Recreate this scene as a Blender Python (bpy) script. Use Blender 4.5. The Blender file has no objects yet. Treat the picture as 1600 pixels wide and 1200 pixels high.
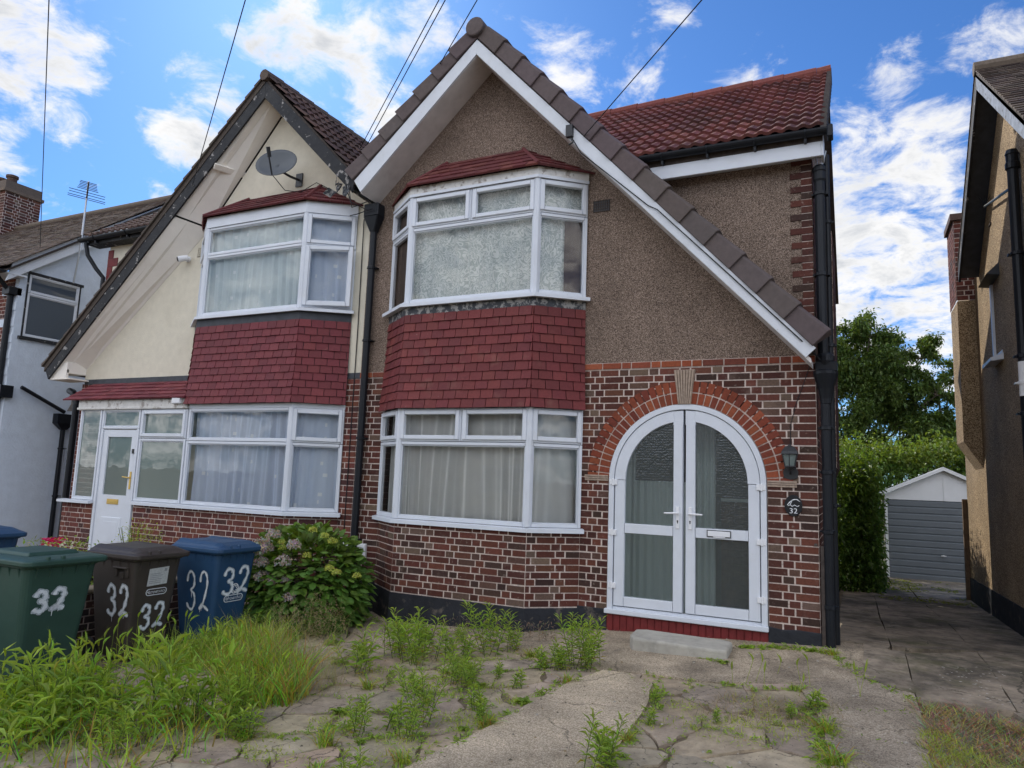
import bpy, bmesh, math, random
from mathutils import Vector, Matrix, noise
from mathutils.geometry import delaunay_2d_cdt
R_ = math.radians
random.seed(7)
sc = bpy.context.scene
COL = sc.collection

# ------------------------------------------------------------------ camera
cam_d = bpy.data.cameras.new('camera'); cam = bpy.data.objects.new('camera', cam_d); COL.objects.link(cam)
cam_d.sensor_width = 36; cam_d.lens = 24.975; cam_d.clip_start = .05; cam_d.clip_end = 2000
YAW, PITCH, ROLL = R_(25.99), R_(7.555), R_(2.11)
CAM = Vector((.3477, -7.5991, 1.4707))
fw = Vector((-math.sin(YAW)*math.cos(PITCH), math.cos(YAW)*math.cos(PITCH), math.sin(PITCH)))
r0 = Vector((math.cos(YAW), math.sin(YAW), 0)); u0 = r0.cross(fw)
rr = r0*math.cos(ROLL)+u0*math.sin(ROLL); uu = -r0*math.sin(ROLL)+u0*math.cos(ROLL)
M = Matrix.Identity(4)
for i in range(3): M[i][0] = rr[i]; M[i][1] = uu[i]; M[i][2] = -fw[i]; M[i][3] = CAM[i]
cam.matrix_world = M
sc.camera = cam

# ------------------------------------------------------------------ light
SUN_EL = R_(37); SUN_DIR2 = Vector((-.72, .69, 0)).normalized()
sd = bpy.data.lights.new('sun', 'SUN'); sd.energy = 2.2; sd.angle = R_(.6); sd.color = (1, .93, .82)
sun = bpy.data.objects.new('sun', sd); COL.objects.link(sun)
to_sun = SUN_DIR2*math.cos(SUN_EL)+Vector((0, 0, math.sin(SUN_EL)))
sun.rotation_euler = to_sun.to_track_quat('Z', 'Y').to_euler()
sun.location = (0, 0, 40)
sc.view_settings.view_transform = 'Standard'
try: sc.view_settings.look = 'None'
except Exception: pass
sc.view_settings.exposure = 0.92
sc.view_settings.gamma = 1
sc.view_settings.use_curve_mapping = False

W = bpy.data.worlds.new('World'); sc.world = W; W.use_nodes = True
nt = W.node_tree; N = nt.nodes; Lk = nt.links
for n in list(N): N.remove(n)
out = N.new('ShaderNodeOutputWorld'); bg = N.new('ShaderNodeBackground'); Lk.new(bg.outputs[0], out.inputs[0])
sky = N.new('ShaderNodeTexSky'); sky.sky_type = 'NISHITA'; sky.sun_disc = False
sky.sun_elevation = SUN_EL; sky.sun_rotation = math.atan2(SUN_DIR2.x, SUN_DIR2.y)
sky.air_density = 1.0; sky.dust_density = .35; sky.ozone_density = 3.0; sky.altitude = 50
bg.inputs[1].default_value = .1
def wm(op, a, b=None, c=None, clamp=False):
    n = N.new('ShaderNodeMath'); n.operation = op; n.use_clamp = clamp
    for i, x in enumerate((a, b, c)):
        if x is None: continue
        if isinstance(x, (int, float)): n.inputs[i].default_value = x
        else: Lk.new(x, n.inputs[i])
    return n.outputs[0]
geo = N.new('ShaderNodeTexCoord'); D = geo.outputs['Generated']
nrm = N.new('ShaderNodeVectorMath'); nrm.operation = 'NORMALIZE'; Lk.new(D, nrm.inputs[0]); D = nrm.outputs[0]
sep = N.new('ShaderNodeSeparateXYZ'); Lk.new(D, sep.inputs[0])
# cloud noise lives on a flat layer high above: direction / height
zc = wm('MAXIMUM', sep.outputs[2], .06)
dv = N.new('ShaderNodeVectorMath'); dv.operation = 'DIVIDE'; Lk.new(D, dv.inputs[0])
cz = N.new('ShaderNodeCombineXYZ'); zc2 = wm('ADD', zc, .25)
for i in range(3): Lk.new(zc2, cz.inputs[i])
Lk.new(cz.outputs[0], dv.inputs[1])
def cn(scale, detail, rough, off, dist=0.):
    n = N.new('ShaderNodeTexNoise'); n.inputs['Scale'].default_value = scale; n.inputs['Detail'].default_value = detail
    n.inputs['Roughness'].default_value = rough; n.inputs['Distortion'].default_value = dist
    a = N.new('ShaderNodeVectorMath'); a.operation = 'ADD'; Lk.new(dv.outputs[0], a.inputs[0]); a.inputs[1].default_value = off
    Lk.new(a.outputs[0], n.inputs['Vector']); return n.outputs[0]
fine = cn(8.5, 11, .64, (0, 0, 0), .35)
big = cn(2.2, 3, .5, (4.1, 2.7, 0))
shade_n = cn(4.5, 6, .6, (.06, -.05, 0))
# cloud masses where the photograph has them: (direction, angular size, weight)
MASS = [((-.80, .395, .46), .17, 1.1), ((-.69, .565, .455), .085, .8), ((-.722, .563, .402), .085, .9), ((-.60, .60, .523), .13, 1.1), ((-.545, .646, .534), .12, 1.05),
        ((-.64, .60, .49), .08, .75), ((-.53, .71, .468), .10, .8), ((-.48, .68, .55), .11, .85), ((-.325, .785, .525), .085, .7), ((-.22, .835, .505), .08, .62), ((-.116, .858, .50), .075, .7),
        ((-.19, .798, .571), .05, .6), ((.05, .869, .492), .05, .55), ((.15, .853, .50), .08, .9), ((.22, .85, .47), .09, .9),
        ((.04, .925, .38), .15, 1.0), ((.01, .955, .29), .17, 1.25), ((.10, .955, .27), .14, 1.05), ((.06, .97, .2), .18, 1.0), ((-.835, .418, .358), .05, .75), ((-.76, .563, .335), .035, .6), ((-.845, .437, .308), .05, .5)]
tot = None
for d, s, w in MASS:
    v = Vector(d).normalized()
    dp = N.new('ShaderNodeVectorMath'); dp.operation = 'DISTANCE'; Lk.new(D, dp.inputs[0]); dp.inputs[1].default_value = v
    m = N.new('ShaderNodeMapRange'); m.interpolation_type = 'SMOOTHSTEP'; m.inputs[1].default_value = s*1.12; m.inputs[2].default_value = s*.1; m.inputs[3].default_value = 0; m.inputs[4].default_value = w
    Lk.new(dp.outputs['Value'], m.inputs[0])
    tot = m.outputs[0] if tot is None else wm('MAXIMUM', tot, m.outputs[0])
# unseen cloud cover behind the camera, added to light the shaded facade
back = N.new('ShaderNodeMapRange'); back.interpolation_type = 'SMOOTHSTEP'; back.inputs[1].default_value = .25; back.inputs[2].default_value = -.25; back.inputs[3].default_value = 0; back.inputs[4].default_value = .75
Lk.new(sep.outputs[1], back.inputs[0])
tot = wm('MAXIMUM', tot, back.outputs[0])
fz = wm('MULTIPLY', wm('SUBTRACT', fine, .5), 3.3)
bz = wm('MULTIPLY', wm('SUBTRACT', big, .5), .5)
dens = wm('ADD', wm('ADD', tot, fz), bz)
cov = N.new('ShaderNodeMapRange'); cov.interpolation_type = 'SMOOTHSTEP'; cov.inputs[1].default_value = .42; cov.inputs[2].default_value = 1.25; Lk.new(dens, cov.inputs[0])
thick = N.new('ShaderNodeMapRange'); thick.interpolation_type = 'SMOOTHSTEP'; thick.inputs[1].default_value = .75; thick.inputs[2].default_value = 2.0
Lk.new(wm('ADD', dens, wm('MULTIPLY', wm('SUBTRACT', shade_n, .5), 1.6)), thick.inputs[0])
ccol = N.new('ShaderNodeMixRGB'); ccol.inputs[1].default_value = (5.6, 5.55, 5.5, 1); ccol.inputs[2].default_value = (3.3, 3.45, 3.7, 1); Lk.new(thick.outputs[0], ccol.inputs[0])
# the added clouds behind the camera are brightened to lift the facade
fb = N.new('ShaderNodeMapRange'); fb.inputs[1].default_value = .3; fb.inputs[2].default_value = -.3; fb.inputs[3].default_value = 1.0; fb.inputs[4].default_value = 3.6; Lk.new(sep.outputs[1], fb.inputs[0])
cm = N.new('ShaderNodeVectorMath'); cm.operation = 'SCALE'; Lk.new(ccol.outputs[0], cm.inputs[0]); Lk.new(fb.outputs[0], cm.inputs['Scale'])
tint = N.new('ShaderNodeMixRGB'); tint.blend_type = 'MULTIPLY'; tint.inputs[0].default_value = 1; tint.inputs[2].default_value = (.29, .50, .76, 1); Lk.new(sky.outputs[0], tint.inputs[1])
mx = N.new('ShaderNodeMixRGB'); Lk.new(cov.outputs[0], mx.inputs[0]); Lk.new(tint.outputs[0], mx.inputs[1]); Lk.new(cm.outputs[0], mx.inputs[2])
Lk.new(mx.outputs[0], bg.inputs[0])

# ------------------------------------------------------------------ helpers
def G0(x, y):
    return .05*min(max(x, -7), 0) + .04*min(max(y, -9), 0) - .04*max(min(y, 14), 0)
def G(x, y):
    return G0(x, y) + .012*noise.noise(Vector((x*1.1, y*1.1, 3))) + .004*noise.noise(Vector((x*5, y*5, 1)))

class Fr:
    def __init__(s, o, u, v):
        s.o = Vector(o); s.u = Vector(u).normalized(); s.v = Vector(v).normalized(); s.n = s.u.cross(s.v)
    def __call__(s, a, b, c=0.): return s.o+s.u*a+s.v*b+s.n*c
def seg(p, q, z=0.):
    """frame along a wall from p to q (plan points), outward to the right-hand side"""
    u = Vector((q[0]-p[0], q[1]-p[1], 0)); return Fr((p[0], p[1], z), u, (0, 0, 1)), u.length
WORLD = Fr((0, 0, 0), (1, 0, 0), (0, 1, 0))
FRONT = Fr((0, 0, 0), (1, 0, 0), (0, 0, 1))      # facade plane y = 0: a = x, b = z, c towards the street
ORG = {}

class MB:
    def __init__(s): s.v = []; s.f = []; s.m = []; s.c = []
    def add(s, vs, fs, m=0, c=(1, 1, 1)):
        b = len(s.v); s.v += [tuple(x) for x in vs]
        for f in fs: s.f.append([b+i for i in f]); s.m.append(m); s.c.append(c)
    def box(s, lo, hi, m=0, c=(1, 1, 1), F=WORLD, taper=0.):
        a0, b0, c0 = lo; a1, b1, c1 = hi; t = taper
        P = [F(a0, b0, c0), F(a1, b0, c0), F(a1, b1, c0), F(a0, b1, c0), F(a0+t, b0+t, c1), F(a1-t, b0+t, c1), F(a1-t, b1-t, c1), F(a0+t, b1-t, c1)]
        s.add(P, [(0, 3, 2, 1), (4, 5, 6, 7), (0, 1, 5, 4), (1, 2, 6, 5), (2, 3, 7, 6), (3, 0, 4, 7)], m, c)
    def poly(s, pts, c0, c1, m=0, c=(1, 1, 1), F=WORLD):
        """extrude a 2-D outline in frame F from depth c0 to c1 (c1 outward)"""
        A = sum(pts[i][0]*pts[(i+1) % len(pts)][1]-pts[(i+1) % len(pts)][0]*pts[i][1] for i in range(len(pts)))
        if A < 0: pts = pts[::-1]
        n = len(pts); P = [F(a, b, c0) for a, b in pts]+[F(a, b, c1) for a, b in pts]
        s.add(P, [tuple(range(n))[::-1], tuple(range(n, 2*n))]+[(i, (i+1) % n, n+(i+1) % n, n+i) for i in range(n)], m, c)
    def quad(s, pts, m=0, c=(1, 1, 1)): s.add(pts, [tuple(range(len(pts)))], m, c)
    def tube(s, pts, r, n=8, m=0, c=(1, 1, 1), cap=True):
        pts = [Vector(p) for p in pts]; rs = r if isinstance(r, (list, tuple)) else [r]*len(pts)
        V = []; up = None
        for i, p in enumerate(pts):
            d = (pts[min(i+1, len(pts)-1)]-pts[max(i-1, 0)]).normalized()
            if up is None:
                up = Vector((0, 0, 1)) if abs(d.z) < .9 else Vector((1, 0, 0))
            x = d.cross(up).normalized(); y = x.cross(d).normalized(); up = y
            for k in range(n):
                t = 2*math.pi*k/n; V.append(p+x*(rs[i]*math.cos(t))+y*(rs[i]*math.sin(t)))
        Fs = []
        for i in range(len(pts)-1):
            for k in range(n): Fs.append((i*n+k, i*n+(k+1) % n, (i+1)*n+(k+1) % n, (i+1)*n+k))
        if cap: Fs += [tuple(range(n))[::-1], tuple(range((len(pts)-1)*n, len(pts)*n))]
        s.add(V, Fs, m, c)
    def lathe(s, o, prof, n=16, m=0, c=(1, 1, 1), ax=(0, 0, 1)):
        z = Vector(ax).normalized(); x = z.orthogonal().normalized(); y = z.cross(x); o = Vector(o)
        V = []
        for (r, h) in prof:
            for k in range(n):
                t = 2*math.pi*k/n; V.append(o+z*h+x*(r*math.cos(t))+y*(r*math.sin(t)))
        Fs = [(i*n+k, i*n+(k+1) % n, (i+1)*n+(k+1) % n, (i+1)*n+k) for i in range(len(prof)-1) for k in range(n)]
        Fs += [tuple(range(n))[::-1], tuple(range((len(prof)-1)*n, len(prof)*n))]
        s.add(V, Fs, m, c)
    def build(s, name, mats, parent=None, bevel=0., smooth=False, label=None, seg_=1, origin=None):
        o = origin if origin is not None else (ORG[parent.name] if parent else Vector((0, 0, 0)))
        me = bpy.data.meshes.new(name); me.from_pydata([(x-o.x, y-o.y, z-o.z) for x, y, z in s.v], [], s.f)
        if not isinstance(mats, (list, tuple)): mats = [mats]
        for mt in mats: me.materials.append(mt)
        me.polygons.foreach_set('material_index', s.m)
        ca = me.color_attributes.new('Col', 'FLOAT_COLOR', 'CORNER'); buf = []
        for f, c in zip(s.f, s.c): buf += [c[0], c[1], c[2], 1.]*len(f)
        ca.data.foreach_set('color', buf)
        if smooth: me.polygons.foreach_set('use_smooth', [True]*len(s.f))
        ob = bpy.data.objects.new(name, me); COL.objects.link(ob)
        if parent: ob.parent = parent
        ORG[ob.name] = o.copy() if parent else o.copy()
        if origin is not None and not parent: ob.location = o
        if bevel:
            b = ob.modifiers.new('bevel', 'BEVEL'); b.width = bevel; b.segments = seg_; b.limit_method = 'ANGLE'; b.angle_limit = R_(40)
        if label: ob['label'] = label
        return ob
def tag(o, label=None, cat=None, group=None, kind=None):
    for k, v in (('label', label), ('category', cat), ('group', group), ('kind', kind)):
        if v: o[k] = v
    return o
def thing(name, loc, label, cat, group=None):
    o = bpy.data.objects.new(name, None); COL.objects.link(o); o.location = loc; o.empty_display_size = .1
    ORG[o.name] = Vector(loc); return tag(o, label, cat, group)
def copy_tree(o, parent=None):
    c = o.copy(); COL.objects.link(c)
    if parent: c.parent = parent
    for ch in o.children: copy_tree(ch, c)
    return c
def rc(a, b): return random.uniform(a, b)

# ------------------------------------------------------------------ materials
def mat(name, base, rough=.7, nscale=0, namp=.0, bump=0., bscale=40, attr=False, spec=.3, stain=None, metal=0., bdetail=4):
    m = bpy.data.materials.new(name); m.use_nodes = True; t = m.node_tree; P = t.nodes['Principled BSDF']
    P.inputs['Roughness'].default_value = rough; P.inputs['Specular IOR Level'].default_value = spec; P.inputs['Metallic'].default_value = metal
    tc = t.nodes.new('ShaderNodeTexCoord'); co = tc.outputs['Object']
    cur = None
    def mix(bt, fac, a, b):
        n = t.nodes.new('ShaderNodeMixRGB'); n.blend_type = bt
        for i, x in ((0, fac), (1, a), (2, b)):
            if isinstance(x, (int, float)): n.inputs[i].default_value = x
            elif isinstance(x, tuple): n.inputs[i].default_value = (*x[:3], 1)
            else: t.links.new(x, n.inputs[i])
        return n.outputs[0]
    def nz(scale, detail=5, rough_=.6, off=0):
        n = t.nodes.new('ShaderNodeTexNoise'); n.inputs['Scale'].default_value = scale; n.inputs['Detail'].default_value = detail; n.inputs['Roughness'].default_value = rough_
        if off:
            a = t.nodes.new('ShaderNodeVectorMath'); a.operation = 'ADD'; a.inputs[1].default_value = (off, off*.7, off*1.3); t.links.new(co, a.inputs[0]); t.links.new(a.outputs[0], n.inputs['Vector'])
        else: t.links.new(co, n.inputs['Vector'])
        return n.outputs[0]
    def ramp(x, lo, hi, a=0., b=1.):
        n = t.nodes.new('ShaderNodeMapRange'); n.inputs[1].default_value = lo; n.inputs[2].default_value = hi; n.inputs[3].default_value = a; n.inputs[4].default_value = b
        t.links.new(x, n.inputs[0]); return n.outputs[0]
    cur = tuple(base)
    if attr:
        at = t.nodes.new('ShaderNodeVertexColor'); at.layer_name = 'Col'; cur = mix('MULTIPLY', 1., cur, at.outputs[0])
    if namp:
        f = nz(nscale); g = t.nodes.new('ShaderNodeCombineXYZ'); v = ramp(f, .3, .7, 1-namp, 1+namp)
        for i in range(3): t.links.new(v, g.inputs[i])
        cur = mix('MULTIPLY', 1., cur, g.outputs[0])
    for st in (stain or []):                    # (scale, lo, hi, colour, strength)
        fac = ramp(nz(st[0], 6, .65, off=st[0]*1.7+3), st[1], st[2], 0., st[4]); cur = mix('MIX', fac, cur, tuple(st[3]))
    if isinstance(cur, tuple): P.inputs['Base Color'].default_value = (*cur, 1)
    else: t.links.new(cur, P.inputs['Base Color'])
    if bump:
        b = t.nodes.new('ShaderNodeBump'); b.inputs['Strength'].default_value = 1; b.inputs['Distance'].default_value = bump
        t.links.new(nz(bscale, bdetail), b.inputs['Height']); t.links.new(b.outputs[0], P.inputs['Normal'])
    return m
def pebble_mat(name, dark, mid, light, scale=95., bias=.5, amp=.16, bd=.006, ns=1.3):
    m = bpy.data.materials.new(name); m.use_nodes = True; t = m.node_tree; P = t.nodes['Principled BSDF']; P.inputs['Roughness'].default_value = .85; P.inputs['Specular IOR Level'].default_value = .25
    tc = t.nodes.new('ShaderNodeTexCoord')
    vo = t.nodes.new('ShaderNodeTexVoronoi'); vo.inputs['Scale'].default_value = scale; t.links.new(tc.outputs['Object'], vo.inputs['Vector'])
    sp = t.nodes.new('ShaderNodeSeparateColor'); t.links.new(vo.outputs['Color'], sp.inputs[0])
    cr = t.nodes.new('ShaderNodeValToRGB'); e = cr.color_ramp.elements; e[0].position = .1; e[0].color = (*dark, 1); e[1].position = .95; e[1].color = (*light, 1)
    x = cr.color_ramp.elements.new(bias); x.color = (*mid, 1)
    t.links.new(sp.outputs[0], cr.inputs[0])
    n = t.nodes.new('ShaderNodeTexNoise'); n.inputs['Scale'].default_value = ns; n.inputs['Detail'].default_value = 7; n.inputs['Roughness'].default_value = .62; t.links.new(tc.outputs['Object'], n.inputs['Vector'])
    mr = t.nodes.new('ShaderNodeMapRange'); mr.inputs[1].default_value = .3; mr.inputs[2].default_value = .7; mr.inputs[3].default_value = 1-amp; mr.inputs[4].default_value = 1+amp; t.links.new(n.outputs[0], mr.inputs[0])
    mu = t.nodes.new('ShaderNodeVectorMath'); mu.operation = 'SCALE'; t.links.new(cr.outputs[0], mu.inputs[0]); t.links.new(mr.outputs[0], mu.inputs['Scale']); t.links.new(mu.outputs[0], P.inputs['Base Color'])
    b = t.nodes.new('ShaderNodeBump'); b.inputs['Distance'].default_value = bd; b.invert = True; t.links.new(vo.outputs['Distance'], b.inputs['Height']); t.links.new(b.outputs[0], P.inputs['Normal'])
    return m
def add_cracks(m, scale, width, col, strength=.8, dist=.35):
    t = m.node_tree; P = t.nodes['Principled BSDF']; ln = P.inputs['Base Color'].links[0]; src = ln.from_socket
    tc = t.nodes.new('ShaderNodeTexCoord'); n = t.nodes.new('ShaderNodeTexNoise'); n.inputs['Scale'].default_value = 2.6; n.inputs['Detail'].default_value = 7; n.inputs['Roughness'].default_value = .65; t.links.new(tc.outputs['Object'], n.inputs['Vector'])
    a = t.nodes.new('ShaderNodeMixRGB'); a.blend_type = 'ADD'; a.inputs[0].default_value = dist; t.links.new(tc.outputs['Object'], a.inputs[1]); t.links.new(n.outputs['Color'], a.inputs[2])
    v = t.nodes.new('ShaderNodeTexVoronoi'); v.feature = 'DISTANCE_TO_EDGE'; v.inputs['Scale'].default_value = scale; t.links.new(a.outputs[0], v.inputs['Vector'])
    n2 = t.nodes.new('ShaderNodeTexNoise'); n2.inputs['Scale'].default_value = 1.7; n2.inputs['Detail'].default_value = 3; t.links.new(tc.outputs['Object'], n2.inputs['Vector'])
    w = t.nodes.new('ShaderNodeMapRange'); w.inputs[1].default_value = .42; w.inputs[2].default_value = .62; w.inputs[3].default_value = 0; w.inputs[4].default_value = width; t.links.new(n2.outputs[0], w.inputs[0])
    c = t.nodes.new('ShaderNodeMath'); c.operation = 'LESS_THAN'; t.links.new(v.outputs['Distance'], c.inputs[0]); t.links.new(w.outputs[0], c.inputs[1])
    k = t.nodes.new('ShaderNodeMath'); k.operation = 'MULTIPLY'; k.inputs[1].default_value = strength; t.links.new(c.outputs[0], k.inputs[0])
    x = t.nodes.new('ShaderNodeMixRGB'); t.links.new(k.outputs[0], x.inputs[0]); t.links.new(src, x.inputs[1]); x.inputs[2].default_value = (*col, 1); t.links.new(x.outputs[0], P.inputs['Base Color'])
    return m
def leaf_mat(name, c1, trans=.45):
    m = bpy.data.materials.new(name); m.use_nodes = True; t = m.node_tree; P = t.nodes['Principled BSDF']; P.inputs['Roughness'].default_value = .5; P.inputs['Specular IOR Level'].default_value = .35
    at = t.nodes.new('ShaderNodeVertexColor'); at.layer_name = 'Col'
    mu = t.nodes.new('ShaderNodeMixRGB'); mu.blend_type = 'MULTIPLY'; mu.inputs[0].default_value = 1; mu.inputs[1].default_value = (*c1, 1); t.links.new(at.outputs[0], mu.inputs[2]); t.links.new(mu.outputs[0], P.inputs['Base Color'])
    tr = t.nodes.new('ShaderNodeBsdfTranslucent'); w = t.nodes.new('ShaderNodeMixRGB'); w.blend_type = 'MULTIPLY'; w.inputs[0].default_value = 1; w.inputs[2].default_value = (1.5, 1.35, .5, 1); t.links.new(mu.outputs[0], w.inputs[1]); t.links.new(w.outputs[0], tr.inputs[0])
    ms = t.nodes.new('ShaderNodeMixShader'); ms.inputs[0].default_value = trans; t.links.new(P.outputs[0], ms.inputs[1]); t.links.new(tr.outputs[0], ms.inputs[2]); t.links.new(ms.outputs[0], t.nodes['Material Output'].inputs[0])
    return m
def glass_mat(name, tint=(.97, .985, .98), refl=.8, wob=.0002, haze=0., hcol=(.2, .25, .25), pat=0.):
    m = bpy.data.materials.new(name); m.use_nodes = True; t = m.node_tree; t.nodes.remove(t.nodes['Principled BSDF'])
    tp = t.nodes.new('ShaderNodeBsdfTransparent'); tp.inputs[0].default_value = (*tint, 1)
    gl = t.nodes.new('ShaderNodeBsdfGlossy'); gl.inputs['Roughness'].default_value = .0 if not pat else .12
    fr = t.nodes.new('ShaderNodeFresnel'); fr.inputs[0].default_value = 1.5
    sc_ = t.nodes.new('ShaderNodeMath'); sc_.operation = 'MULTIPLY'; sc_.use_clamp = True; sc_.inputs[1].default_value = refl; t.links.new(fr.outputs[0], sc_.inputs[0])
    tc = t.nodes.new('ShaderNodeTexCoord'); b = t.nodes.new('ShaderNodeBump')
    n = t.nodes.new('ShaderNodeTexNoise'); n.inputs['Scale'].default_value = 2.; t.links.new(tc.outputs['Object'], n.inputs['Vector']); h = n.outputs[0]; b.inputs['Distance'].default_value = wob*10
    if pat:
        wv = t.nodes.new('ShaderNodeTexVoronoi'); wv.inputs['Scale'].default_value = 38; wv.inputs['Randomness'].default_value = .45; t.links.new(tc.outputs['Object'], wv.inputs['Vector']); h = wv.outputs['Distance']; b.inputs['Distance'].default_value = pat
    t.links.new(h, b.inputs['Height']); t.links.new(b.outputs[0], gl.inputs['Normal'])
    base = tp.outputs[0]
    if haze:
        df = t.nodes.new('ShaderNodeBsdfDiffuse'); df.inputs[0].default_value = (*hcol, 1); t.links.new(b.outputs[0], df.inputs['Normal'])
        m2 = t.nodes.new('ShaderNodeMixShader'); m2.inputs[0].default_value = haze; t.links.new(tp.outputs[0], m2.inputs[1]); t.links.new(df.outputs[0], m2.inputs[2]); base = m2.outputs[0]
    ms = t.nodes.new('ShaderNodeMixShader'); t.links.new(sc_.outputs[0], ms.inputs[0]); t.links.new(base, ms.inputs[1]); t.links.new(gl.outputs[0], ms.inputs[2]); t.links.new(ms.outputs[0], t.nodes['Material Output'].inputs[0])
    return m
def curtain_mat(name, c1, c2, kind, sheer=.5):
    m = bpy.data.materials.new(name); m.use_nodes = True; t = m.node_tree; P = t.nodes['Principled BSDF']; P.inputs['Roughness'].default_value = .9; P.inputs['Specular IOR Level'].default_value = .05
    tc = t.nodes.new('ShaderNodeTexCoord'); mx_ = t.nodes.new('ShaderNodeMixRGB'); mx_.inputs[1].default_value = (*c1, 1); mx_.inputs[2].default_value = (*c2, 1)
    if kind == 'lace':
        n = t.nodes.new('ShaderNodeTexNoise'); n.inputs['Scale'].default_value = 7.5; n.inputs['Detail'].default_value = .6; n.inputs['Distortion'].default_value = 2.4; t.links.new(tc.outputs['Object'], n.inputs['Vector'])
        s = t.nodes.new('ShaderNodeMath'); s.operation = 'PINGPONG'; s.inputs[1].default_value = .09; t.links.new(n.outputs[0], s.inputs[0])
        mr = t.nodes.new('ShaderNodeMapRange'); mr.inputs[1].default_value = .035; mr.inputs[2].default_value = .055; t.links.new(s.outputs[0], mr.inputs[0]); t.links.new(mr.outputs[0], mx_.inputs[0])
    elif kind == 'square':
        v = t.nodes.new('ShaderNodeTexVoronoi'); v.distance = 'CHEBYCHEV'; v.inputs['Scale'].default_value = 5.5; v.inputs['Randomness'].default_value = .6; t.links.new(tc.outputs['Object'], v.inputs['Vector'])
        mr = t.nodes.new('ShaderNodeMapRange'); mr.inputs[1].default_value = .14; mr.inputs[2].default_value = .12; t.links.new(v.outputs['Distance'], mr.inputs[0]); t.links.new(mr.outputs[0], mx_.inputs[0])
    else:
        n = t.nodes.new('ShaderNodeTexNoise'); n.inputs['Scale'].default_value = 6; t.links.new(tc.outputs['Object'], n.inputs['Vector']); t.links.new(n.outputs[0], mx_.inputs[0])
    t.links.new(mx_.outputs[0], P.inputs['Base Color'])
    tr = t.nodes.new('ShaderNodeBsdfTranslucent'); t.links.new(mx_.outputs[0], tr.inputs[0])
    ms = t.nodes.new('ShaderNodeMixShader'); ms.inputs[0].default_value = .08; t.links.new(P.outputs[0], ms.inputs[1]); t.links.new(tr.outputs[0], ms.inputs[2])
    tp = t.nodes.new('ShaderNodeBsdfTransparent'); lw = t.nodes.new('ShaderNodeLayerWeight'); lw.inputs[0].default_value = .5
    mr2 = t.nodes.new('ShaderNodeMapRange'); mr2.inputs[1].default_value = .08; mr2.inputs[2].default_value = .75; mr2.inputs[3].default_value = sheer; mr2.inputs[4].default_value = 0; t.links.new(lw.outputs['Facing'], mr2.inputs[0])
    m3 = t.nodes.new('ShaderNodeMixShader'); t.links.new(mr2.outputs[0], m3.inputs[0]); t.links.new(ms.outputs[0], m3.inputs[1]); t.links.new(tp.outputs[0], m3.inputs[2]); t.links.new(m3.outputs[0], t.nodes['Material Output'].inputs[0])
    return m

MT = {}
MT['brick'] = mat('brick', (1, 1, 1), .85, 60, .22, .003, 90, attr=True, stain=[(22, .60, .72, (.42, .35, .30), .45), (5, .58, .75, (.30, .22, .18), .3), (2.2, .58, .8, (.03, .022, .02), .5)])
MT['mortar'] = mat('mortar', (.63, .53, .47), .95, 30, .2, .004, 60, stain=[(4, .52, .72, (.22, .16, .13), .6), (26, .58, .66, (.16, .10, .08), .6)])
MT['orange'] = mat('orange_brick', (1, 1, 1), .8, 45, .2, .003, 80, attr=True, stain=[(6, .6, .75, (.09, .03, .02), .35)])
MT['stone'] = mat('ribbed_stone', (.36, .28, .22), .9, 25, .25, .003, 70)
MT['pebble'] = pebble_mat('pebbledash_grey_brown', (.075, .053, .040), (.205, .148, .112), (.42, .325, .262), 165, .5, .2)
MT['pebble_tan'] = pebble_mat('pebbledash_tan', (.11, .072, .038), (.34, .235, .13), (.60, .46, .29), 120, .5, .25)
MT['cream'] = mat('cream_render', (.66, .615, .50), .9, 8, .06, .006, 55, stain=[(1.6, .55, .8, (.45, .40, .30), .35)])
MT['blue_render'] = mat('pale_blue_render', (.60, .67, .76), .9, 6, .07, .007, 28, stain=[(1.1, .55, .8, (.40, .44, .5), .4)])
MT['upvc'] = mat('white_upvc', (.64, .675, .73), .4, 3, .04, spec=.35, stain=[(3.5, .56, .8, (.52, .53, .50), .35), (26, .66, .74, (.38, .38, .34), .4)])
MT['timber_white'] = mat('weathered_white_timber', (.62, .61, .58), .7, 14, .12, .002, 50, stain=[(9, .54, .62, (.20, .16, .13), .7)])
MT['bargeboard'] = mat('white_bargeboard', (.63, .66, .70), .5, 4, .05, stain=[(5, .56, .8, (.45, .45, .43), .45), (28, .65, .72, (.35, .34, .31), .5)])
MT['soffit'] = mat('soffit_board', (.60, .57, .55), .75, 5, .10, .001, 30, stain=[(3, .55, .8, (.32, .29, .27), .4)])
MT['soffit_old'] = mat('old_soffit_board', (.80, .76, .69), .8, 5, .04, .001, 30, stain=[(2, .55, .85, (.58, .53, .46), .4)])
MT['black_timber'] = mat('peeling_black_timber', (.022, .023, .026), .7, 12, .3, .003, 30, stain=[(8, .605, .635, (.40, .38, .36), .8), (3, .5, .7, (.05, .05, .05), .6), (40, .66, .70, (.25, .24, .22), .6)])
MT['tile_red'] = mat('painted_red_tile', (1, 1, 1), .62, 40, .16, .002, 70, attr=True, stain=[(8, .66, .8, (.30, .17, .14), .5)])
MT['tile_red_worn'] = mat('worn_red_tile', (1, 1, 1), .62, 40, .16, .002, 70, attr=True, stain=[(3.2, .58, .76, (.22, .105, .08), .55), (34, .67, .74, (.42, .30, .27), .5)])
MT['roof_red'] = mat('red_concrete_roof_tile', (1, 1, 1), .8, 30, .18, .002, 60, attr=True, stain=[(9, .58, .75, (.10, .045, .04), .5)])
MT['roof_brown'] = mat('brown_roof_tile', (1, 1, 1), .8, 25, .2, .003, 50, attr=True, stain=[(6, .57, .75, (.16, .14, .10), .45)])
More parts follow.
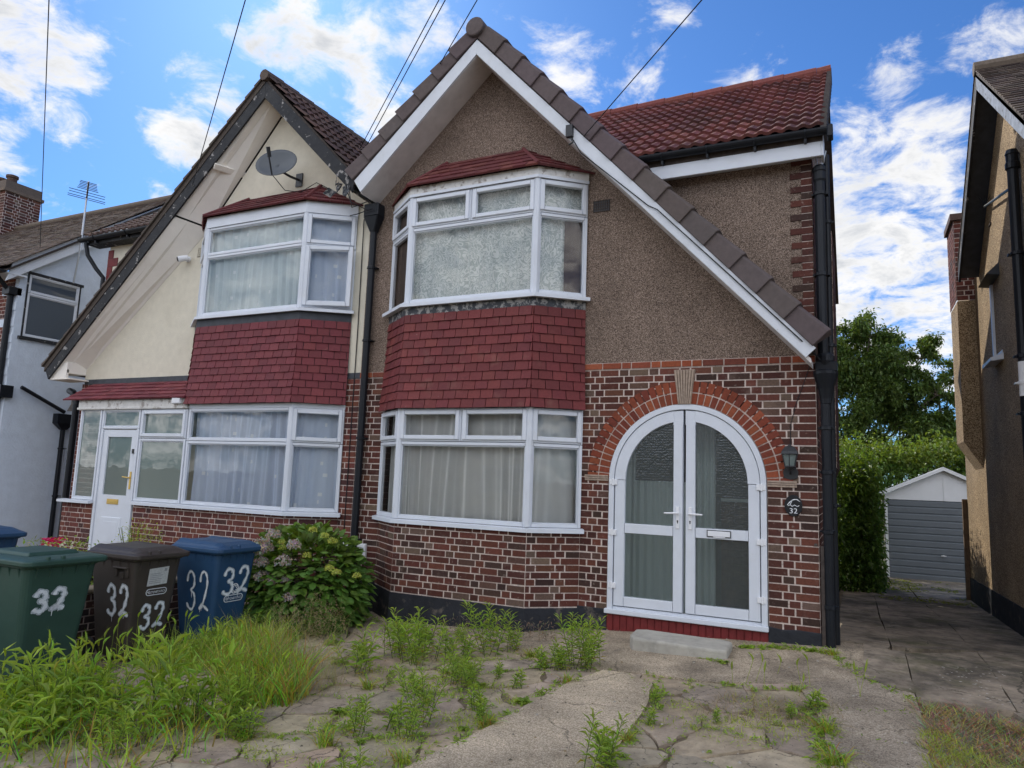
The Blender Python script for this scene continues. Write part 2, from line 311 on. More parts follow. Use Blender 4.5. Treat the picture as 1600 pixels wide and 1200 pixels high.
MT['verge'] = mat('brown_verge_tile', (1, 1, 1), .75, 18, .12, .0015, 60, attr=True, stain=[(5, .62, .8, (.20, .17, .16), .4)])
MT['lead'] = mat('lead_flashing', (.045, .05, .058), .6, 9, .3, .003, 20, stain=[(13, .50, .56, (.40, .39, .37), .75), (40, .6, .66, (.12, .11, .10), .7)])
MT['lead_clean'] = mat('dark_lead_flashing', (.05, .055, .065), .6, 9, .25, .003, 20)
MT['pipe'] = mat('black_pipe', (.007, .009, .013), .45, 9, .2, spec=.3)
MT['bitumen'] = mat('black_bitumen_paint', (.022, .024, .03), .75, 8, .3, .006, 25, stain=[(6, .58, .7, (.18, .15, .12), .75)])
MT['red_paint'] = mat('red_painted_brick', (.16, .022, .022), .6, 14, .2, .002, 50, stain=[(9, .6, .72, (.05, .03, .03), .5)])
MT['aggregate'] = pebble_mat('exposed_aggregate_concrete', (.31, .245, .165), (.475, .385, .27), (.64, .53, .39), 140, .5, .35, .004, 1.7)
MT['apron'] = pebble_mat('worn_apron_concrete', (.23, .182, .125), (.365, .295, .21), (.50, .415, .31), 140, .5, .5, .004, 2.2)
MT['strip'] = pebble_mat('brown_strip_concrete', (.21, .168, .12), (.33, .27, .198), (.45, .38, .29), 140, .5, .4, .004, 2.)
MT['concrete'] = mat('concrete', (.30, .27, .22), .95, 9, .18, .006, 40, attr=True, stain=[(1.1, .5, .72, (.15, .135, .115), .6), (24, .6, .7, (.44, .40, .34), .5), (60, .62, .7, (.10, .085, .07), .6)], bdetail=6)
MT['concrete_dark'] = mat('weathered_drive_concrete', (.30, .245, .185), .95, 6, .34, .016, 26, attr=True, stain=[(1.1, .44, .60, (.060, .052, .040), .85), (2.1, .52, .66, (.085, .085, .030), .6), (5, .54, .66, (.30, .255, .20), .55), (13, .58, .68, (.05, .045, .035), .6), (35, .66, .72, (.42, .40, .36), .5)], bdetail=6)
MT['paver'] = mat('crazy_paving_stone', (1, 1, 1), .95, 7, .28, .010, 28, attr=True, stain=[(1.6, .48, .72, (.11, .095, .075), .65), (4.5, .55, .72, (.10, .10, .055), .4), (70, .55, .70, (.42, .36, .30), .45), (50, .58, .70, (.09, .075, .06), .5)], bdetail=8)
MT['soil'] = mat('soil', (.20, .155, .105), 1, 14, .35, .012, 30, stain=[(2, .5, .7, (.07, .075, .035), .5), (20, .6, .7, (.2, .17, .13), .6)])
MT['wood'] = mat('weathered_wood', (.16, .11, .07), .85, 12, .3, .003, 25)
MT['wood_dark'] = mat('dark_weathered_wood', (.06, .048, .042), .85, 15, .35, .004, 25)
MT['garage_grey'] = mat('grey_steel_door', (.17, .19, .21), .5, 3, .06, spec=.4, stain=[(3, .6, .8, (.12, .13, .14), .5)])
MT['garage_white'] = mat('garage_panel', (.72, .73, .74), .6, 3, .05)
MT['brass'] = mat('brass', (.65, .45, .14), .3, metal=.9)
MT['black_metal'] = mat('black_metal', (.02, .022, .025), .45, 20, .2, spec=.5)
MT['grey_plastic'] = mat('grey_plastic', (.09, .1, .11), .45)
MT['white_plastic'] = mat('white_plastic', (.75, .76, .78), .4)
MT['aluminium'] = mat('aluminium', (.5, .51, .52), .4, metal=.7)
MT['cable'] = mat('black_cable', (.015, .015, .018), .6)
MT['paint'] = mat('white_spray_paint', (.74, .77, .80), .8, 30, .15)
MT['paint_thin'] = mat('thin_white_spray_paint', (.42, .47, .50), .8, 60, .35)
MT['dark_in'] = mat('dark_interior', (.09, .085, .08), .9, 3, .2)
MT['porch_in'] = mat('porch_plaster', (.60, .64, .61), .8)
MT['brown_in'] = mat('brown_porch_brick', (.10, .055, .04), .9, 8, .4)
MT['glass'] = glass_mat('window_glass')
MT['glass_door'] = glass_mat('patterned_door_glass', (.75, .82, .82), 1.6, haze=.20, hcol=(.20, .245, .245), pat=.005)
MT['glass_grey'] = glass_mat('grey_frosted_glass', (.3, .34, .38), 1.5, haze=.6, hcol=(.12, .15, .19))
MT['glass_green'] = glass_mat('pale_frosted_glass', (.7, .78, .76), 1.3, haze=.55, hcol=(.24, .30, .28))
MT['lace'] = curtain_mat('lace_curtain', (.58, .63, .60), (.92, .94, .91), 'lace', .05)
MT['net'] = curtain_mat('net_curtain', (.82, .82, .79), (.92, .92, .89), 'plain', .38)
MT['voile'] = curtain_mat('voile_curtain', (.68, .76, .90), (.94, .97, 1), 'square', .22)
MT['voile_green'] = curtain_mat('pale_voile_curtain', (.74, .82, .83), (.92, .96, .97), 'square', .12)
MT['drape'] = curtain_mat('brown_drape', (.12, .09, .08), (.17, .13, .11), 'plain', 0)
MT['bin_green'] = mat('green_bin_plastic', (.030, .072, .055), .5, 6, .10, .0008, 120, spec=.4, stain=[(3, .58, .8, (.055, .08, .07), .45)])
MT['bin_brown'] = mat('brown_bin_plastic', (.050, .040, .034), .5, 6, .12, .0008, 120, spec=.4, stain=[(3, .58, .8, (.085, .07, .06), .45)])
MT['bin_blue'] = mat('blue_bin_plastic', (.020, .062, .135), .45, 6, .10, .0008, 120, spec=.45, stain=[(3, .58, .8, (.05, .09, .14), .4)])
MT['rubber'] = mat('black_rubber', (.02, .02, .02), .8)
MT['label'] = mat('grey_paper_label', (.50, .51, .50), .7, 60, .15)
MT['leaf'] = leaf_mat('weed_leaf', (.27, .40, .070), .45)
MT['leaf_dark'] = leaf_mat('shrub_leaf', (.10, .19, .035), .35)
MT['leaf_tree'] = leaf_mat('tree_leaf', (.075, .125, .034), .4)
MT['leaf_hedge'] = leaf_mat('hedge_leaf', (.085, .155, .032), .4)
MT['grass'] = leaf_mat('grass_blade', (.33, .43, .085), .45)
MT['grass_dry'] = leaf_mat('dry_grass', (.34, .285, .16), .12)
MT['flower_dry'] = leaf_mat('dried_flower', (.46, .43, .385), .3)
MT['flower_lime'] = leaf_mat('lime_flower', (.48, .52, .12), .3)
MT['flower_pink'] = leaf_mat('pink_flower', (.65, .03, .20), .3)
MT['flower_white'] = leaf_mat('white_flower', (.75, .72, .6), .3)
MT['stem'] = mat('stem', (.10, .13, .04), .8)
MT['bark'] = mat('bark', (.09, .07, .055), .95, 18, .3, .01, 20)
add_cracks(MT['paver'], 2.2, .013, (.09, .075, .05), .7); add_cracks(MT['aggregate'], .7, .006, (.12, .10, .07), .55); add_cracks(MT['apron'], 1.0, .008, (.10, .085, .06), .6); add_cracks(MT['strip'], 1.0, .008, (.10, .085, .06), .6); add_cracks(MT['concrete_dark'], 1.0, .010, (.05, .045, .032), .75)

# ------------------------------------------------------------------ building helpers
BRICKS = [(.092, .030, .021)]*5+[(.070, .025, .019)]*4+[(.050, .027, .021)]*2+[(.115, .038, .025)]*3+[(.13, .052, .032)]+[(.13, .085, .062)]*1+[(.09, .048, .036)]*2
BRICKS_B = [(.135, .040, .030)]*6+[(.10, .032, .026)]*4+[(.07, .03, .028)]*2+[(.16, .055, .035)]*3
def vary(c, a=.15):
    k = rc(1-a, 1+a); return (c[0]*k, c[1]*k*rc(.95, 1.05), c[2]*k*rc(.95, 1.05))
ZTOP = 2.72
def bricks(mb, F, w, z0, z1, trim=None, pal=BRICKS, phase=0., proud=.005, right=True, ramp=None):
    """Flemish bond on frame F (a along the wall, b = world height); material 0 bricks, 1 mortar"""
    k0 = int(math.floor((ZTOP-z1)/.075+.001)); k1 = int(math.ceil((ZTOP-z0)/.075-.001))
    for k in range(k0, k1):
        zb = ZTOP-(k+1)*.075; zt = ZTOP-k*.075
        lo, hi = max(zb, z0), min(zt, z1)
        if hi-lo < .01: continue
        iv = trim((lo+hi)/2) if trim else [(0, w)]
        for (A, B) in iv:
            if B-A < .01: continue
            mb.quad([F(A, lo), F(B, lo), F(B, hi), F(A, hi)], 1)
        x = w+phase+(.168 if k % 2 else 0); i = k % 2
        x += .3365*2
        while x > -.3:
            L = .2125 if i % 2 == 0 else .1005; a1 = x; a0 = x-L; x = a0-.0125; i += 1
            for (A, B) in iv:
                p, q = max(a0, A+.002), min(a1, B-.001)
                if q-p < .03: continue
                j = rc(-.0015, .0015); pr = proud+rc(-.0015, .0015); c = vary(random.choice(pal), .2)
                b0, b1 = lo+.0050+rc(-.0014, .0014), hi-.0050+rc(-.0014, .0014)
                if b1-b0 > .01: mb.box((p+rc(0, .002), b0+j, -.004), (q-rc(0, .002), b1+j, pr), 0, c, F, .0015)
def tile_quad(mb, bl, br, tr, tl, rows, tw=.165, th=.014, pal=((.17, .03, .034),), m=0, var=.12, off=0, gap=.005, lap=.12):
    bl, br, tr, tl = map(Vector, (bl, br, tr, tl)); u = (br-bl).normalized(); n = u.cross((tl-bl)).normalized()
    up = n.cross(u); H = (tl-bl).dot(up)
    for j in range(rows):
        s0 = j/rows; s1 = min(1., (j+1+lap)/rows)
        A0 = ((tl-bl)*s0).dot(u); B0 = (br-bl).dot(u)+((tr-br)*s0).dot(u)
        A1 = ((tl-bl)*s1).dot(u); B1 = (br-bl).dot(u)+((tr-br)*s1).dot(u)
        x = -tw*3+((j+off) % 2)*tw*.5
        lo = min(A0, A1); 
        while x < lo-tw: x += tw
        while x > lo: x -= tw
        while x < max(B0, B1):
            xa, xb = x+gap*.5, x+tw-gap*.5; x += tw
            p0, q0 = max(xa, A0), min(xb, B0); p1, q1 = max(xa, A1), min(xb, B1)
            if q0-p0 < .008: continue
            if q1-p1 < .004: p1 = q1 = (max(min((p0+q0)/2, B1), A1))
            l = th*rc(.85, 1.25); dy = rc(-.003, .003)
            P0 = bl+u*p0+up*(H*s0+dy); Q0 = bl+u*q0+up*(H*s0+dy); P1 = bl+u*p1+up*(H*s1); Q1 = bl+u*q1+up*(H*s1)
            V = [P0+n*l, Q0+n*l, Q1+n*th*.25, P1+n*th*.25, P0-n*.002, Q0-n*.002, P1-n*.002, Q1-n*.002]
            mb.add(V, [(0, 1, 2, 3), (0, 4, 5, 1), (0, 3, 6, 4), (1, 5, 7, 2)], m, vary(random.choice(pal), var))
def roof_pan(mb, o, u, up, w, L, gauge=.31, roll=.155, amp=.03, pal=((.15, .035, .03),), m=0, sub=7, th=.035, keep=None):
    o, u, up = Vector(o), Vector(u).normalized(), Vector(up).normalized(); n = u.cross(up).normalized()
    na = int(w/roll*sub); rows = int(round(L/gauge)); g = L/rows
    def prof(a):
        t = (a/roll) % 1.
        return amp*max(0., math.sin(math.pi*min(1., t/.62)))**.8 if t < .62 else -.004
    for j in range(rows):
        jl = rc(-.002, .002); cols = {}
        sh = (j % 2)*roll
        for side in range(2): pass
        b = len(mb.v); V = []
        for s, h in ((j*g-.02, th), ((j+1)*g, .0), (j*g-.02, -.02)):
            for i in range(na+1):
                a = i*w/na; hh = prof(a)+h if h > -.01 else prof(a)+.0
                V.append(o+u*a+up*(s+jl)+n*hh)
        k = na+1
        for i in range(na):
            t = int((i*w/na+sh)/(2*roll))
            if keep and not keep(V[k+i]): continue
            if t not in cols: cols[t] = vary(random.choice(pal), .16)
            base = len(mb.v)
            mb.add([V[i], V[i+1], V[k+i+1], V[k+i], V[2*k+i], V[2*k+i+1]], [(0, 1, 2, 3), (4, 5, 1, 0)], m, cols[t])
def ring(mb, outer, inner, c0, c1, m=0, F=FRONT, closed=True, c=(1, 1, 1)):
    n = len(outer); P = [F(a, b, c1) for a, b in outer]+[F(a, b, c1) for a, b in inner]+[F(a, b, c0) for a, b in outer]+[F(a, b, c0) for a, b in inner]
    fs = []
    for i in range(n if closed else n-1):
        j = (i+1) % n
        fs += [(i, j, n+j, n+i), (n+i, n+j, 3*n+j, 3*n+i), (j, i, 2*n+i, 2*n+j)]
    if not closed: fs += [(0, n, 3*n, 2*n), (n-1, 2*n-1+0, 4*n-1, 3*n-1)]
    mb.add(P, fs, m, c)
def arc(cx, cz, r, a0, a1, n): return [(cx+r*math.cos(R_(a0+(a1-a0)*i/n)), cz+r*math.sin(R_(a0+(a1-a0)*i/n))) for i in range(n+1)]
def pane_cells(fr, gl, F, cells, sashes=None, t=.042, cd=-.035, cf=.03):
    """cells: (a0,b0,a1,b1,opens). Fixed lights get one border, opening lights a raised sash in sashes"""
    for (a0, b0, a1, b1, op) in cells:
        def border(mb, x0, y0, x1, y1, tt, c0, c1):
            mb.box((x0, y0, c0), (x0+tt, y1, c1), 0, F=F, taper=.004); mb.box((x1-tt, y0, c0), (x1, y1, c1), 0, F=F, taper=.004)
            mb.box((x0+tt-.003, y0, c0), (x1-tt+.003, y0+tt, c1-.001), 0, F=F, taper=.004); mb.box((x0+tt-.003, y1-tt, c0), (x1-tt+.003, y1, c1-.001), 0, F=F, taper=.004)
        border(fr, a0, b0, a1, b1, t if not op else .03, cd, cf)
        g = t
        if op and sashes is not None:
            border(sashes, a0+.022, b0+.022, a1-.022, b1-.022, .055, .0, cf+.022); g = .077-.012
        else:
            border(fr, a0+t-.006, b0+t-.006, a1-t+.006, b1-t+.006, .02, cd+.01, cf-.014); g = t+.008
        gl.quad([F(a0+g, b0+g, .006), F(a1-g, b0+g, .006), F(a1-g, b1-g, .006), F(a0+g, b1-g, .006)], 0)
def bay_window(house, facets, z0, z1, spec, glass='glass', sill=.06, name='bay_window', ends=(True, True), corners=()):
    """facets: list of (Frame,width); spec: per facet list of cells with b relative to z0..z1"""
    fr, sas, gls = MB(), [], []
    for (F, w), cells in zip(facets, spec):
        gl = MB()
        for c in cells: sa = MB(); pane_cells(fr, gl, F, [(c[0]*w, z0+c[1]*(z1-z0), c[2]*w, z0+c[3]*(z1-z0), c[4])], sa); sas.append(sa)
        gls.append(gl)
    for (x, y) in corners:
        fr.tube([(x, y, z0+.002), (x, y, z1-.002)], .048, 8)
    wo = fr.build(name, MT['upvc'], house, bevel=.003)
    for sa in sas:
        if sa.v: sa.build('opening_sash', MT['upvc'], wo, bevel=.004)
    for gl in gls: gl.build('pane', MT[glass], wo)
    return wo
def sill_strip(pts, z, wall_y, out, th=.035, mats='upvc', parent=None, name='sill', drop=.03):
    """pts: plan polyline of the bay (left to right); a sill slab projecting 'out' beyond it"""
    s = MB(); n = len(pts); off = []
    for i in range(n):
        d = Vector((0, 0))
        ns = []
        if i > 0: e = Vector(pts[i])-Vector(pts[i-1]); ns.append(Vector((e.y, -e.x)).normalized())
        if i < n-1: e = Vector(pts[i+1])-Vector(pts[i]); ns.append(Vector((e.y, -e.x)).normalized())
        m_ = sum(ns, Vector((0, 0))).normalized(); k = out/max(.3, m_.dot(ns[0])); off.append(Vector(pts[i])+m_*k)
    ext = [Vector(p) for p in pts]
    for i in range(n-1):
        A, B, C_, D_ = ext[i], ext[i+1], off[i+1], off[i]
        s.add([(A.x, A.y, z), (B.x, B.y, z), (C_.x, C_.y, z-.012), (D_.x, D_.y, z-.012), (A.x, A.y, z-th), (B.x, B.y, z-th), (C_.x, C_.y, z-th-drop*.3), (D_.x, D_.y, z-th-drop*.3)],
              [(3, 2, 1, 0), (4, 5, 6, 7), (3, 7, 6, 2)]+([(0, 4, 7, 3)] if i == 0 else [])+([(1, 2, 6, 5)] if i == n-2 else []))
    return s.build(name, MT[mats], parent)
def offset_poly(pts, out):
    n = len(pts); off = []
    for i in range(n):
        ns = []
        if i > 0: e = Vector(pts[i])-Vector(pts[i-1]); ns.append(Vector((e.y, -e.x)).normalized())
        if i < n-1: e = Vector(pts[i+1])-Vector(pts[i]); ns.append(Vector((e.y, -e.x)).normalized())
        m_ = sum(ns, Vector((0, 0))).normalized(); off.append(tuple(Vector(pts[i])+m_*(out/max(.3, m_.dot(ns[0])))))
    return off
def band(pts, z0, z1, th, m, parent, name, out0=0.):
    """an upright band following a plan polyline, th thick on the outside"""
    b = MB(); a = offset_poly(pts, out0) if out0 else pts; o = offset_poly(pts, out0+th)
    for i in range(len(pts)-1):
        A, B, C_, D_ = a[i], a[i+1], o[i+1], o[i]
        V = [(A[0], A[1], z0), (B[0], B[1], z0), (C_[0], C_[1], z0), (D_[0], D_[1], z0), (A[0], A[1], z1), (B[0], B[1], z1), (C_[0], C_[1], z1), (D_[0], D_[1], z1)]
        fs = [(3, 2, 6, 7), (4, 7, 6, 5), (0, 1, 2, 3)]
        if i == 0: fs.append((0, 3, 7, 4))
        if i == len(pts)-2: fs.append((1, 5, 6, 2))
        b.add(V, fs)
    return b.build(name, MT[m], parent)
def tile_hanging(house, pts, z0, z1, rows, mat_, pal, flare=.075, tw=.165, name='tile_hanging'):
    mb = MB(); g = (z1-z0)/rows
    def outv(z):
        t = (z1-z)/(z1-z0); return .012+flare*max(0, t-.1)**1.6
    for j in range(rows):
        za, zb = z0+j*g, z0+(j+1)*g
        pa, pb = offset_poly(pts, outv(za)), offset_poly(pts, outv(zb))
        for i in range(len(pts)-1):
            tile_quad(mb, (*pa[i], za), (*pa[i+1], za), (*pb[i+1], zb), (*pb[i], zb), 1, tw, .019, pal, var=.11, off=j+i, lap=0, gap=.008)
    return mb.build(name, MT[mat_], house)
def bay_roof(house, pts, z0, z1, top, mat_, pal, rows=5, over=.1, name='bay_roof', roll=.012):
    """hipped roof over a bay: eaves follow pts, top edge on the wall from top[0] to top[1]"""
    e = offset_poly(pts, over); e[0] = (e[0][0]-.02, -.002); e[-1] = (e[-1][0]+.02, -.002)
    mb = MB(); T0, T1 = (top[0], -.004, z1), (top[1], -.004, z1)
    mb_t = [((*e[1], z0), (*e[2], z0), T1, T0), ((*e[0], z0), (*e[1], z0), T0, T0), ((*e[2], z0), (*e[3], z0), T1, T1)]
    for bl, br, tr, tl in mb_t: tile_quad(mb, bl, br, tr, tl, rows, .165, .022, pal, var=.14, lap=.3)
    for a, b in ((e[1], T0), (e[2], T1)):          # hip ridge mortar
        mb.tube([(*a, z0+.02), (b[0], b[1], b[2]+.015)], .024, 6, 0, pal[0])
    ro = mb.build(name, MT[mat_], house)
    return ro
def curtain(name, facets, z0, z1, m, label, waves=9, amp=.018, c=-.10, inset=.02, flat=False, group=None):
    mb = MB()
    for (F, w) in facets:
        n = max(12, int(w/.012)); ph = rc(0, 6); V = []
        rows = 10
        for j in range(rows+1):
            b = z0+(z1-z0)*j/rows
            for i in range(n+1):
                a = inset+(w-2*inset)*i/n
                low = 1-j/rows; aa = a+.10*low*math.sin(a*5.1+ph)*(1-.3*low)+.03*noise.noise(Vector((a*2.3, ph, 0))); q = aa*waves*2*math.pi*.9+ph+1.6*noise.noise(Vector((aa*2.7, ph+3, 0))); k = (.45+.55*low)*(.6+.8*abs(noise.noise(Vector((aa*1.7, ph, 5)))))
                cc = c+amp*k*(math.sin(q+.6*math.sin(a*7+ph))+.5*math.sin(q*1.93+1.1+j*.04))
                V.append(F(a, b, cc))
        mb.add(V, [(j*(n+1)+i, j*(n+1)+i+1, (j+1)*(n+1)+i+1, (j+1)*(n+1)+i) for j in range(rows) for i in range(n)])
    F, w = facets[min(1, len(facets)-1)]
    o = mb.build(name, MT[m], smooth=True, origin=F(w/2, z0, c)); tag(o, label, 'curtain', group); return o
def text_mesh(s, size=1., shear=0.):
    cu = bpy.data.curves.new('t', 'FONT'); cu.body = s; cu.size = size; cu.shear = shear; cu.align_x = 'CENTER'; cu.align_y = 'CENTER'; cu.resolution_u = 3
    o = bpy.data.objects.new('t', cu); COL.objects.link(o)
    dg = bpy.context.evaluated_depsgraph_get(); dg.update()
    me = bpy.data.meshes.new_from_object(o.evaluated_get(dg)); V = [v.co.copy() for v in me.vertices]; Fc = [tuple(p.vertices) for p in me.polygons]
    bpy.data.objects.remove(o); bpy.data.curves.remove(cu); bpy.data.meshes.remove(me); return V, Fc
def put_text(mb, F, a, b, c, s, size, m=0, sx=1., shear=0., col=(1, 1, 1)):
    V, Fc = text_mesh(s, size, shear); mb.add([F(a+v.x*sx, b+v.y, c) for v in V], Fc, m, col)
def stroke(mb, F, pts, w, c, m=0, jitter=.15, drip=0):
    """a hand-painted stroke: smooth ribbon through pts"""
    P = []
    n = len(pts)
    for i in range(n-1):
        p0, p1, p2, p3 = [Vector(pts[max(0, min(n-1, i+k))]) for k in (-1, 0, 1, 2)]
        for s in range(8):
            t = s/8; P.append(.5*((2*p1)+(p2-p0)*t+(2*p0-5*p1+4*p2-p3)*t*t+(3*p1-p0-3*p2+p3)*t**3))
    P.append(Vector(pts[-1])); V = []
    for i, p in enumerate(P):
        d = (P[min(i+1, len(P)-1)]-P[max(0, i-1)]).normalized(); nn = Vector((-d.y, d.x)); k = w*.5*(1+jitter*math.sin(i*.7+len(P)))*rc(.9, 1.1)
        if i in (0, len(P)-1): k *= .6
        V += [F(p.x+nn.x*k, p.y+nn.y*k, c), F(p.x-nn.x*k, p.y-nn.y*k, c)]
    mb.add(V, [(2*i, 2*i+1, 2*i+3, 2*i+2) for i in range(len(P)-1)], m)
    for k in range(drip):
        p = P[random.randrange(len(P)//3, len(P))]; l = rc(.02, .07); mb.add([F(p.x-.003, p.y, c), F(p.x+.003, p.y, c), F(p.x+.002, p.y-l, c), F(p.x-.002, p.y-l, c)], [(0, 1, 2, 3)], m)
THREE = [(-.42, .72), (-.30, .95), (-.02, 1.0), (.22, .85), (.20, .62), (-.05, .50), (.22, .40), (.30, .18), (.08, -.02), (-.25, 0.02), (-.42, .14)]
TWO = [(-.36, .70), (-.28, .92), (0, 1.0), (.24, .88), (.27, .65), (.10, .35), (-.16, .06), (-.36, -.02), (-.20, .10), (.05, .06), (.42, -.04)]
def painted32(F, a, b, h, c, parent, sx=.62, w=None, rough=False):
    mb = MB(); w = w or h*.085
    for g, dx in ((THREE, -.5), (TWO, .5)):
        pts = [(a+(x+dx*1.15)*h*sx, b+y*h+dx*h*.04) for x, y in g]
        stroke(mb, F, pts, w*1.9, c, 1, .2); stroke(mb, F, pts, w, c+.0012, 0, .2, drip=3)
    return mb.build('painted_number', [MT['paint'], MT['paint_thin']], parent)

# ------------------------------------------------------------------ ground, paving, drive
def axis(lo, hi, fine_lo, fine_hi, step):
    a = [lo]; x = lo
    xs = []
    x = fine_lo
    while x <= fine_hi: xs.append(x); x += step
    k = step; x = fine_lo
    L = []
    while x > lo: k *= 1.5; x -= k; L.append(max(x, lo))
    k = step; x = fine_hi; Rr = []
    while x < hi: k *= 1.5; x += k; Rr.append(min(x, hi))
    return L[::-1]+xs+Rr
def sheet_grid(name, xs, ys, off, m):
    mb = MB(); nx = len(xs)
    V = [(x, y, G(x, y)+off) for y in ys for x in xs]
    mb.add(V, [(j*nx+i, j*nx+i+1, (j+1)*nx+i+1, (j+1)*nx+i) for j in range(len(ys)-1) for i in range(nx-1)])
    return mb.build(name, m, smooth=True)
tag(sheet_grid('ground', axis(-400, 400, -9, 3, .16), axis(-300, 500, -8, 3, .16), -.02, MT['soil']), kind='structure')
def inside(p, poly):
    c = False; n = len(poly); j = n-1
    for i in range(n):
        if (poly[i][1] > p[1]) != (poly[j][1] > p[1]) and p[0] < (poly[j][0]-poly[i][0])*(p[1]-poly[i][1])/(poly[j][1]-poly[i][1])+poly[i][0]: c = not c
        j = i
    return c
def densify(poly, step, wob=0.):
    o = []
    for i in range(len(poly)):
        a, b = Vector(poly[i]), Vector(poly[(i+1) % len(poly)]); n = max(1, int((b-a).length/step))
        nn = Vector((-(b-a).y, (b-a).x)).normalized()
        for k in range(n):
            p = a+(b-a)*k/n; p = p+nn*(wob*noise.noise(Vector((p.x*6, p.y*6, 0)))); o.append((p.x, p.y))
    return o
def poly_sheet(mb, poly, off, res=.12, wob=.02, c=(1, 1, 1), skirt=.05, tilt=(0, 0)):
    P = densify(poly, res, wob); pts = [Vector(p) for p in P]; n0 = len(pts)
    xs = [p[0] for p in P]; ys = [p[1] for p in P]; x = min(xs)+res/2
    while x < max(xs):
        y = min(ys)+res/2
        while y < max(ys):
            q = (x+rc(-.02, .02), y+rc(-.02, .02))
            if inside(q, P): pts.append(Vector(q))
            y += res
        x += res
    r = delaunay_2d_cdt(pts, [], [list(range(n0))], 1, 1e-5)
    V = [(v.x, v.y, G(v.x, v.y)+off+tilt[0]*(v.x-xs[0])+tilt[1]*(v.y-ys[0])) for v in r[0]]
    fs = [tuple(f) for f in r[2]]
    mb.add(V, fs, 0, c)
    n = len(P); B = [(p[0], p[1], G(p[0], p[1])+off+tilt[0]*(p[0]-xs[0])+tilt[1]*(p[1]-ys[0])) for p in P]; Q = [(x, y, z-skirt) for x, y, z in B]
    A = sum(P[i][0]*P[(i+1) % n][1]-P[(i+1) % n][0]*P[i][1] for i in range(n))
    mb.add(B+Q, [((i, n+i, n+(i+1) % n, (i+1) % n) if A > 0 else ((i+1) % n, n+(i+1) % n, n+i, i)) for i in range(n)], 0, c)
PATH = [(-1.66, -1.50), (-1.80, -1.85), (-1.86, -2.40), (-1.93, -2.85), (-2.02, -3.4), (-2.12, -3.9), (-2.2, -5.0), (-2.3, -7.0), (-.9, -7.0), (-.98, -5.0), (-1.02, -3.7), (-1.04, -3.2), (-1.06, -2.7), (-1.08, -2.2), (-1.17, -1.75), (-1.40, -1.50)]
mb = MB(); poly_sheet(mb, PATH, .012, .13, .02); tag(mb.build('concrete_path', MT['aggregate'], smooth=False), kind='structure')
APRON = [(-5.0, -.9), (-3.9, -1.45), (-3.0, -1.12), (-2.3, -1.25), (-1.72, -1.46), (-1.3, -1.46), (-.74, -1.52), (-.1, -1.30), (.36, -.95), (.372, -.3), (.372, .34), (-5.6, .3)]
mb = MB(); poly_sheet(mb, APRON, .006, .15, .03, (.80, .78, .76)); tag(mb.build('concrete_apron', MT['apron']), kind='structure')
STRIP = [(-.12, -1.36), (.30, -1.0), (.37, -.97), (.70, -1.18), (.71, -2.0), (.68, -3.0), (.75, -7.0), (.2, -7.0), (.2, -3.4), (.15, -2.6), (.06, -2.0)]
mb = MB(); poly_sheet(mb, STRIP, .010, .15, .02, (.66, .63, .60)); tag(mb.build('concrete_strip', MT['strip']), kind='structure')
mb = MB()
DR = [[(.36, .35), (.36, -.93), (.61, -1.16), (.70, -1.16), (.70, .18), (.58, .20)], [(.708, .16), (.708, -1.32), (1.328, -1.22), (1.333, .75)], [(1.34, .75), (1.335, -1.24), (2.02, -1.2), (2.02, .8)],
      [(.09, .42), (.35, .38), (.56, .22), (.60, .5), (.565, 2.6), (.1, 2.6)], [(.61, .42), (1.325, .76), (1.31, 2.5), (1.20, 5.9), (.555, 5.9), (.57, 2.6)], [(1.33, .80), (2.02, .83), (2.02, 5.9), (1.21, 5.9), (1.32, 2.5)], [(.09, 2.62), (.55, 2.62), (.55, 5.9), (.09, 5.9)],
      [(.0, 5.93), (1.18, 5.93), (1.18, 9), (.0, 9)], [(1.2, 5.93), (3.4, 5.93), (3.4, 9), (1.2, 9)], [(0, 9.03), (3.4, 9.03), (3.4, 11.5), (0, 11.5)], [(.73, -1.36), (1.3, -1.27), (1.36, -1.5), (1.7, -1.9), (2.0, -2.0), (2.0, -1.25), (1.34, -1.27)]]
for d in DR: k = rc(.82, 1.12); poly_sheet(mb, d, .012+rc(-.002, .004), .2, .012, (k, k, k*.98))
tag(mb.build('driveway', MT['concrete_dark']), kind='structure')
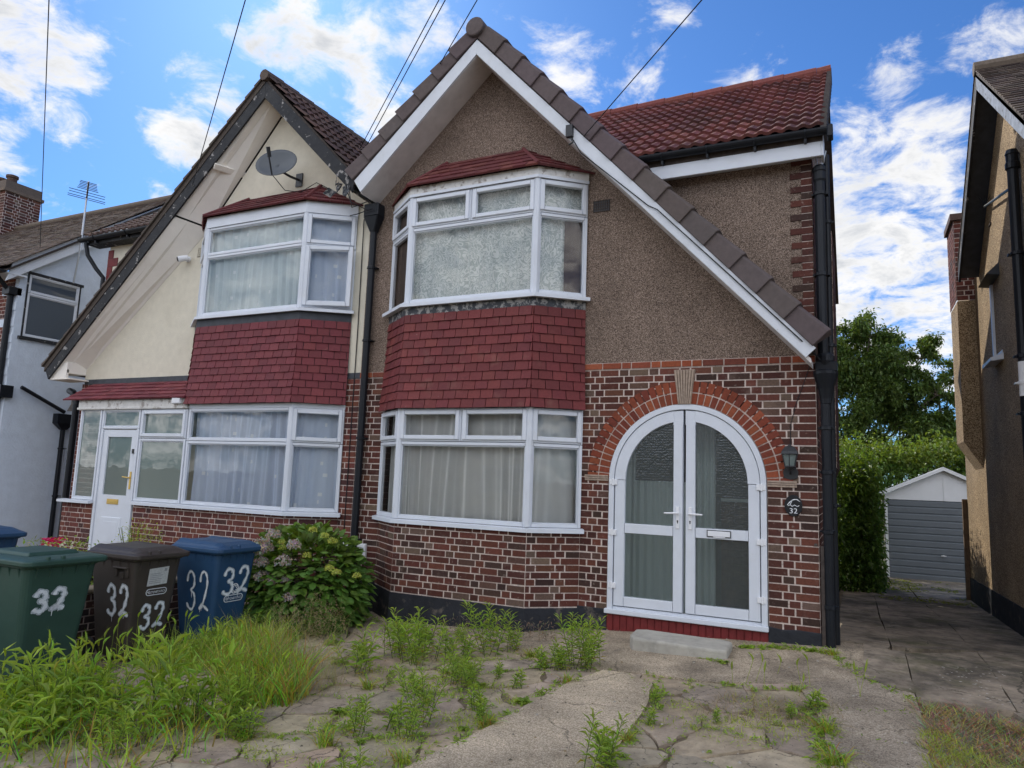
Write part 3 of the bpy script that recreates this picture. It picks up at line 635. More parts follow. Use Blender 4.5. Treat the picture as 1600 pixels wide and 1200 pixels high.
# crazy paving: irregular stones from jittered cells
def clip_half(poly, p, n):
    o = []
    for i in range(len(poly)):
        a, b = poly[i], poly[(i+1) % len(poly)]; da = (a-p).dot(n); db = (b-p).dot(n)
        if da <= 0: o.append(a)
        if (da < 0) != (db < 0) and da != db: o.append(a+(b-a)*(da/(da-db)))
    return o
SEEDS = []
gx = -6.2
rnd = random.Random(11)
while gx < .3:
    gy = -7.2
    while gy < -1.0: SEEDS.append(Vector((gx+rnd.uniform(-.19, .19), gy+rnd.uniform(-.19, .19)))); gy += .40
    gx += .47
STONE_COL = [(.44, .35, .24), (.42, .34, .24), (.38, .31, .225), (.43, .35, .25), (.37, .30, .22), (.44, .335, .24), (.40, .325, .235)]
mb = MB(); JOINTS = []
for s in SEEDS:
    if (s.y > -1.15 and s.x > -1.7) or s.x < -5.6: continue
    poly = [s+Vector(v) for v in ((-1, -1), (1, -1), (1, 1), (-1, 1))]
    for q in SEEDS:
        if q is s or (q-s).length > 1.6: continue
        m_ = (s+q)/2; poly = clip_half(poly, m_, (q-s).normalized())
        if len(poly) < 3: break
    if len(poly) < 3: continue
    cen = sum(poly, Vector((0, 0)))/len(poly)
    for i in range(len(poly)):
        a, b = poly[i], poly[(i+1) % len(poly)]
        if a.x < b.x and not any(inside(q_, pl_) for q_ in (a, b) for pl_ in (PATH, APRON)): JOINTS.append((a, b))
    P = [(cen+(p-cen)*(1-.009/max(.1, (p-cen).length))) for p in poly]
    poly_sheet(mb, [(p.x, p.y) for p in P], -.006+rnd.uniform(-.003, .006), .10, .06, vary(rnd.choice(STONE_COL), .1), .03, (rnd.uniform(-.012, .012), rnd.uniform(-.012, .012)))
tag(mb.build('crazy_paving', MT['paver']), kind='structure')
# manhole cover set in the drive
mh = thing('manhole_cover', (.84, 1.45, G(.84, 1.45)+.02), 'rectangular rusty dark manhole cover set into the shaded driveway', 'manhole cover')
mb = MB(); F_ = Fr((.60, .98, G(.84, 1.45)+.004), (1, .08, 0), (-.03, 1, -.03))
mb.box((0, 0, 0), (.46, .98, .016), F=F_)
for i in range(9):
    for j in range(18): mb.box((.03+i*.046, .03+j*.052, .016), (.06+i*.046, .06+j*.052, .020), F=F_)
mb.build('cover_plate', MT['wood_dark'], mh); mb = MB()
for lo, hi in (((-.03, -.03, 0), (0, 1.01, .014)), ((.46, -.03, 0), (.49, 1.01, .014)), ((0, -.03, 0), (.46, 0, .014)), ((0, .98, 0), (.46, 1.01, .014))): mb.box(lo, hi, F=F_)
mb.build('cover_frame', MT['black_metal'], mh)

# ------------------------------------------------------------------ house 32
HB = (-2.8, 0, 0)
house = thing('semi_detached_house', HB, 'brown pebbledash half of the semi with arched white double doors and white bargeboards', 'house')
BAY = [(-5.19, 0), (-4.66, -.40), (-2.92, -.40), (-2.45, 0)]
def facets(pts): return [seg(pts[i], pts[i+1]) for i in range(len(pts)-1)]
ACX, ACZ, AR, ARO = -1.295, 1.50, .825, 1.075
# brick ground-floor wall beside and around the door
def door_trim(z):
    w0, w1 = 0., 2.45; c = 2.45+ACX          # local a: x = a - 2.45
    if z < ACZ: h = AR+.003
    elif z < ACZ+ARO-.1: h = math.sqrt(max(0, (ARO-.1)**2-(z-ACZ)**2)); h = max(h, 0)
    else: return [(w0, w1)]
    return [(w0, c-h), (c+h, w1)]
mb = MB(); bricks(mb, Fr((-2.45, 0, 0), (1, 0, 0), (0, 0, 1)), 2.45, .108, 2.72, door_trim)
mb2 = mb; bricks(mb, Fr((-5.62, 0, 0), (1, 0, 0), (0, 0, 1)), .43, .12, 2.72)
for (F, w) in facets(BAY): bricks(mb, F, w, .08, .905)
# return wall down the drive
bricks(mb, Fr((0, 0, 0), (0, 1, 0), (0, 0, 1)), 6.4, .10, 4.9)
mb.build('brick_wall', [MT['brick'], MT['mortar']], house)
# header course of orange bricks under the pebbledash
def header(x0, x1):
    mb = MB(); mb.box((x0, 2.722, -.01), (x1, 2.80, .004), 1, F=FRONT); x = x1
    while x > x0+.02:
        L = random.choice((.2145, .2145, .1025)); mb.box((max(x0, x-L), 2.729, 0), (x-.004, 2.796, .014+rc(0, .003)), 0, vary(random.choice([(.28, .07, .03), (.22, .055, .03), (.16, .045, .03), (.30, .085, .04)]), .15), FRONT, .002); x -= L+.008
    return mb.build('header_course', [MT['orange'], MT['mortar']], house)
header(-2.45, 0.); header(-5.62, -5.2)
# pebbledash
mb = MB()
mb.poly([(-2.45, 2.80), (0, 2.80), (0, 4.9), (-2.12, 4.9), (-2.45, 5.25)], -.2, 0, F=FRONT)
mb.poly([(-5.62, 2.80), (-5.19, 2.80), (-5.19, 5.42), (-5.62, 5.12)], -.2, 0, F=FRONT)
mb.poly([(-5.19, 5.0), (-2.45, 5.0), (-2.45, 5.25), (-3.80, 6.72), (-5.19, 5.45)], -.2, 0, F=FRONT)
mb.build('pebbledash_wall', MT['pebble'], house)
mb = MB(); z = 2.86; i = 0
while z < 4.85:
    w = .105 if i % 2 else .205+rc(-.006, .01); mb.box((-w, z+.004, 0), (-.002 if True else 0, z+.071, .008+rc(0, .003)), 0, vary(random.choice(BRICKS[:11]), .2), FRONT, .0015)
    mb.box((-.105, z-.004, 0), (-.003, z+.004, .003), 1, (1, 1, 1), FRONT); z += .075; i += 1
mb.build('quoin', [MT['brick'], MT['mortar']], house)
# plinth
mb = MB(); mb.poly([(-.47, -.3), (0.012, -.3), (0.012, .118), (-.20, .125), (-.34, .112), (-.47, .13)], -.1, .014, F=FRONT); mb.build('plinth', MT['bitumen'], house, bevel=.006); mb = MB(); mb.poly([(-2.46, -.4), (-2.12, -.4), (-2.12, .112), (-2.46, .115)], -.1, .016, F=FRONT)
mb.build('plinth', MT['bitumen'], house, bevel=.006)
band(BAY, -.5, .088, .016, 'bitumen', house, 'bay_plinth', .001)
mb = MB(); mb.poly([(-5.62, -.5), (-5.19, -.5), (-5.19, .12), (-5.62, .12)], -.1, .016, F=FRONT); mb.build('plinth', MT['bitumen'], house)
mb = MB(); mb.box((0, 0, -.6), (.012, 6.4, .05)); mb.build('plinth', MT['bitumen'], house)
# brick arch
ba = MB(); n = 42
ring(ba, arc(ACX, ACZ, ARO+.004, -2, 182, 60), arc(ACX, ACZ, AR, -2, 182, 60), -.08, .003, 1, closed=False)
for (ra, rb, off) in ((AR+.004, AR+.117, 0.), (AR+.131, ARO-.002, .35)):
    nn = 40
    for i in range(nn):
        a0 = 180*(i+.08)/nn; a1 = 180*(i+.90)/nn
        if abs((a0+a1)/2-90) < 4: continue
        pts = [(ACX+r*math.cos(R_(t)), ACZ+r*math.sin(R_(t))) for r, t in ((ra, a0), (rb, a0), (rb, a1), (ra, a1))]
        ba.poly(pts, 0, .012+rc(-.002, .003), 0, vary(random.choice([(.23, .055, .025), (.19, .042, .021), (.26, .068, .03), (.155, .036, .021), (.21, .05, .025)]), .15), FRONT)
ao = ba.build('brick_arch', [MT['orange'], MT['mortar']], house)
ks = MB(); zk0, zk1 = ACZ+AR-.01, ACZ+AR+.37
ks.poly([(ACX-.068, zk0), (ACX+.068, zk0), (ACX+.115, zk1), (ACX-.115, zk1)], 0, .018, F=FRONT)
for i in range(7):
    t0, t1 = -1+2*(i+.14)/7, -1+2*(i+.86)/7
    ks.poly([(ACX+t0*.066, zk0+.004), (ACX+t1*.066, zk0+.004), (ACX+t1*.111, zk1-.004), (ACX+t0*.111, zk1-.004)], .018, .036, F=FRONT)
ks.build('keystone', MT['stone'], ao, bevel=.003)
for x0, x1 in ((ACX-ARO-.03, ACX-AR-.006), (ACX+AR+.006, ACX+ARO+.03)):
    im = MB()
    for k, (z, o) in enumerate(((ACZ+.0, .018), (ACZ+.022, .024), (ACZ+.044, .03))): im.box((x0, z-.02, 0), (x1, z, o), F=FRONT)
    im.build('impost', MT['stone'], ao, bevel=.003)
# bay windows
cells_front_up = [(0, .70, .5, 1, 1), (.5, .70, 1, 1, 1), (0, 0, 1, .70, 0)]
cells_side_up = [(0, .70, 1, 1, 1), (0, 0, 1, .70, 0)]
fB = facets(BAY); WIN = offset_poly(BAY, -.012); fW = facets([(-5.19, .0), (-4.655, -.388), (-2.925, -.388), (-2.45, .0)])
COR = [(-4.655, -.388), (-2.925, -.388)]
wl = bay_window(house, fW, .945, 2.265, [cells_side_up, cells_front_up, cells_side_up], corners=COR)
sill_strip([(-5.22, 0), (-4.67, -.395), (-2.91, -.395), (-2.42, 0)], .945, 0, .06, .045, parent=wl)
wu = bay_window(house, fW, 3.575, 4.955, [cells_side_up, cells_front_up, cells_side_up], corners=COR)
sill_strip([(-5.22, 0), (-4.67, -.395), (-2.91, -.395), (-2.42, 0)], 3.575, 0, .09, .045, parent=wu)
band(BAY, 4.957, 5.085, .035, 'timber_white', house, 'bay_fascia', .0)
band(BAY, 4.95, 4.985, .012, 'upvc', house, 'bay_head_trim', .036)
band(BAY, .905, .945, .004, 'mortar', house, 'bed_joint', .0)
tile_hanging(house, BAY, 2.262, 3.43, 11, 'tile_red_worn', [(.150, .028, .028), (.138, .025, .026), (.162, .032, .030), (.13, .025, .026)])
band(BAY, 2.26, 3.56, .010, 'lead_clean', house, 'bay_core', -.010)
band(BAY, 3.425, 3.54, .012, 'lead', house, 'lead_flashing', .004)
bay_roof(house, BAY, 5.075, 5.55, (-4.42, -3.32), 'tile_red_worn', [(.13, .032, .034), (.105, .028, .03), (.15, .045, .04)])
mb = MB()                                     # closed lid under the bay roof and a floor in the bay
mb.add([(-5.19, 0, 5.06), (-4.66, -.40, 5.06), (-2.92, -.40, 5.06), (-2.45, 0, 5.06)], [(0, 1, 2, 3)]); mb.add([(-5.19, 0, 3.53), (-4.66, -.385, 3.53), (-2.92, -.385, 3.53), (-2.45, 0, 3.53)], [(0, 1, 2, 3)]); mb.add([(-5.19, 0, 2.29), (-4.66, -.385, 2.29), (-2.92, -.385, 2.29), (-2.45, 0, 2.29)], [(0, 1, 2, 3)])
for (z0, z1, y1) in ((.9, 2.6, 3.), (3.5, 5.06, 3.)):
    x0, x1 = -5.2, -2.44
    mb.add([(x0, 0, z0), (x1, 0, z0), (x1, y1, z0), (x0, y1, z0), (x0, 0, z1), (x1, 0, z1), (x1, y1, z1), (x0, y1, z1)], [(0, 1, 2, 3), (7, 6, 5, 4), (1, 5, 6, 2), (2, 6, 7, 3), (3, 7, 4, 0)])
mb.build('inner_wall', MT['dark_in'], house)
curtain('lace_curtain', fW, 3.60, 4.93, 'lace', 'white leafy lace curtain inside the upper bay window of the brown house', 6, .026, -.10)
curtain('net_curtain', fW, .97, 2.24, 'net', 'plain gathered net curtain inside the ground floor bay of the brown house', 5.5, .034, -.12)
Fd, wd_ = fW[2]; curtain('drape', [(Fr(Fd(wd_*.55, 0, 0), Fd.u, Fd.v), wd_*.43)], 3.60, 4.62, 'drape', 'brown drape at right side pane of the upper bay of the brown house', 9, .012, -.05)
Fd, wd_ = fW[0]; curtain('drape', [(Fr(Fd(.02, 0, 0), Fd.u, Fd.v), wd_*.8)], 3.60, 4.93, 'drape', 'brown drape at left side pane of the upper bay of the brown house', 9, .012, -.05)
# front doors
def door_leaf(side):
    s = side; cx = ACX
    X = lambda d: cx+s*d
    d = MB(); Ri, Ro = .640, .758
    def bx(d0, d1, z0, z1, c0, c1): d.box((min(X(d0), X(d1)), z0, c0), (max(X(d0), X(d1)), z1, c1), F=FRONT, taper=.006)
    bx(Ri, Ro, .155, ACZ, -.05, .010); bx(.012, .118, .155, ACZ+.64, -.05, .012)
    bx(.112, Ri+.006, .155, .262, -.05, .008); bx(.112, Ri+.006, .925, 1.035, -.05, .008)
    a0, a1 = (0, 81) if s > 0 else (180, 99)
    ring(d, arc(cx, ACZ, Ro, a0, a1, 24), arc(cx, ACZ, Ri, a0, a1, 24), -.05, .010, closed=False)
    # top piece joining stile and arch
    d.poly([(X(.012), ACZ+.60), (X(.118), ACZ+.60), (X(.118), ACZ+math.sqrt(Ro**2-.118**2)-.003), (X(.012), ACZ+Ro-.004)], -.05, .009, F=FRONT)
    leaf = d.build('door_leaf', MT['upvc'], house, bevel=.002)
    g = MB()
    t0 = math.degrees(math.acos(.115/.655)); A = [(X(.655*math.cos(R_(t0*i/20))), ACZ+.655*math.sin(R_(t0*i/20))) for i in range(21)]
    up = [(X(.115), 1.03), (X(.648), 1.03), (X(.655), ACZ)]+A[1:]+[(X(.115), ACZ+.64)]
    g.quad([FRONT(a, b, -.02) for a, b in up]); g.quad([FRONT(a, b, -.02) for a, b in ((X(.112), .258), (X(.646), .258), (X(.646), .93), (X(.112), .93))])
    g.build('door_pane', MT['glass_door'], leaf)
    h = MB(); bxh = lambda d0, d1, z0, z1, c0, c1: h.box((min(X(d0), X(d1)), z0, c0), (max(X(d0), X(d1)), z1, c1), F=FRONT)
    bxh(.047, .083, 1.01, 1.24, .012, .022); h.tube([FRONT(X(.065), 1.17, .02), FRONT(X(.065), 1.17, .06)], .011, 8); h.tube([FRONT(X(.055), 1.172, .058), FRONT(X(.20), 1.168, .062)], [.012, .009], 8)
    h.build('door_handle', MT['white_plastic'], leaf, bevel=.003)
    k = MB(); k.lathe(FRONT(X(.065), 1.09, .022), [(.009, 0), (.009, .002)], 10, ax=(0, -1, 0)); k.box((X(.065)-.005, 1.066, .022), (X(.065)+.005, 1.09, .0235), F=FRONT); k.build('keyhole', MT['black_metal'], leaf)
    for z in (.34, .90, 1.44):
        hg = MB(); hg.box((min(X(.725), X(.815)), z, .006), (max(X(.725), X(.815)), z+.06, .028), F=FRONT); hg.tube([FRONT(X(.775), z-.008, .022), FRONT(X(.775), z+.068, .022)], .014, 8)
        hg.build('hinge', MT['white_plastic'], leaf, bevel=.004)
    return leaf
lf = door_leaf(-1); rt = door_leaf(1)
mb = MB(); mb.box((ACX+.235, .948, .008), (ACX+.475, 1.018, .016), F=FRONT); lb = mb.build('letterbox', MT['black_metal'], rt)
mb = MB(); mb.box((ACX+.243, .956, .016), (ACX+.467, 1.010, .021), F=FRONT, taper=.004); mb.box((ACX+.30, .946, .012), (ACX+.42, .955, .024), F=FRONT); mb.build('letterbox_flap', MT['white_plastic'], lb)
mb = MB(); ring(mb, [(ACX+AR-.004, .125)]+arc(ACX, ACZ, AR-.004, 0, 180, 48)+[(ACX-AR+.004, .125)], [(ACX+.764, .125)]+arc(ACX, ACZ, .764, 0, 180, 48)+[(ACX-.764, .125)], -.06, .022, closed=False)
mb.box((ACX-.764, .10, -.06), (ACX+.764, .15, -.005), F=FRONT)
mb.build('door_frame', MT['upvc'], house, bevel=.004)
mb = MB(); mb.box((ACX-AR-.02, .075, -.06), (ACX+AR+.005, .125, .05), F=FRONT); mb.build('door_sill', MT['upvc'], house, bevel=.006)
mb = MB(); mb.box((ACX-AR-.005, -.35, -.06), (ACX+AR+.002, .075, .006), F=FRONT); x = ACX-AR
while x < ACX+AR-.05: mb.box((x+.004, -.34, .006), (x+.071, .07, .012+rc(0, .004)), F=FRONT, taper=.002); x += .075
mb.build('door_plinth', MT['red_paint'], house)
# porch behind the glass
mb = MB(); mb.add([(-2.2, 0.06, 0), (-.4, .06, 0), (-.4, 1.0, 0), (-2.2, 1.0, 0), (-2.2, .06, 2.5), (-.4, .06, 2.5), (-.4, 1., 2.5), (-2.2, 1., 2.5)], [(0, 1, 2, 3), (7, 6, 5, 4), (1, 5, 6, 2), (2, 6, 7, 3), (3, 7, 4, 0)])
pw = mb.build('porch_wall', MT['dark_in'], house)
def pleats(x0, x1, z0, z1, y, name, m, amp=.012, per=.09):
    mb = MB(); n = int((x1-x0)/.008); V = [(x0+(x1-x0)*i/n, y+amp*math.sin(2*math.pi*i*(x1-x0)/n/per)+amp*.6*math.sin(i*.13), z) for z in (z0, z1) for i in range(n+1)]
    mb.add(V, [(i, i+1, n+2+i, n+1+i) for i in range(n)]); return mb.build(name, m, pw, smooth=True)
pleats(-2.08, -1.32, .06, 1.50, .55, 'porch_curtain', MT['porch_in']); pleats(-2.12, -1.95, .06, 2.3, .45, 'porch_curtain', MT['porch_in'], .02); pleats(-1.27, -1.06, .06, 2.3, .50, 'porch_curtain', MT['porch_in'], .018, .07)
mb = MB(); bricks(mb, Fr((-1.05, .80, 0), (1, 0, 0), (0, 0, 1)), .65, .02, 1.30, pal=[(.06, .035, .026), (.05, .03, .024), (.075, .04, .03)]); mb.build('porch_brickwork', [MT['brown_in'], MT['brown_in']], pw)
mb = MB(); mb.box((-1.05, .78, 1.30), (-.42, .95, 1.335)); mb.build('porch_shelf', MT['porch_in'], pw)
# gable: soffits, bargeboards, roof slabs, verge tiles
AX = -3.81
mb = MB()
mb.poly([(AX, 6.705), (-5.50, 5.14), (-5.50, 5.18), (AX, 6.745)], 0, .40, F=FRONT)
mb.poly([(AX, 6.705), (-.02, 2.655), (-.02, 2.70), (AX, 6.745)], .001, .40, F=FRONT)
mb.build('soffit', MT['soffit'], house)
mb = MB(); mb.poly([(AX, 6.71), (AX, 6.905), (-5.60, 5.325), (-5.485, 5.155)], .40, .43, F=FRONT); mb.build('bargeboard', MT['bargeboard'], house)
mb = MB(); mb.poly([(AX, 6.71), (-.065, 2.71), (.025, 2.795), (AX, 6.905)], .40, .428, F=FRONT); mb.build('bargeboard', MT['bargeboard'], house)
mb = MB()
mb.poly([(AX, 6.90), (-5.62, 5.29), (-5.62, 5.37), (AX, 6.98)], -3.0, .40, 0, (.08, .06, .05), F=FRONT)
mb.poly([(AX, 6.90), (-2.1, 5.075), (-2.1, 5.155), (AX, 6.98)], -3.0, .0, 0, (.08, .06, .05), F=FRONT); mb.poly([(AX, 6.90), (.01, 2.80), (.01, 2.89), (AX, 6.98)], .0, .40, 0, (.08, .06, .05), F=FRONT)
mb.build('gable_roof', MT['roof_brown'], house)
def verge(x0, z0, x1, z1, n, name='verge_tile'):
    d = Vector((x1-x0, 0, z1-z0)); L = d.length; u = d.normalized(); side = 1 if x1 > x0 else -1
    mb = MB()
    for i in range(n):
        F_ = Fr(Vector((x0, 0, z0))+u*(L*i/n), (side*u if side < 0 else u), Vector((0, -1, 0)).cross(u)*side if False else Vector((-u.z*side, 0, u.x*side)))
        l = L/n; k = vary((.105, .082, .078), .1); t = .010
        # each unit rides over the one below: its lower end stands proud
        V = []
        for a, pr in ((-.004, 0.), (l+.024, .030)):
            for (b, c) in ((-.045, .432+pr), (.125+pr*.7, .446+pr), (.150+pr, .40+pr), (.150+pr, .18), (-.045, .40)): V.append(Vector((x0, 0, z0))+u*(L*i/n+a)+F_.v*b+Vector((0, -c, 0)))
        m5 = [(k_, (k_+1) % 5, 5+(k_+1) % 5, 5+k_) for k_ in range(5)]+[(0, 4, 3, 2, 1), (5, 6, 7, 8, 9)]
        if side > 0: m5 = [f[::-1] for f in m5]
        mb.add(V, m5, 0, k)
    return mb.build(name, MT['verge'], house, bevel=.006)
verge(AX+.03, 6.965, .015, 2.86, 15); verge(AX-.03, 6.965, -5.63, 5.385, 7)
mb = MB(); mb.lathe((AX-.02, -.485, 7.06), [(.04, -.012), (.11, -.006), (.125, .004), (.125, .35)], 24, ax=(0, 1, 0), c=(.105, .082, .078)); mb.build('ridge_end_cap', MT['verge'], house, smooth=False, bevel=.004)
mb = MB(); mb.tube([(AX-.02, -.13, 7.05), (AX-.02, 3.0, 7.05)], .115, 12, c=(.105, .082, .078)); mb.build('gable_ridge', MT['verge'], house)
# main roof over the side extension
EV = Vector((-3.75, -.25, 5.09)); UPR = Vector((0, 3.25, 2.40)); RL = UPR.length
mb = MB(); roof_pan(mb, EV, (1, 0, 0), UPR, 3.88, RL, .30, .135, .019, [(.15, .046, .040), (.13, .040, .036), (.165, .054, .045), (.115, .038, .035), (.10, .038, .034)], keep=lambda p: p.z > 6.93-1.072*(p.x+3.81))
mb.build('tiled_roof', MT['roof_red'], house)
mb = MB(); mb.poly([(-.20, 5.03), (3.0, 7.42), (6.6, 4.95), (6.6, 4.90), (3.0, 7.34), (-.20, 4.95)], -1.95, .115, F=Fr((0, 0, 0), (0, 1, 0), (0, 0, 1))); mb.build('roof_deck', MT['wood_dark'], house)
mb = MB(); x = -3.6
while x < .1:
    mb.tube([(x, 3.0, 7.475), (min(x+.44, .15), 3.0, 7.482)], [.105, .11], 10, c=vary((.17, .05, .04), .1)); x += .445
mb.build('roof_ridge', MT['roof_red'], house)
mb = MB()                                       # right-hand verge trim
for i in range(14):
    p = EV+UPR*(i/13.2); mb.box((.10, p.y-.02, p.z-.06), (.155, p.y+.26, p.z+.06), c=vary((.07, .06, .058), .1), F=WORLD)
mb.build('dry_verge', MT['roof_brown'], house)
mb = MB(); mb.box((-1.76, -.20, 4.80), (.10, -.17, 4.955)); mb.box((-1.76, -.17, 4.86), (.10, 0, 4.88)); mb.poly([(-.198, 4.80), (.0, 4.80), (.0, 5.2), (-.198, 5.05)], .10, .125, F=Fr((0, 0, 0), (0, 1, 0), (0, 0, 1))); mb.build('eaves_fascia', MT['upvc'], house, bevel=.004)
def gutter(parent, p, q, r=.058, name='gutter', brackets=4):
    mb = MB(); p, q = Vector(p), Vector(q); u = (q-p).normalized(); s = Vector((0, 0, 1)).cross(u).normalized(); n = 10; V = []
    for e in (p, q):
        for rad in (r, r-.006):
            for k in range(n+1):
                t = math.pi+math.pi*k/n; V.append(e+s*(rad*math.cos(t))+Vector((0, 0, rad*math.sin(t))))
    m_ = n+1; fs = []
    for k in range(n): fs += [(k, k+1, 2*m_+k+1, 2*m_+k), (m_+k+1, m_+k, 3*m_+k, 3*m_+k+1), (k+1, k, m_+k, m_+k+1), (2*m_+k, 2*m_+k+1, 3*m_+k+1, 3*m_+k)]
    fs += [(0, 2*m_, 3*m_, m_), (n, m_+n, 3*m_+n, 2*m_+n)]; fs += [tuple(range(m_)), tuple(range(2*m_, 3*m_))]
    mb.add(V, fs)
    for i in range(brackets):
        c = p+(q-p)*((i+.5)/brackets); mb.tube([c+s*(r+.004)*math.cos(math.pi+math.pi*k/8)+u*0+Vector((0, 0, (r+.004)*math.sin(math.pi+math.pi*k/8))) for k in range(9)], .008, 5)
        mb.box((c.x-.012, c.y-.0, c.z-.10), (c.x+.012, c.y+r+.04, c.z-.05))
    return mb.build(name, MT['pipe'], parent)
gutter(house, (-1.74, -.265, 5.055), (.20, -.265, 5.04))
mb = MB(); mb.box((.16, -.33, 4.93), (.215, -.20, 5.06)); mb.build('gutter_stop_end', MT['pipe'], house, bevel=.01)
# chimney breast and back of the house
mb = MB(); bricks(mb, Fr((.12, 2.3, 0), (0, 1, 0), (0, 0, 1)), 1.4, 1.75, 4.85); bricks(mb, Fr((0, 2.3, 0), (1, 0, 0), (0, 0, 1)), .12, 1.75, 4.85); mb.poly([(0, 1.45), (.12, 1.75), (0, 1.75)], -3.7, -2.3, 0, (.08, .04, .03), F=FRONT)
mb.build('chimney_breast', [MT['brick'], MT['mortar']], house)
mb = MB(); mb.box((-5.6, 6.38, -.6), (-.003, 6.4, 4.95)); mb.box((-5.6, 0.02, -.6), (-5.58, 6.4, 5.0)); mb.poly([(0.005, 4.9), (6.4, 4.9), (3.0, 7.36)], -.2, -.004, F=Fr((0, 0, 0), (0, 1, 0), (0, 0, 1))); mb.build('back_wall', MT['pebble'], house)
# soil stack and downpipe at the corner
def pipe(parent, pts, r, name='downpipe', collars=(), m='pipe', stand=0):
    mb = MB(); mb.tube(pts, r, 12)
    for z in collars:
        p = Vector(pts[-1]); x = Vector(pts[0]); 
        c = x+(p-x)*((z-x.z)/(p.z-x.z)) if abs(p.z-x.z) > 1e-3 else x
        mb.lathe((c.x, c.y, z), [(r+.002, 0), (r+.012, .004), (r+.012, .035), (r+.002, .04)], 12); mb.box((c.x-r-.03, c.y-.004, z+.012), (c.x+r+.03, c.y+r+.03, z+.028))
    return mb.build(name, MT[m], parent, smooth=False)
pipe(house, [(.072, -.01, 2.78), (.072, -.01, 4.70)], .05, 'soil_stack', (3.6, 4.45))
mb = MB(); mb.lathe((.072, -.01, 4.70), [(.052, -.10), (.06, -.08), (.06, 0), (.066, .01), (.066, .05), (.04, .075)], 14)
mb.build('vent_cowl', MT['pipe'], house)
mb = MB()
for i in range(7): mb.tube([(.072+.03*math.cos(i), -.01+.03*math.sin(i), 4.77), (.072+.07*math.cos(i), -.01+.07*math.sin(i), 4.92)], .0035, 4)
mb.build('bird_spikes', MT['aluminium'], house)
mb = MB(); mb.box((.0, -.08, 2.62), (.20, .10, 2.72)); mb.lathe((.09, 0, 2.30), [(.05, 0), (.055, .06), (.075, .16), (.115, .30), (.115, .34)], 14); mb.lathe((.09, -.01, 2.68), [(.07, 0), (.085, .05), (.085, .10), (.065, .13)], 14); mb.build('hopper_head', MT['pipe'], house, bevel=.01)
pipe(house, [(.085, 0, -.12), (.085, 0, 2.34)], .046, 'downpipe', (.35, 1.05, 1.62, 2.05))
pipe(house, [(.13, .16, -.1), (.13, .16, 4.95)], .034, 'downpipe', (1.3, 2.9, 4.2))
# shared valley hopper and downpipe between the two gables
mb = MB(); mb.box((-5.62, -.17, 4.92), (-5.38, -.01, 5.10)); mb.add([(-5.62, -.17, 4.92), (-5.38, -.17, 4.92), (-5.38, -.01, 4.92), (-5.62, -.01, 4.92), (-5.54, -.12, 4.72), (-5.46, -.12, 4.72), (-5.46, -.02, 4.72), (-5.54, -.02, 4.72)], [(0, 1, 5, 4), (1, 2, 6, 5), (2, 3, 7, 6), (3, 0, 4, 7)])
mb.build('hopper_head', MT['pipe'], house, bevel=.012)
pipe(house, [(-5.50, -.07, -.3), (-5.50, -.07, 4.75)], .046, 'downpipe', (.6, 1.9, 3.2, 4.2))
# air brick
mb = MB(); mb.box((-2.375, 4.60, -.01), (-2.17, 4.74, .003), F=FRONT)
ab = mb.build('air_brick', MT['black_metal'], house); mb = MB()
for i in range(8): mb.box((-2.375+i*.0275, 4.60, .003), (-2.365+i*.0275, 4.74, .010), F=FRONT)
for j in range(5): mb.box((-2.37, 4.60+j*.033, .003), (-2.172, 4.608+j*.033, .009), F=FRONT)
mb.build('air_brick_grille', MT['wood_dark'], ab)

# ------------------------------------------------------------------ adjoining cream house
nb = thing('semi_detached_house', (-8.6, 0, 0), 'cream rendered half of the semi with peeling black bargeboards and a white glazed porch', 'house')
BAYU = [(-8.83, 0), (-8.30, -.40), (-6.40, -.40), (-5.84, 0)]
PORCH = [(-10.78, -.40), (-6.40, -.40), (-5.84, 0)]
mb = MB()
F, w = seg((-9.34, -.40), (-6.40, -.40)); bricks(mb, F, w, -.35, .90, pal=BRICKS_B)
F, w = seg((-6.40, -.40), (-5.84, 0)); bricks(mb, F, w, -.35, .90, pal=BRICKS_B)
F, w = seg((-11.0, -.40), (-10.27, -.40)); bricks(mb, F, w, -.45, .885, pal=BRICKS_B)
F, w = seg((-11.0, 0), (-11.0, -.40)); bricks(mb, F, w, -.45, .885, pal=BRICKS_B)
F, w = seg((-5.84, 0), (-5.62, 0)); bricks(mb, F, w, -.35, 2.72, pal=BRICKS_B)
F, w = seg((-11.47, 0), (-10.80, 0)); bricks(mb, F, w, -.45, 2.79, pal=BRICKS_B)
F, w = seg((-11.47, 6.4), (-11.47, 0)); bricks(mb, F, w, -.45, 2.6, pal=BRICKS_B)
mb.build('brick_wall', [MT['brick'], MT['mortar']], nb)
mb = MB(); mb.box((-5.84, 2.722, -.01), (-5.62, 2.80, .012), F=FRONT); mb.build('string_course', MT['lead_clean'], nb)
WL = [(-11.42, 3.02), (-8.79, 5.17), (-7.42, 6.80), (-5.62, 5.15)]
mb = MB()
mb.poly([(-11.42, 2.84), (-8.83, 2.84), (-8.83, 5.13), (-11.42, 3.02)], -.2, 0, F=FRONT)
mb.poly([(-8.83, 5.02), (-5.84, 5.02), (-5.84, 5.35), (-7.42, 6.80), (-8.83, 5.13)], -.2, 0, F=FRONT)
mb.poly([(-5.84, 2.80), (-5.621, 2.80), (-5.621, 5.15), (-5.84, 5.35)], -.2, -.001, F=FRONT)
mb.poly([(-11.45, 2.0), (-9.0, 2.0), (-9.0, 5.32), (-11.45, 5.32)], -.4, -.202, F=FRONT)
mb.build('render_wall', MT['cream'], nb)
mb = MB(); z = 4.0; i = 0
while z < 5.2:
    w = .13 if i % 2 else .26; mb.box((-11.47, z, -.20), (-11.47+w, z+.145, -.188), F=FRONT); z += .15; i += 1
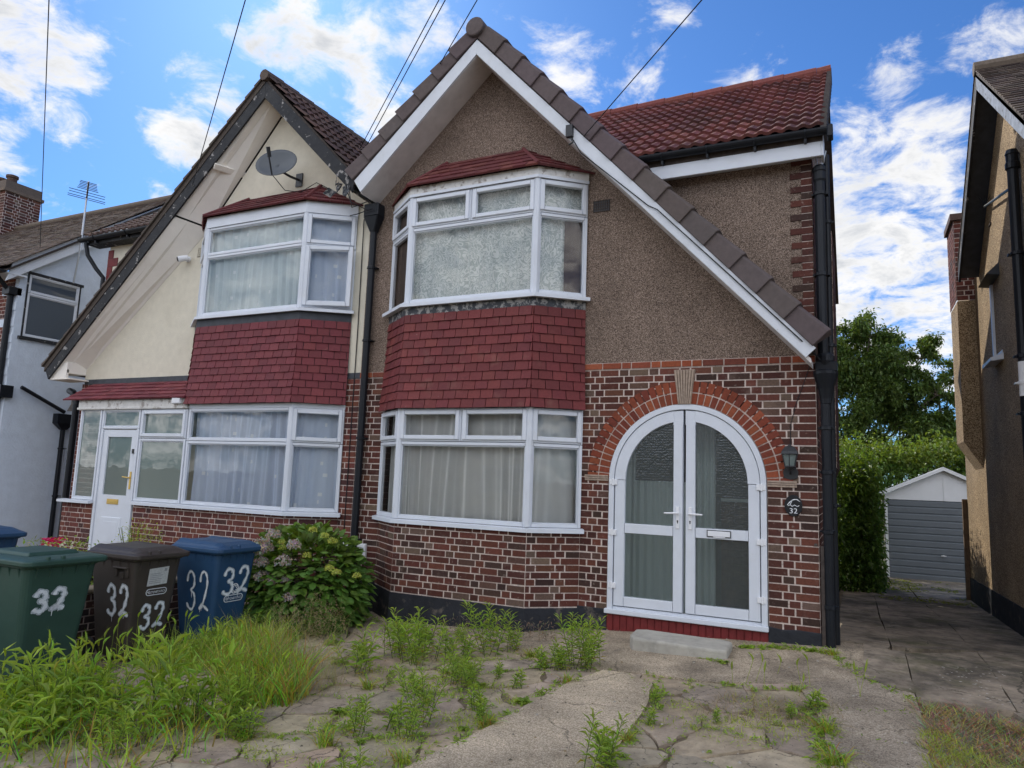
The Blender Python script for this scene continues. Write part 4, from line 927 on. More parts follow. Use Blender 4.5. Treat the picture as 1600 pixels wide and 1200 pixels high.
mb.build('painted_quoin', MT['red_paint'], nb)
fU = facets([(-8.83, 0), (-8.295, -.388), (-6.405, -.388), (-5.84, 0)])
wu2 = bay_window(nb, fU, 3.66, 5.0, [[(0, .7, 1, 1, 1), (0, 0, 1, .7, 0)], [(0, .68, 1, 1, 0), (0, 0, 1, .68, 0)], [(0, .66, 1, 1, 1)]], corners=[(-8.295, -.388), (-6.405, -.388)])
sill_strip([(-8.86, 0), (-8.31, -.395), (-6.39, -.395), (-5.80, 0)], 3.66, 0, .08, .045, parent=wu2)
# the side casement stands slightly open
F, w = fU[2]; Fo = Fr(F(.02, 0, .02), F.u+F.n*.16, (0, 0, 1)); sa = MB(); gl = MB()
H0, H1 = 3.69, 4.53
mb = MB(); mb.box((0, H0-.02, -.05), (w, H0+.01, .02), F=F); mb.box((0, H1, -.05), (w, H1+.03, .02), F=F); mb.box((0, H0, -.05), (.03, H1, .0), F=F); mb.box((w-.04, H0, -.05), (w, H1, .0), F=F); mb.build('casement_frame', MT['upvc'], wu2)
pane_cells(sa, gl, Fo, [(0, H0, w-.03, H1, 0)], None, t=.06); so = sa.build('opening_sash', MT['upvc'], wu2, bevel=.004); gl.build('pane', MT['glass'], wu2)
fL = [seg((-8.33, -.388), (-6.405, -.388)), seg((-6.405, -.388), (-5.84, 0))]
wl2 = bay_window(nb, fL, .935, 2.30, [[(0, .66, 1, 1, 0), (0, 0, 1, .66, 0)], [(0, .66, 1, 1, 1), (0, 0, 1, .66, 0)]], corners=[(-6.405, -.388)])
sill_strip([(-9.34, -.395), (-6.39, -.395), (-5.80, 0)], .935, 0, .08, .045, parent=wl2)
fP = [seg((-9.34, -.388), (-8.35, -.388)), seg((-10.78, -.388), (-10.26, -.388)), seg((-10.24, -.388), (-9.36, -.388))]
wp = bay_window(nb, [fP[0]], .935, 2.30, [[(0, .68, 1, 1, 1), (0, 0, 1, .68, 0)]], 'glass_green', name='porch_window')
wp2 = bay_window(nb, [fP[1]], .90, 2.33, [[(0, 0, 1, 1, 0)]], 'glass_green', name='porch_window')
sill_strip([(-11.02, -.395), (-10.25, -.395)], .90, 0, .10, .04, parent=wp2)
wp3 = bay_window(nb, [fP[2]], 2.0, 2.31, [[(0, 0, 1, 1, 0)]], 'glass_green', name='door_transom')
F, w = fP[2]
d = MB(); gl = MB()
d.box((0, -.1, -.05), (.05, 2.0, .03), F=F); d.box((w-.05, -.1, -.05), (w, 2.0, .03), F=F)
df = d.build('door_frame', MT['upvc'], nb, bevel=.004)
d = MB()
for a0, b0, a1, b1 in ((.055, .12, .165, 1.99), (w-.165, .12, w-.055, 1.99), (.165, 1.88, w-.165, 1.99), (.165, .76, w-.165, 1.0), (.165, .12, w-.165, .76)): d.box((a0, b0, -.04), (a1, b1, .012), F=F)
dl = d.build('front_door', MT['upvc'], nb)
d = MB()
for k, (o, c) in enumerate(((.05, .022), (.085, .014), (.11, .026))):
    d.box((.165+o, .18+o, .012), (w-.165-o, .72-o, c), F=F, taper=.008)
d.build('door_panel', MT['upvc'], dl)
gl.quad([F(a, b, -.01) for a, b in ((.16, 1.0), (w-.16, 1.0), (w-.16, 1.885), (.16, 1.885))]); gl.build('door_pane', MT['glass_green'], dl)
d = MB(); d.box((w-.125, 1.10, .012), (w-.085, 1.36, .020), F=F); d.tube([F(w-.105, 1.27, .02), F(w-.105, 1.27, .055)], .012, 8); d.tube([F(w-.10, 1.27, .055), F(w-.23, 1.28, .058)], [.012, .01], 8); d.build('door_handle', MT['brass'], dl, bevel=.003)
d = MB(); d.box((.30, .86, .012), (.56, .94, .022), F=F, taper=.004); d.box((.32, .875, .022), (.54, .925, .028), F=F, taper=.004); d.build('letterbox', MT['brass'], dl)
d = MB(); d.box((w-.115, 1.63, .012), (w-.085, 1.70, .03), F=F); d.build('door_lock', MT['black_metal'], dl)
mb = MB(); mb.box((-10.82, 2.33, -.02), (-8.36, 2.45, .445), F=FRONT); mb.box((-10.84, 2.30, .40), (-8.34, 2.335, .455), F=FRONT); mb.build('porch_fascia', MT['timber_white'], nb, bevel=.005)
mb = MB(); tile_quad(mb, (-11.15, -.50, 2.45), (-8.36, -.50, 2.45), (-8.36, -.0, 2.78), (-11.15, -.0, 2.78), 5, .165, .022, [(.165, .034, .045), (.14, .03, .04), (.18, .04, .048)], lap=.2); mb.build('porch_roof', MT['tile_red'], nb)
mb = MB(); mb.box((-11.40, 2.775, -.01), (-8.40, 2.86, .014), F=FRONT); mb.build('lead_flashing', MT['lead_clean'], nb)
BAYT = [(-8.85, 0), (-8.34, -.40), (-6.39, -.40), (-5.84, 0)]
tile_hanging(nb, BAYT, 2.36, 3.50, 11, 'tile_red', [(.148, .026, .032), (.136, .024, .030), (.158, .029, .034)])
band(BAYT, 3.495, 3.62, .012, 'lead_clean', nb, 'lead_flashing', .004)
band(BAYT, 2.30, 3.62, .010, 'lead_clean', nb, 'bay_core', -.010)
band(BAYT, 2.30, 2.36, .014, 'upvc', nb, 'bay_head_trim', -.004)
band(BAYU, 5.0, 5.16, .035, 'upvc', nb, 'bay_fascia', .0)
bay_roof(nb, BAYU, 5.155, 5.56, (-7.95, -6.55), 'tile_red', [(.12, .028, .032), (.10, .024, .028), (.135, .032, .034)])
mb = MB()
for z in (5.13, 3.61, 2.34): mb.add([(-8.83, 0, z), (-8.30, -.385, z), (-6.40, -.385, z), (-5.84, 0, z)], [(0, 1, 2, 3)])
for (x0, x1, z0, z1, y1) in ((-8.84, -5.83, 3.5, 5.13, 3.), (-8.40, -5.83, .9, 2.34, 3.), (-10.95, -8.41, -.3, 2.34, 1.1)):
    mb.add([(x0, 0, z0), (x1, 0, z0), (x1, y1, z0), (x0, y1, z0), (x0, 0, z1), (x1, 0, z1), (x1, y1, z1), (x0, y1, z1)], [(0, 1, 2, 3), (7, 6, 5, 4), (1, 5, 6, 2), (2, 6, 7, 3), (3, 7, 4, 0)])
mb.add([(-10.9, -.38, 2.33), (-8.3, -.38, 2.33), (-8.3, 0, 2.33), (-10.9, 0, 2.33)], [(0, 1, 2, 3)])
mb.build('inner_wall', MT['porch_in'], nb)
curtain('voile_curtain', [fU[0], fU[1]], 3.70, 4.97, 'voile_green', 'sheer white curtain with small squares in the cream house upper bay', 7, .02, -.09)
curtain('voile_curtain', [fU[2]], 3.70, 4.97, 'voile', 'narrow bluish sheer curtain behind the open casement of the cream house', 7, .015, -.09)
curtain('voile_curtain', fL, .97, 2.27, 'voile', 'bluish sheer curtain with small squares in the cream house lower bay', 6, .035, -.11)
# gable
OUT = [(-11.80, 2.84), (-9.15, 5.30), (-7.41, 6.92), (-5.72, 5.24)]; INN = [(-11.42, 3.02), (-8.79, 5.17), (-7.42, 6.80), (-5.62, 5.15)]
mb = MB()
def soff(a0, a1, b0, b1, k0, k1, dz=0.):
    """soffit board between fractions k0..k1 from wall to verge"""
    P = lambda o, i, k: Vector((i[0]+(o[0]-i[0])*k, -.36*k, i[1]+(o[1]-i[1])*k+dz))
    V = [P(a0, b0, k0), P(a1, b1, k0), P(a1, b1, k1), P(a0, b0, k1)]; V += [v+Vector((0, 0, .03)) for v in V]
    mb.add(V, [(0, 1, 2, 3), (7, 6, 5, 4), (0, 4, 5, 1), (2, 6, 7, 3)])
for i in range(3):
    for k0_, k1_ in ((0, .62), (.625, 1.)): soff(OUT[i], OUT[i+1], INN[i], INN[i+1], k0_, k1_, .06 if i == 1 else 0)
mb.build('soffit', MT['soffit_old'], nb)
mb = MB(); mb.tube([(-8.16, .05, 6.02), (-8.36, -.37, 6.03)], .06, 4); mb.build('purlin_end', MT['soffit_old'], nb)
mb = MB(); mb.box((-11.80, -.36, 2.82), (-11.30, 0.0, 2.845)); mb.poly([(-11.78, 2.845), (-11.40, 2.845), (-11.40, 3.0), (-11.66, 2.95)], .30, .345, F=FRONT); mb.poly([(-11.74, 2.93), (-11.40, 2.93), (-11.40, 3.12), (-11.52, 3.10)], .0, .34, F=FRONT); mb.build('eaves_box', MT['soffit_old'], nb, bevel=.006)
mb = MB(); mb.poly([(-7.41, 6.92), (-7.41, 7.17), (-11.90, 2.99), (-11.80, 2.83)], .36, .39, F=FRONT); mb.build('bargeboard', MT['black_timber'], nb)
mb = MB(); mb.poly([(-7.41, 6.92), (-5.66, 5.19), (-5.62, 5.40), (-7.41, 7.17)], .36, .388, F=FRONT); mb.build('bargeboard', MT['black_timber'], nb)
mb = MB(); mb.poly([(-7.41, 7.16), (-11.92, 2.96), (-11.92, 3.06), (-7.41, 7.26)], -3.0, .40, 0, (.07, .055, .045), F=FRONT); mb.build('gable_roof', MT['roof_brown'], nb)
mb = MB()
for i in range(27):                              # stepped verge edge of the plain tiles
    t0, t1 = i/27, (i+1)/27; x0, x1 = -7.41-4.53*t0, -7.41-4.53*t1; z0, z1 = 7.26-4.2*t0, 7.26-4.2*t1
    mb.poly([(x0, z0+.0), (x1-.02, z1-.02), (x1-.03, z1+.03), (x0, z0+.02)], .2, .425+rc(0, .006), 0, vary((.085, .068, .055), .2), F=FRONT)
mb.build('verge_tile', MT['roof_brown'], nb)
mb = MB(); d_ = Vector((-1.80, 0, 1.86)); mb2 = mb
roof_pan(mb, (-5.61, -.41, 5.42), (0, 1, 0), d_, 3.9, d_.length, .30, .15, .028, [(.075, .045, .038), (.06, .038, .034), (.09, .052, .042)])
mb.build('tiled_roof', MT['roof_brown'], nb)
mb = MB(); mb.poly([(-5.60, 5.33), (-7.41, 7.15), (-7.41, 7.22), (-5.60, 5.41)], -3.2, .38, F=FRONT); mb.build('roof_deck', MT['wood_dark'], nb)
mb = MB(); y = -.44
while y < 3: mb.tube([(-7.41, y, 7.255), (-7.41, y+.33, 7.262)], [.085, .09], 10, c=vary((.10, .075, .06), .15)); y += .335
mb.build('gable_ridge', MT['roof_brown'], nb)
# main roof stub with its gutter left of the gable
mb = MB(); roof_pan(mb, (-11.80, -.02, 5.42), (1, 0, 0), (0, 3.0, 2.0), 3.6, 3.6, .30, .15, .028, [(.10, .062, .05), (.085, .05, .042), (.12, .075, .06)]); mb.build('main_roof', MT['roof_brown'], nb)
mb = MB(); mb.box((-11.75, -.02, 5.26), (-9.2, .2, 5.40)); mb.poly([(0, 5.36), (3.0, 7.36), (6.6, 4.95), (3.0, 7.30), (.1, 5.3)], -11.7, -7.5, F=Fr((0, 0, 0), (0, 1, 0), (0, 0, 1))); mb.build('eaves_board', MT['black_timber'], nb)
gutter(nb, (-11.88, -.08, 5.36), (-9.4, -.08, 5.38), brackets=3)
pipe(nb, [(-11.75, -.06, 5.30), (-11.72, -.02, 5.08), (-11.60, .08, 4.85), (-11.50, .16, 4.70), (-11.50, .16, 4.3)], .036)
mb = MB(); mb.box((-11.4, .4, -.5), (-5.63, 6.4, 2.8)); mb.poly([(0.25, 5.3), (6.4, 4.9), (3.0, 7.3)], -11.44, -11.40, F=Fr((0, 0, 0), (0, 1, 0), (0, 0, 1))); mb.box((-11.44, .3, 2.5), (-11.40, 6.4, 5.3)); mb.build('back_wall', MT['cream'], nb)
pipe(nb, [(-11.53, -.03, -.4), (-11.53, -.03, 2.45), (-11.62, -.03, 2.62), (-11.80, .0, 2.68), (-12.1, .25, 2.70)], .052)
mb = MB()
for i in range(6): mb.box((-8.97+i*.035, 4.76, 0), (-8.95+i*.035, 4.90, .012), F=FRONT)
for i in range(5): mb.box((-8.98, 4.76+i*.032, 0), (-8.77, 4.772+i*.032, .012), F=FRONT)
mb.build('vent_grille', MT['cream'], nb)
mb = MB(); mb.box((-8.62, 2.37, .445), (-8.45, 2.47, .50), F=FRONT); mb.build('floodlight_box', MT['white_plastic'], nb, bevel=.008)

# ------------------------------------------------------------------ white rendered house at the left
lh = thing('rendered_house', (-16.5, 3, -.35), 'pale blue white rendered house with brown tiled roof and white bargeboard at left edge', 'house')
SY = Fr((-13.5, 0, 0), (0, 1, 0), (0, 0, 1))      # side wall facing us: a = y, b = z
mb = MB(); W0, W1, V0, V1 = .06, 1.02, 3.75, 4.93
mb.poly([(-.1, -.6), (7.5, -.6), (7.5, V0), (-.1, V0)], -.2, 0, F=SY); mb.poly([(-.1, V0), (W0, V0), (W0, V1), (-.1, V1)], -.2, 0, F=SY); mb.poly([(W1, V0), (7.5, V0), (7.5, V1), (W1, V1)], -.2, 0, F=SY); mb.poly([(-.1, V1), (7.5, V1), (2.9, 7.25), (-.1, 5.02)], -.2, 0, F=SY)
mb.build('render_wall', MT['blue_render'], lh)
mb = MB(); F, w = seg((-20, -.1), (-13.62, -.1)); bricks(mb, F, w, -.5, 4.9, pal=BRICKS_B)
mb.build('brick_wall', [MT['brick'], MT['mortar']], lh)
mb = MB(); z = 3.0; i = 0
while z < 4.9: mb.box((-13.98 if i % 2 else -13.8, z, .1), (-13.5, z+.15, .112), F=FRONT); z += .3; i += 1
mb.build('quoin', MT['blue_render'], lh)
wn = bay_window(lh, [(Fr((-13.52, W0, 0), (0, 1, 0), (0, 0, 1)), W1-W0)], V0, V1, [[(0, .70, 1, 1, 0), (0, 0, 1, .70, 0)]], 'glass_grey', name='window')
mb = MB(); mb.box((W0-.08, V0-.06, 0), (W1+.05, V0-.01, .06), F=SY); mb.box((W0-.02, V1, 0), (W1+.06, V1+.045, .03), F=SY); mb.box((W0-.03, V0, -.02), (W0, V1, .012), F=SY); mb.box((W1, V0, -.02), (W1+.025, V1, .012), F=SY); mb.build('window_surround', MT['black_timber'], wn)
mb = MB(); mb.add([(-13.8, -.05, 3.6), (-13.8, 1.1, 3.6), (-13.8, 1.1, 5), (-13.8, -.05, 5)], [(0, 1, 2, 3)]); mb.build('window_blind', MT['dark_in'], wn)
mb = MB(); mb.poly([(-.42, 4.66), (2.9, 7.14), (2.9, 7.44), (-.34, 5.02)], 0.14, .17, F=SY); mb.poly([(2.9, 7.14), (7.9, 4.5), (7.9, 4.8), (2.9, 7.44)], .14, .17, F=SY); mb.build('bargeboard', MT['bargeboard'], lh)
mb = MB(); tile_quad(mb, (-20.5, -.48, 4.92), (-13.26, -.48, 4.92), (-13.26, 2.9, 7.50), (-20.5, 2.9, 7.50), 38, .168, .02, [(.115, .08, .062), (.095, .066, .053), (.13, .095, .07), (.10, .078, .066)], var=.2, lap=.3)
mb.poly([(-.45, 4.86), (2.9, 7.42), (7.9, 4.78), (7.9, 4.7), (2.9, 7.36), (-.45, 4.82)], -7, .22, 0, (.05, .04, .035), F=SY); mb.build('tiled_roof', MT['roof_brown'], lh)
mb = MB(); mb.tube([(-20.5, 2.9, 7.50), (-13.24, 2.9, 7.50)], .09, 10, c=(.13, .1, .075)); mb.build('roof_ridge', MT['roof_brown'], lh)
mb = MB()
for F, w in (seg((-20.9, 2.5), (-19.45, 2.5)), seg((-19.45, 2.5), (-19.45, 3.4))): bricks(mb, F, w, 7.0, 8.42, pal=BRICKS)
mb.box((-20.95, 2.44, 8.42), (-19.40, 3.45, 8.5), 0, (.16, .12, .09)); mb.box((-20.9, 2.48, 8.5), (-19.44, 3.4, 8.72), 0, (.13, .10, .08))
for x in (-20.0, -20.5): mb.lathe((x, 2.9, 8.7), [(.13, 0), (.12, .28), (.15, .30), (.15, .36), (.10, .38)], 12, 0, (.08, .05, .04))
mb.build('chimney', [MT['brick'], MT['mortar']], lh)
gutter(lh, (-20, -.50, 4.86), (-13.3, -.50, 4.84), brackets=4)
pipe(lh, [(-13.62, -.16, -.4), (-13.62, -.16, 4.6)], .05, 'downpipe', (1., 2.6))
mb = MB(); mb.tube([(-13.62, -.45, 4.8), (-13.62, -.2, 4.55)], .04, 8); mb.box((-13.72, -.26, 4.48), (-13.50, -.04, 4.62)); mb.build('hopper_head', MT['pipe'], lh); mb = MB(); mb.box((-13.66, -.24, 2.58), (-13.40, -.02, 2.80)); mb.build('hopper_head', MT['pipe'], lh)
pipe(lh, [(-13.42, .12, 2.80), (-13.42, .96, 2.42)], .035, 'waste_pipe')
mb = MB(); mb.box((-13.5, .80, 2.20), (-13.34, 1.12, 2.38)); mb.add([(-13.5, .80, 2.2), (-13.34, .80, 2.2), (-13.34, 1.12, 2.2), (-13.5, 1.12, 2.2), (-13.46, .92, 2.08), (-13.38, .92, 2.08), (-13.38, 1.02, 2.08), (-13.46, 1.02, 2.08)], [(0, 1, 5, 4), (1, 2, 6, 5), (2, 3, 7, 6), (3, 0, 4, 7)]); mb.build('hopper_head', MT['pipe'], lh)
pipe(lh, [(-13.42, .97, -.4), (-13.42, .97, 2.1)], .042, 'downpipe', (.8, 1.7))
mb = MB(); mb.poly([(1.05, 2.45), (1.35, 2.48), (1.75, 2.44), (1.70, 2.60), (1.80, 2.80), (1.1, 2.82), (1.12, 2.6)], 0, .004, F=SY); mb.build('cement_patch', mat('bare_cement', (.27, .25, .23), .95, 20, .2), lh)

mb = MB(); mb.box((-20, -.46, 4.80), (-13.32, -.08, 4.83)); mb.build('eaves_soffit', MT['bargeboard'], lh)

# ------------------------------------------------------------------ pebbledashed house at the right
rh = thing('pebbledashed_house', (4, 3, 0), 'tan pebbledashed house with brown tiled gable roof beyond the driveway at right edge', 'house')
SX = Fr((2.0, 0, 0), (0, -1, 0), (0, 0, 1))       # wall facing us: a = -y
mb = MB(); P = lambda pts: [(-y, z) for y, z in pts]
mb.poly(P([(-.2, .30), (6.6, .12), (6.6, 4.9), (4.3, 4.78), (1.95, 6.45), (-.2, 4.86)]), -.25, 0, F=SX); mb.box((2.25, -.2, -.3), (8, -.18, 4.9)); mb.build('pebbledash_wall', MT['pebble_tan'], rh)
mb = MB(); mb.poly(P([(-.2, -.4), (6.6, -.6), (6.6, .12), (-.2, .30)]), -.2, .015, F=SX); mb.build('plinth', MT['bitumen'], rh)
mb = MB(); mb.box((1.77, 4.7, 2.25), (1.999, 5.5, 4.36)); mb.add([(1.77, 4.7, 2.25), (2, 4.7, 2.25), (1.77, 5.5, 2.25), (2, 5.5, 2.25), (2, 4.7, 1.86), (2, 5.5, 1.86)], [(0, 4, 1), (0, 2, 5, 4), (2, 3, 5)]); br_ = mb.build('chimney_breast', MT['pebble_tan'], rh)
mb = MB()
for F, w in (seg((1.765, 4.69), (2.2, 4.69)), seg((1.765, 5.5), (1.765, 4.69))): bricks(mb, F, w, 4.36, 5.62, pal=BRICKS_B)
mb.box((1.72, 4.64, 5.62), (2.2, 5.5, 5.72), 0, (.10, .06, .05)); mb.build('chimney_stack', [MT['brick'], MT['mortar']], rh)
mb = MB(); tile_quad(mb, (1.74, -.38, 4.78), (8, -.38, 4.78), (8, 1.95, 6.55), (1.74, 1.95, 6.55), 29, .168, .02, [(.085, .062, .05), (.07, .052, .045), (.10, .075, .058)], var=.25, lap=.3)
tile_quad(mb, (8, 4.28, 4.78), (1.74, 4.28, 4.78), (1.74, 1.95, 6.55), (8, 1.95, 6.55), 29, .168, .02, [(.085, .062, .05), (.07, .052, .045)], var=.25, lap=.3)
mb.poly(P([(-.38, 4.76), (1.95, 6.53), (4.28, 4.76), (4.28, 4.70), (1.95, 6.46), (-.38, 4.70)]), -6, .25, 0, (.05, .04, .035), F=SX)
mb.tube([(1.73, 1.95, 6.56), (8, 1.95, 6.56)], .085, 10, 0, (.13, .10, .075)); mb.build('tiled_roof', MT['roof_brown'], rh)
mb = MB(); mb.poly(P([(-.40, 4.55), (1.95, 6.30), (1.95, 6.50), (-.40, 4.74)]), .22, .25, F=SX); mb.build('bargeboard', mat('blue_grey_flaking_paint', (.22, .26, .33), .75, 9, .3, .004, 25, stain=[(11, .55, .62, (.05, .05, .055), .7)]), rh)
mb = MB(); mb.poly(P([(1.95, 6.30), (4.30, 4.55), (4.30, 4.74), (1.95, 6.50)]), .22, .249, F=SX); mb.build('bargeboard', MT['black_timber'], rh)
mb = MB(); mb.poly(P([(-.38, 4.60), (1.95, 6.36), (4.28, 4.60), (4.28, 4.66), (1.95, 6.42), (-.38, 4.66)]), 0, .22, F=SX); mb.build('soffit', MT['lead_clean'], rh)
mb = MB(); mb.add([(2.001, 3.6, 3.25), (2.001, 3.0, 3.25)], []); mb.box((1.97, 3.2, 3.22), (2.0, 3.27, 4.2)); mb.box((1.99, 2.75, 3.22), (1.998, 3.2, 3.26)); wr = mb.build('window', MT['upvc'], rh)
mb = MB(); mb.add([(1.86, 2.72, 3.16), (1.86, 3.36, 3.16), (2.0, 3.36, 3.22), (2.0, 2.72, 3.22), (1.86, 2.72, 3.12), (1.86, 3.36, 3.12), (2.0, 3.36, 3.14), (2.0, 2.72, 3.14)], [(3, 2, 1, 0), (4, 5, 6, 7), (0, 1, 5, 4), (1, 2, 6, 5), (0, 4, 7, 3)]); mb.build('sill', MT['upvc'], wr)
mb = MB(); mb.add([(1.86, 2.7, 4.22), (1.86, 3.38, 4.22), (2.0, 3.38, 4.36), (2.0, 2.7, 4.36), (2.0, 2.7, 4.2), (2.0, 3.38, 4.2)], [(0, 1, 2, 3), (1, 0, 4, 5), (0, 3, 4), (1, 5, 2)]); mb.build('window_hood', MT['lead_clean'], wr)
mb = MB(); mb.box((1.984, 3.06, 4.98), (2.0, 3.2, 5.0)); mb.build('wall_tie', MT['wood_dark'], rh)
pipe(rh, [(1.93, 1.22, 2.86), (1.93, 1.22, 5.0)], .052, 'soil_stack', (4.0, 2.9)); pipe(rh, [(1.93, 1.22, 2.50), (1.93, 1.22, 2.86)], .054, 'soil_stack_collar', (2.62,), 'white_plastic'); pipe(rh, [(1.93, 1.22, -.1), (1.93, 1.22, 2.50)], .052, 'soil_stack', (2.3,))
mb = MB(); mb.lathe((1.93, 1.22, 4.98), [(.055, -.03), (.068, -.02), (.068, .04), (.058, .05), (.058, .13), (.066, .14), (.05, .19)], 14); mb.build('vent_cowl', MT['pipe'], rh)
mb = MB(); mb.tube([(1.94, 1.25, 4.78), (1.93, 3.0, 5.20)], .016, 6)
for i in range(5): mb.tube([(1.93, 3.0, 5.20), (1.93-.03*i+.06, 3.02, 5.34)], .004, 4)
mb.build('overflow_pipe', MT['pipe'], rh)

# ------------------------------------------------------------------ garage, post
ga = thing('garage', (2.1, 12.5, G(2.1, 12)), 'grey horizontally ribbed garage with a white gable panel at end of driveway', 'garage')
mb = MB(); gz0, gz1 = -.46, 1.31; zz = gz0; k = 0
while zz < gz1-.01:
    h = (gz1-gz0)/12; mb.add([FRONT(a, b, c) for b, c in ((zz, -11.02), (zz+.02, -11.0), (zz+h*.82, -10.985), (zz+h*.9, -11.02), (zz+h, -11.02)) for a in (.96, 3.20)], [(2*i, 2*i+1, 2*i+3, 2*i+2) for i in range(4)]); zz += h
gd = mb.build('garage_door', MT['garage_grey'], ga)
mb = MB(); mb.tube([(2.02, 10.98, .12), (2.02, 10.94, .12)], .022, 8); mb.tube([(1.97, 10.935, .12), (2.07, 10.935, .12)], .014, 6); mb.build('door_handle', MT['aluminium'], gd)
mb = MB(); mb.poly([(.90, 1.315), (3.26, 1.315), (3.26, 1.42), (2.08, 1.98), (.90, 1.42)], -11.03, -11.0, F=FRONT); mb.box((2.07, 1.32, -11.0), (2.10, 1.93, -10.99), F=FRONT)
mb.box((.90, -.5, -11.04), (.955, 1.31, -10.99), F=FRONT); mb.box((3.205, -.5, -11.04), (3.26, 1.31, -10.99), F=FRONT); mb.build('gable_panel', MT['garage_white'], ga)
mb = MB(); mb.poly([(.80, 1.38), (2.08, 1.99), (3.36, 1.38), (3.36, 1.46), (2.08, 2.07), (.80, 1.46)], -16, -10.9, F=FRONT); mb.build('garage_roof', MT['garage_white'], ga)
mb = MB(); mb.box((.9, 11.05, -.6), (.94, 16, 1.4)); mb.box((3.22, 11.05, -.6), (3.26, 16, 1.4)); mb.box((.9, 15.9, -.6), (3.26, 16, 1.4)); mb.build('garage_wall', MT['concrete'], ga)
mb = MB(); mb.box((1.93, 6.6, -.40), (2.06, 6.7, 1.40)); mb.box((1.945, 6.59, -.3), (1.955, 6.6, 1.38), c=(.5, .5, .5)); tag(mb.build('wooden_post', MT['wood'], bevel=.006, origin=Vector((2.0, 6.65, -.3))), 'brown wooden gate post standing against the tan house wall beside garage', 'post')

# ------------------------------------------------------------------ wheelie bins
def rring(hx0, hx1, hy, z, r=.05, n=4):
    """rounded rectangle x in hx0..hx1, y in -hy..hy"""
    P = []
    for cx, cy, a in ((hx1-r, hy-r, 0), (hx0+r, hy-r, 90), (hx0+r, -hy+r, 180), (hx1-r, -hy+r, 270)):
        for k in range(n+1): t = R_(a+90*k/n); P.append((cx+r*math.cos(t), cy+r*math.sin(t), z))
    return P
def loft(mb, rings, caps=(True, True), m=0):
    n = len(rings[0]); V = [p for r in rings for p in r]
    fs = [(i*n+k, i*n+(k+1) % n, (i+1)*n+(k+1) % n, (i+1)*n+k) for i in range(len(rings)-1) for k in range(n)]
    if caps[0]: fs.append(tuple(range(n))[::-1])
    if caps[1]: fs.append(tuple(range((len(rings)-1)*n, len(rings)*n)))
    mb.add(V, fs, m)
BIN_F = Fr((.245, 0, .10), (0, 1, 0), (.085, 0, .88))          # front face
BIN_S = Fr((0, -.215, .10), (1, 0, 0), (0, -.062, .88))        # side face towards the street
def make_bin(loc, m, label, rot=0, dome=0., hs=1.):
    b = thing('wheelie_bin', (0, 0, 0), label, 'wheelie bin', 'wheelie bins on the front garden')
    mb = MB()
    loft(mb, [rring(-.22, .225, .195, .04, .05), rring(-.235, .242, .213, .10, .05), rring(-.33, .327, .275, .96, .05), rring(-.33, .33, .278, .965, .05), rring(-.345, .345, .292, .97, .05), rring(-.345, .345, .292, 1.0, .05)], m=0)
    for i in range(5):                                       # stiffening ribs under the rim
        y = -.20+i*.10; mb.add([(.322, y-.006, .88), (.322, y+.006, .88), (.345, y+.006, .972), (.345, y-.006, .972), (.318, y-.006, .972), (.318, y+.006, .972)], [(0, 1, 2, 3), (0, 3, 4), (1, 5, 2)])
        x = -.24+i*.12; mb.add([(x-.006, -.268, .88), (x+.006, -.268, .88), (x+.006, -.29, .972), (x-.006, -.29, .972), (x-.006, -.265, .972), (x+.006, -.265, .972)], [(1, 0, 3, 2), (0, 4, 3), (1, 2, 5)])
    body = mb.build('bin_body', m, b, smooth=False, bevel=.004)
    mb = MB()
    loft(mb, [rring(-.36, .40, .315, .985, .06), rring(-.365, .41, .322, 1.0, .06), rring(-.365, .41, .322, 1.03, .06), rring(-.34, .385, .30, 1.042, .06), rring(-.31, .30, .26, 1.052, .06)])
    if dome:                                              # arched lid: a barrel running front to back with raised side cheeks
        n_ = 22; V = []
        for x, k in ((-.33, .75), (-.31, 1.), (.26, 1.), (.34, .55), (.385, .12)):
            for i in range(n_+1):
                y = -.30+.60*i/n_; t = abs(y)/.30; V.append((x, y, 1.035+k*(.055*math.sqrt(max(0, 1-t**2.6))+dome*1.6*math.exp(-((abs(y)-.21)/.05)**2)*(1 if x < .2 else .5))))
        mb.add(V, [(j*(n_+1)+i, (j+1)*(n_+1)+i, (j+1)*(n_+1)+i+1, j*(n_+1)+i+1) for j in range(4) for i in range(n_)]+[tuple(range(n_, -1, -1))[::-1], tuple(range(4*(n_+1), 5*(n_+1)))[::-1]])
    else:
        mb.box((-.28, -.20, 1.05), (.20, .20, 1.082), taper=.02)
    lid = mb.build('lid', m, b, smooth=False, bevel=.008, seg_=2)
    mb = MB(); mb.tube([(-.40, -.22, 1.0), (-.40, .22, 1.0)], .016, 10)
    for y in (-.22, 0, .22): mb.box((-.41, y-.02, .98), (-.33, y+.02, 1.03))
    for y in (-.16, -.05): mb.box((.37, y-.012, 1.03), (.40, y+.012, 1.065))
    mb.build('bin_handle', m, b, bevel=.004)
    for y in (-.25, .25):
        mb = MB(); mb.lathe((-.26, y-.025, .10), [(.06, 0), (.095, .006), (.10, .015), (.10, .035), (.095, .044), (.06, .05)], 20, ax=(0, 1, 0)); mb.build('wheel', MT['rubber'], b)
    mb = MB(); mb.tube([(-.26, -.24, .10), (-.26, .24, .10)], .012, 8); mb.build('axle', MT['aluminium'], b)
    b.location = loc; b.rotation_euler = (0, 0, rot); b.scale = (1, 1, hs)
    return b, body
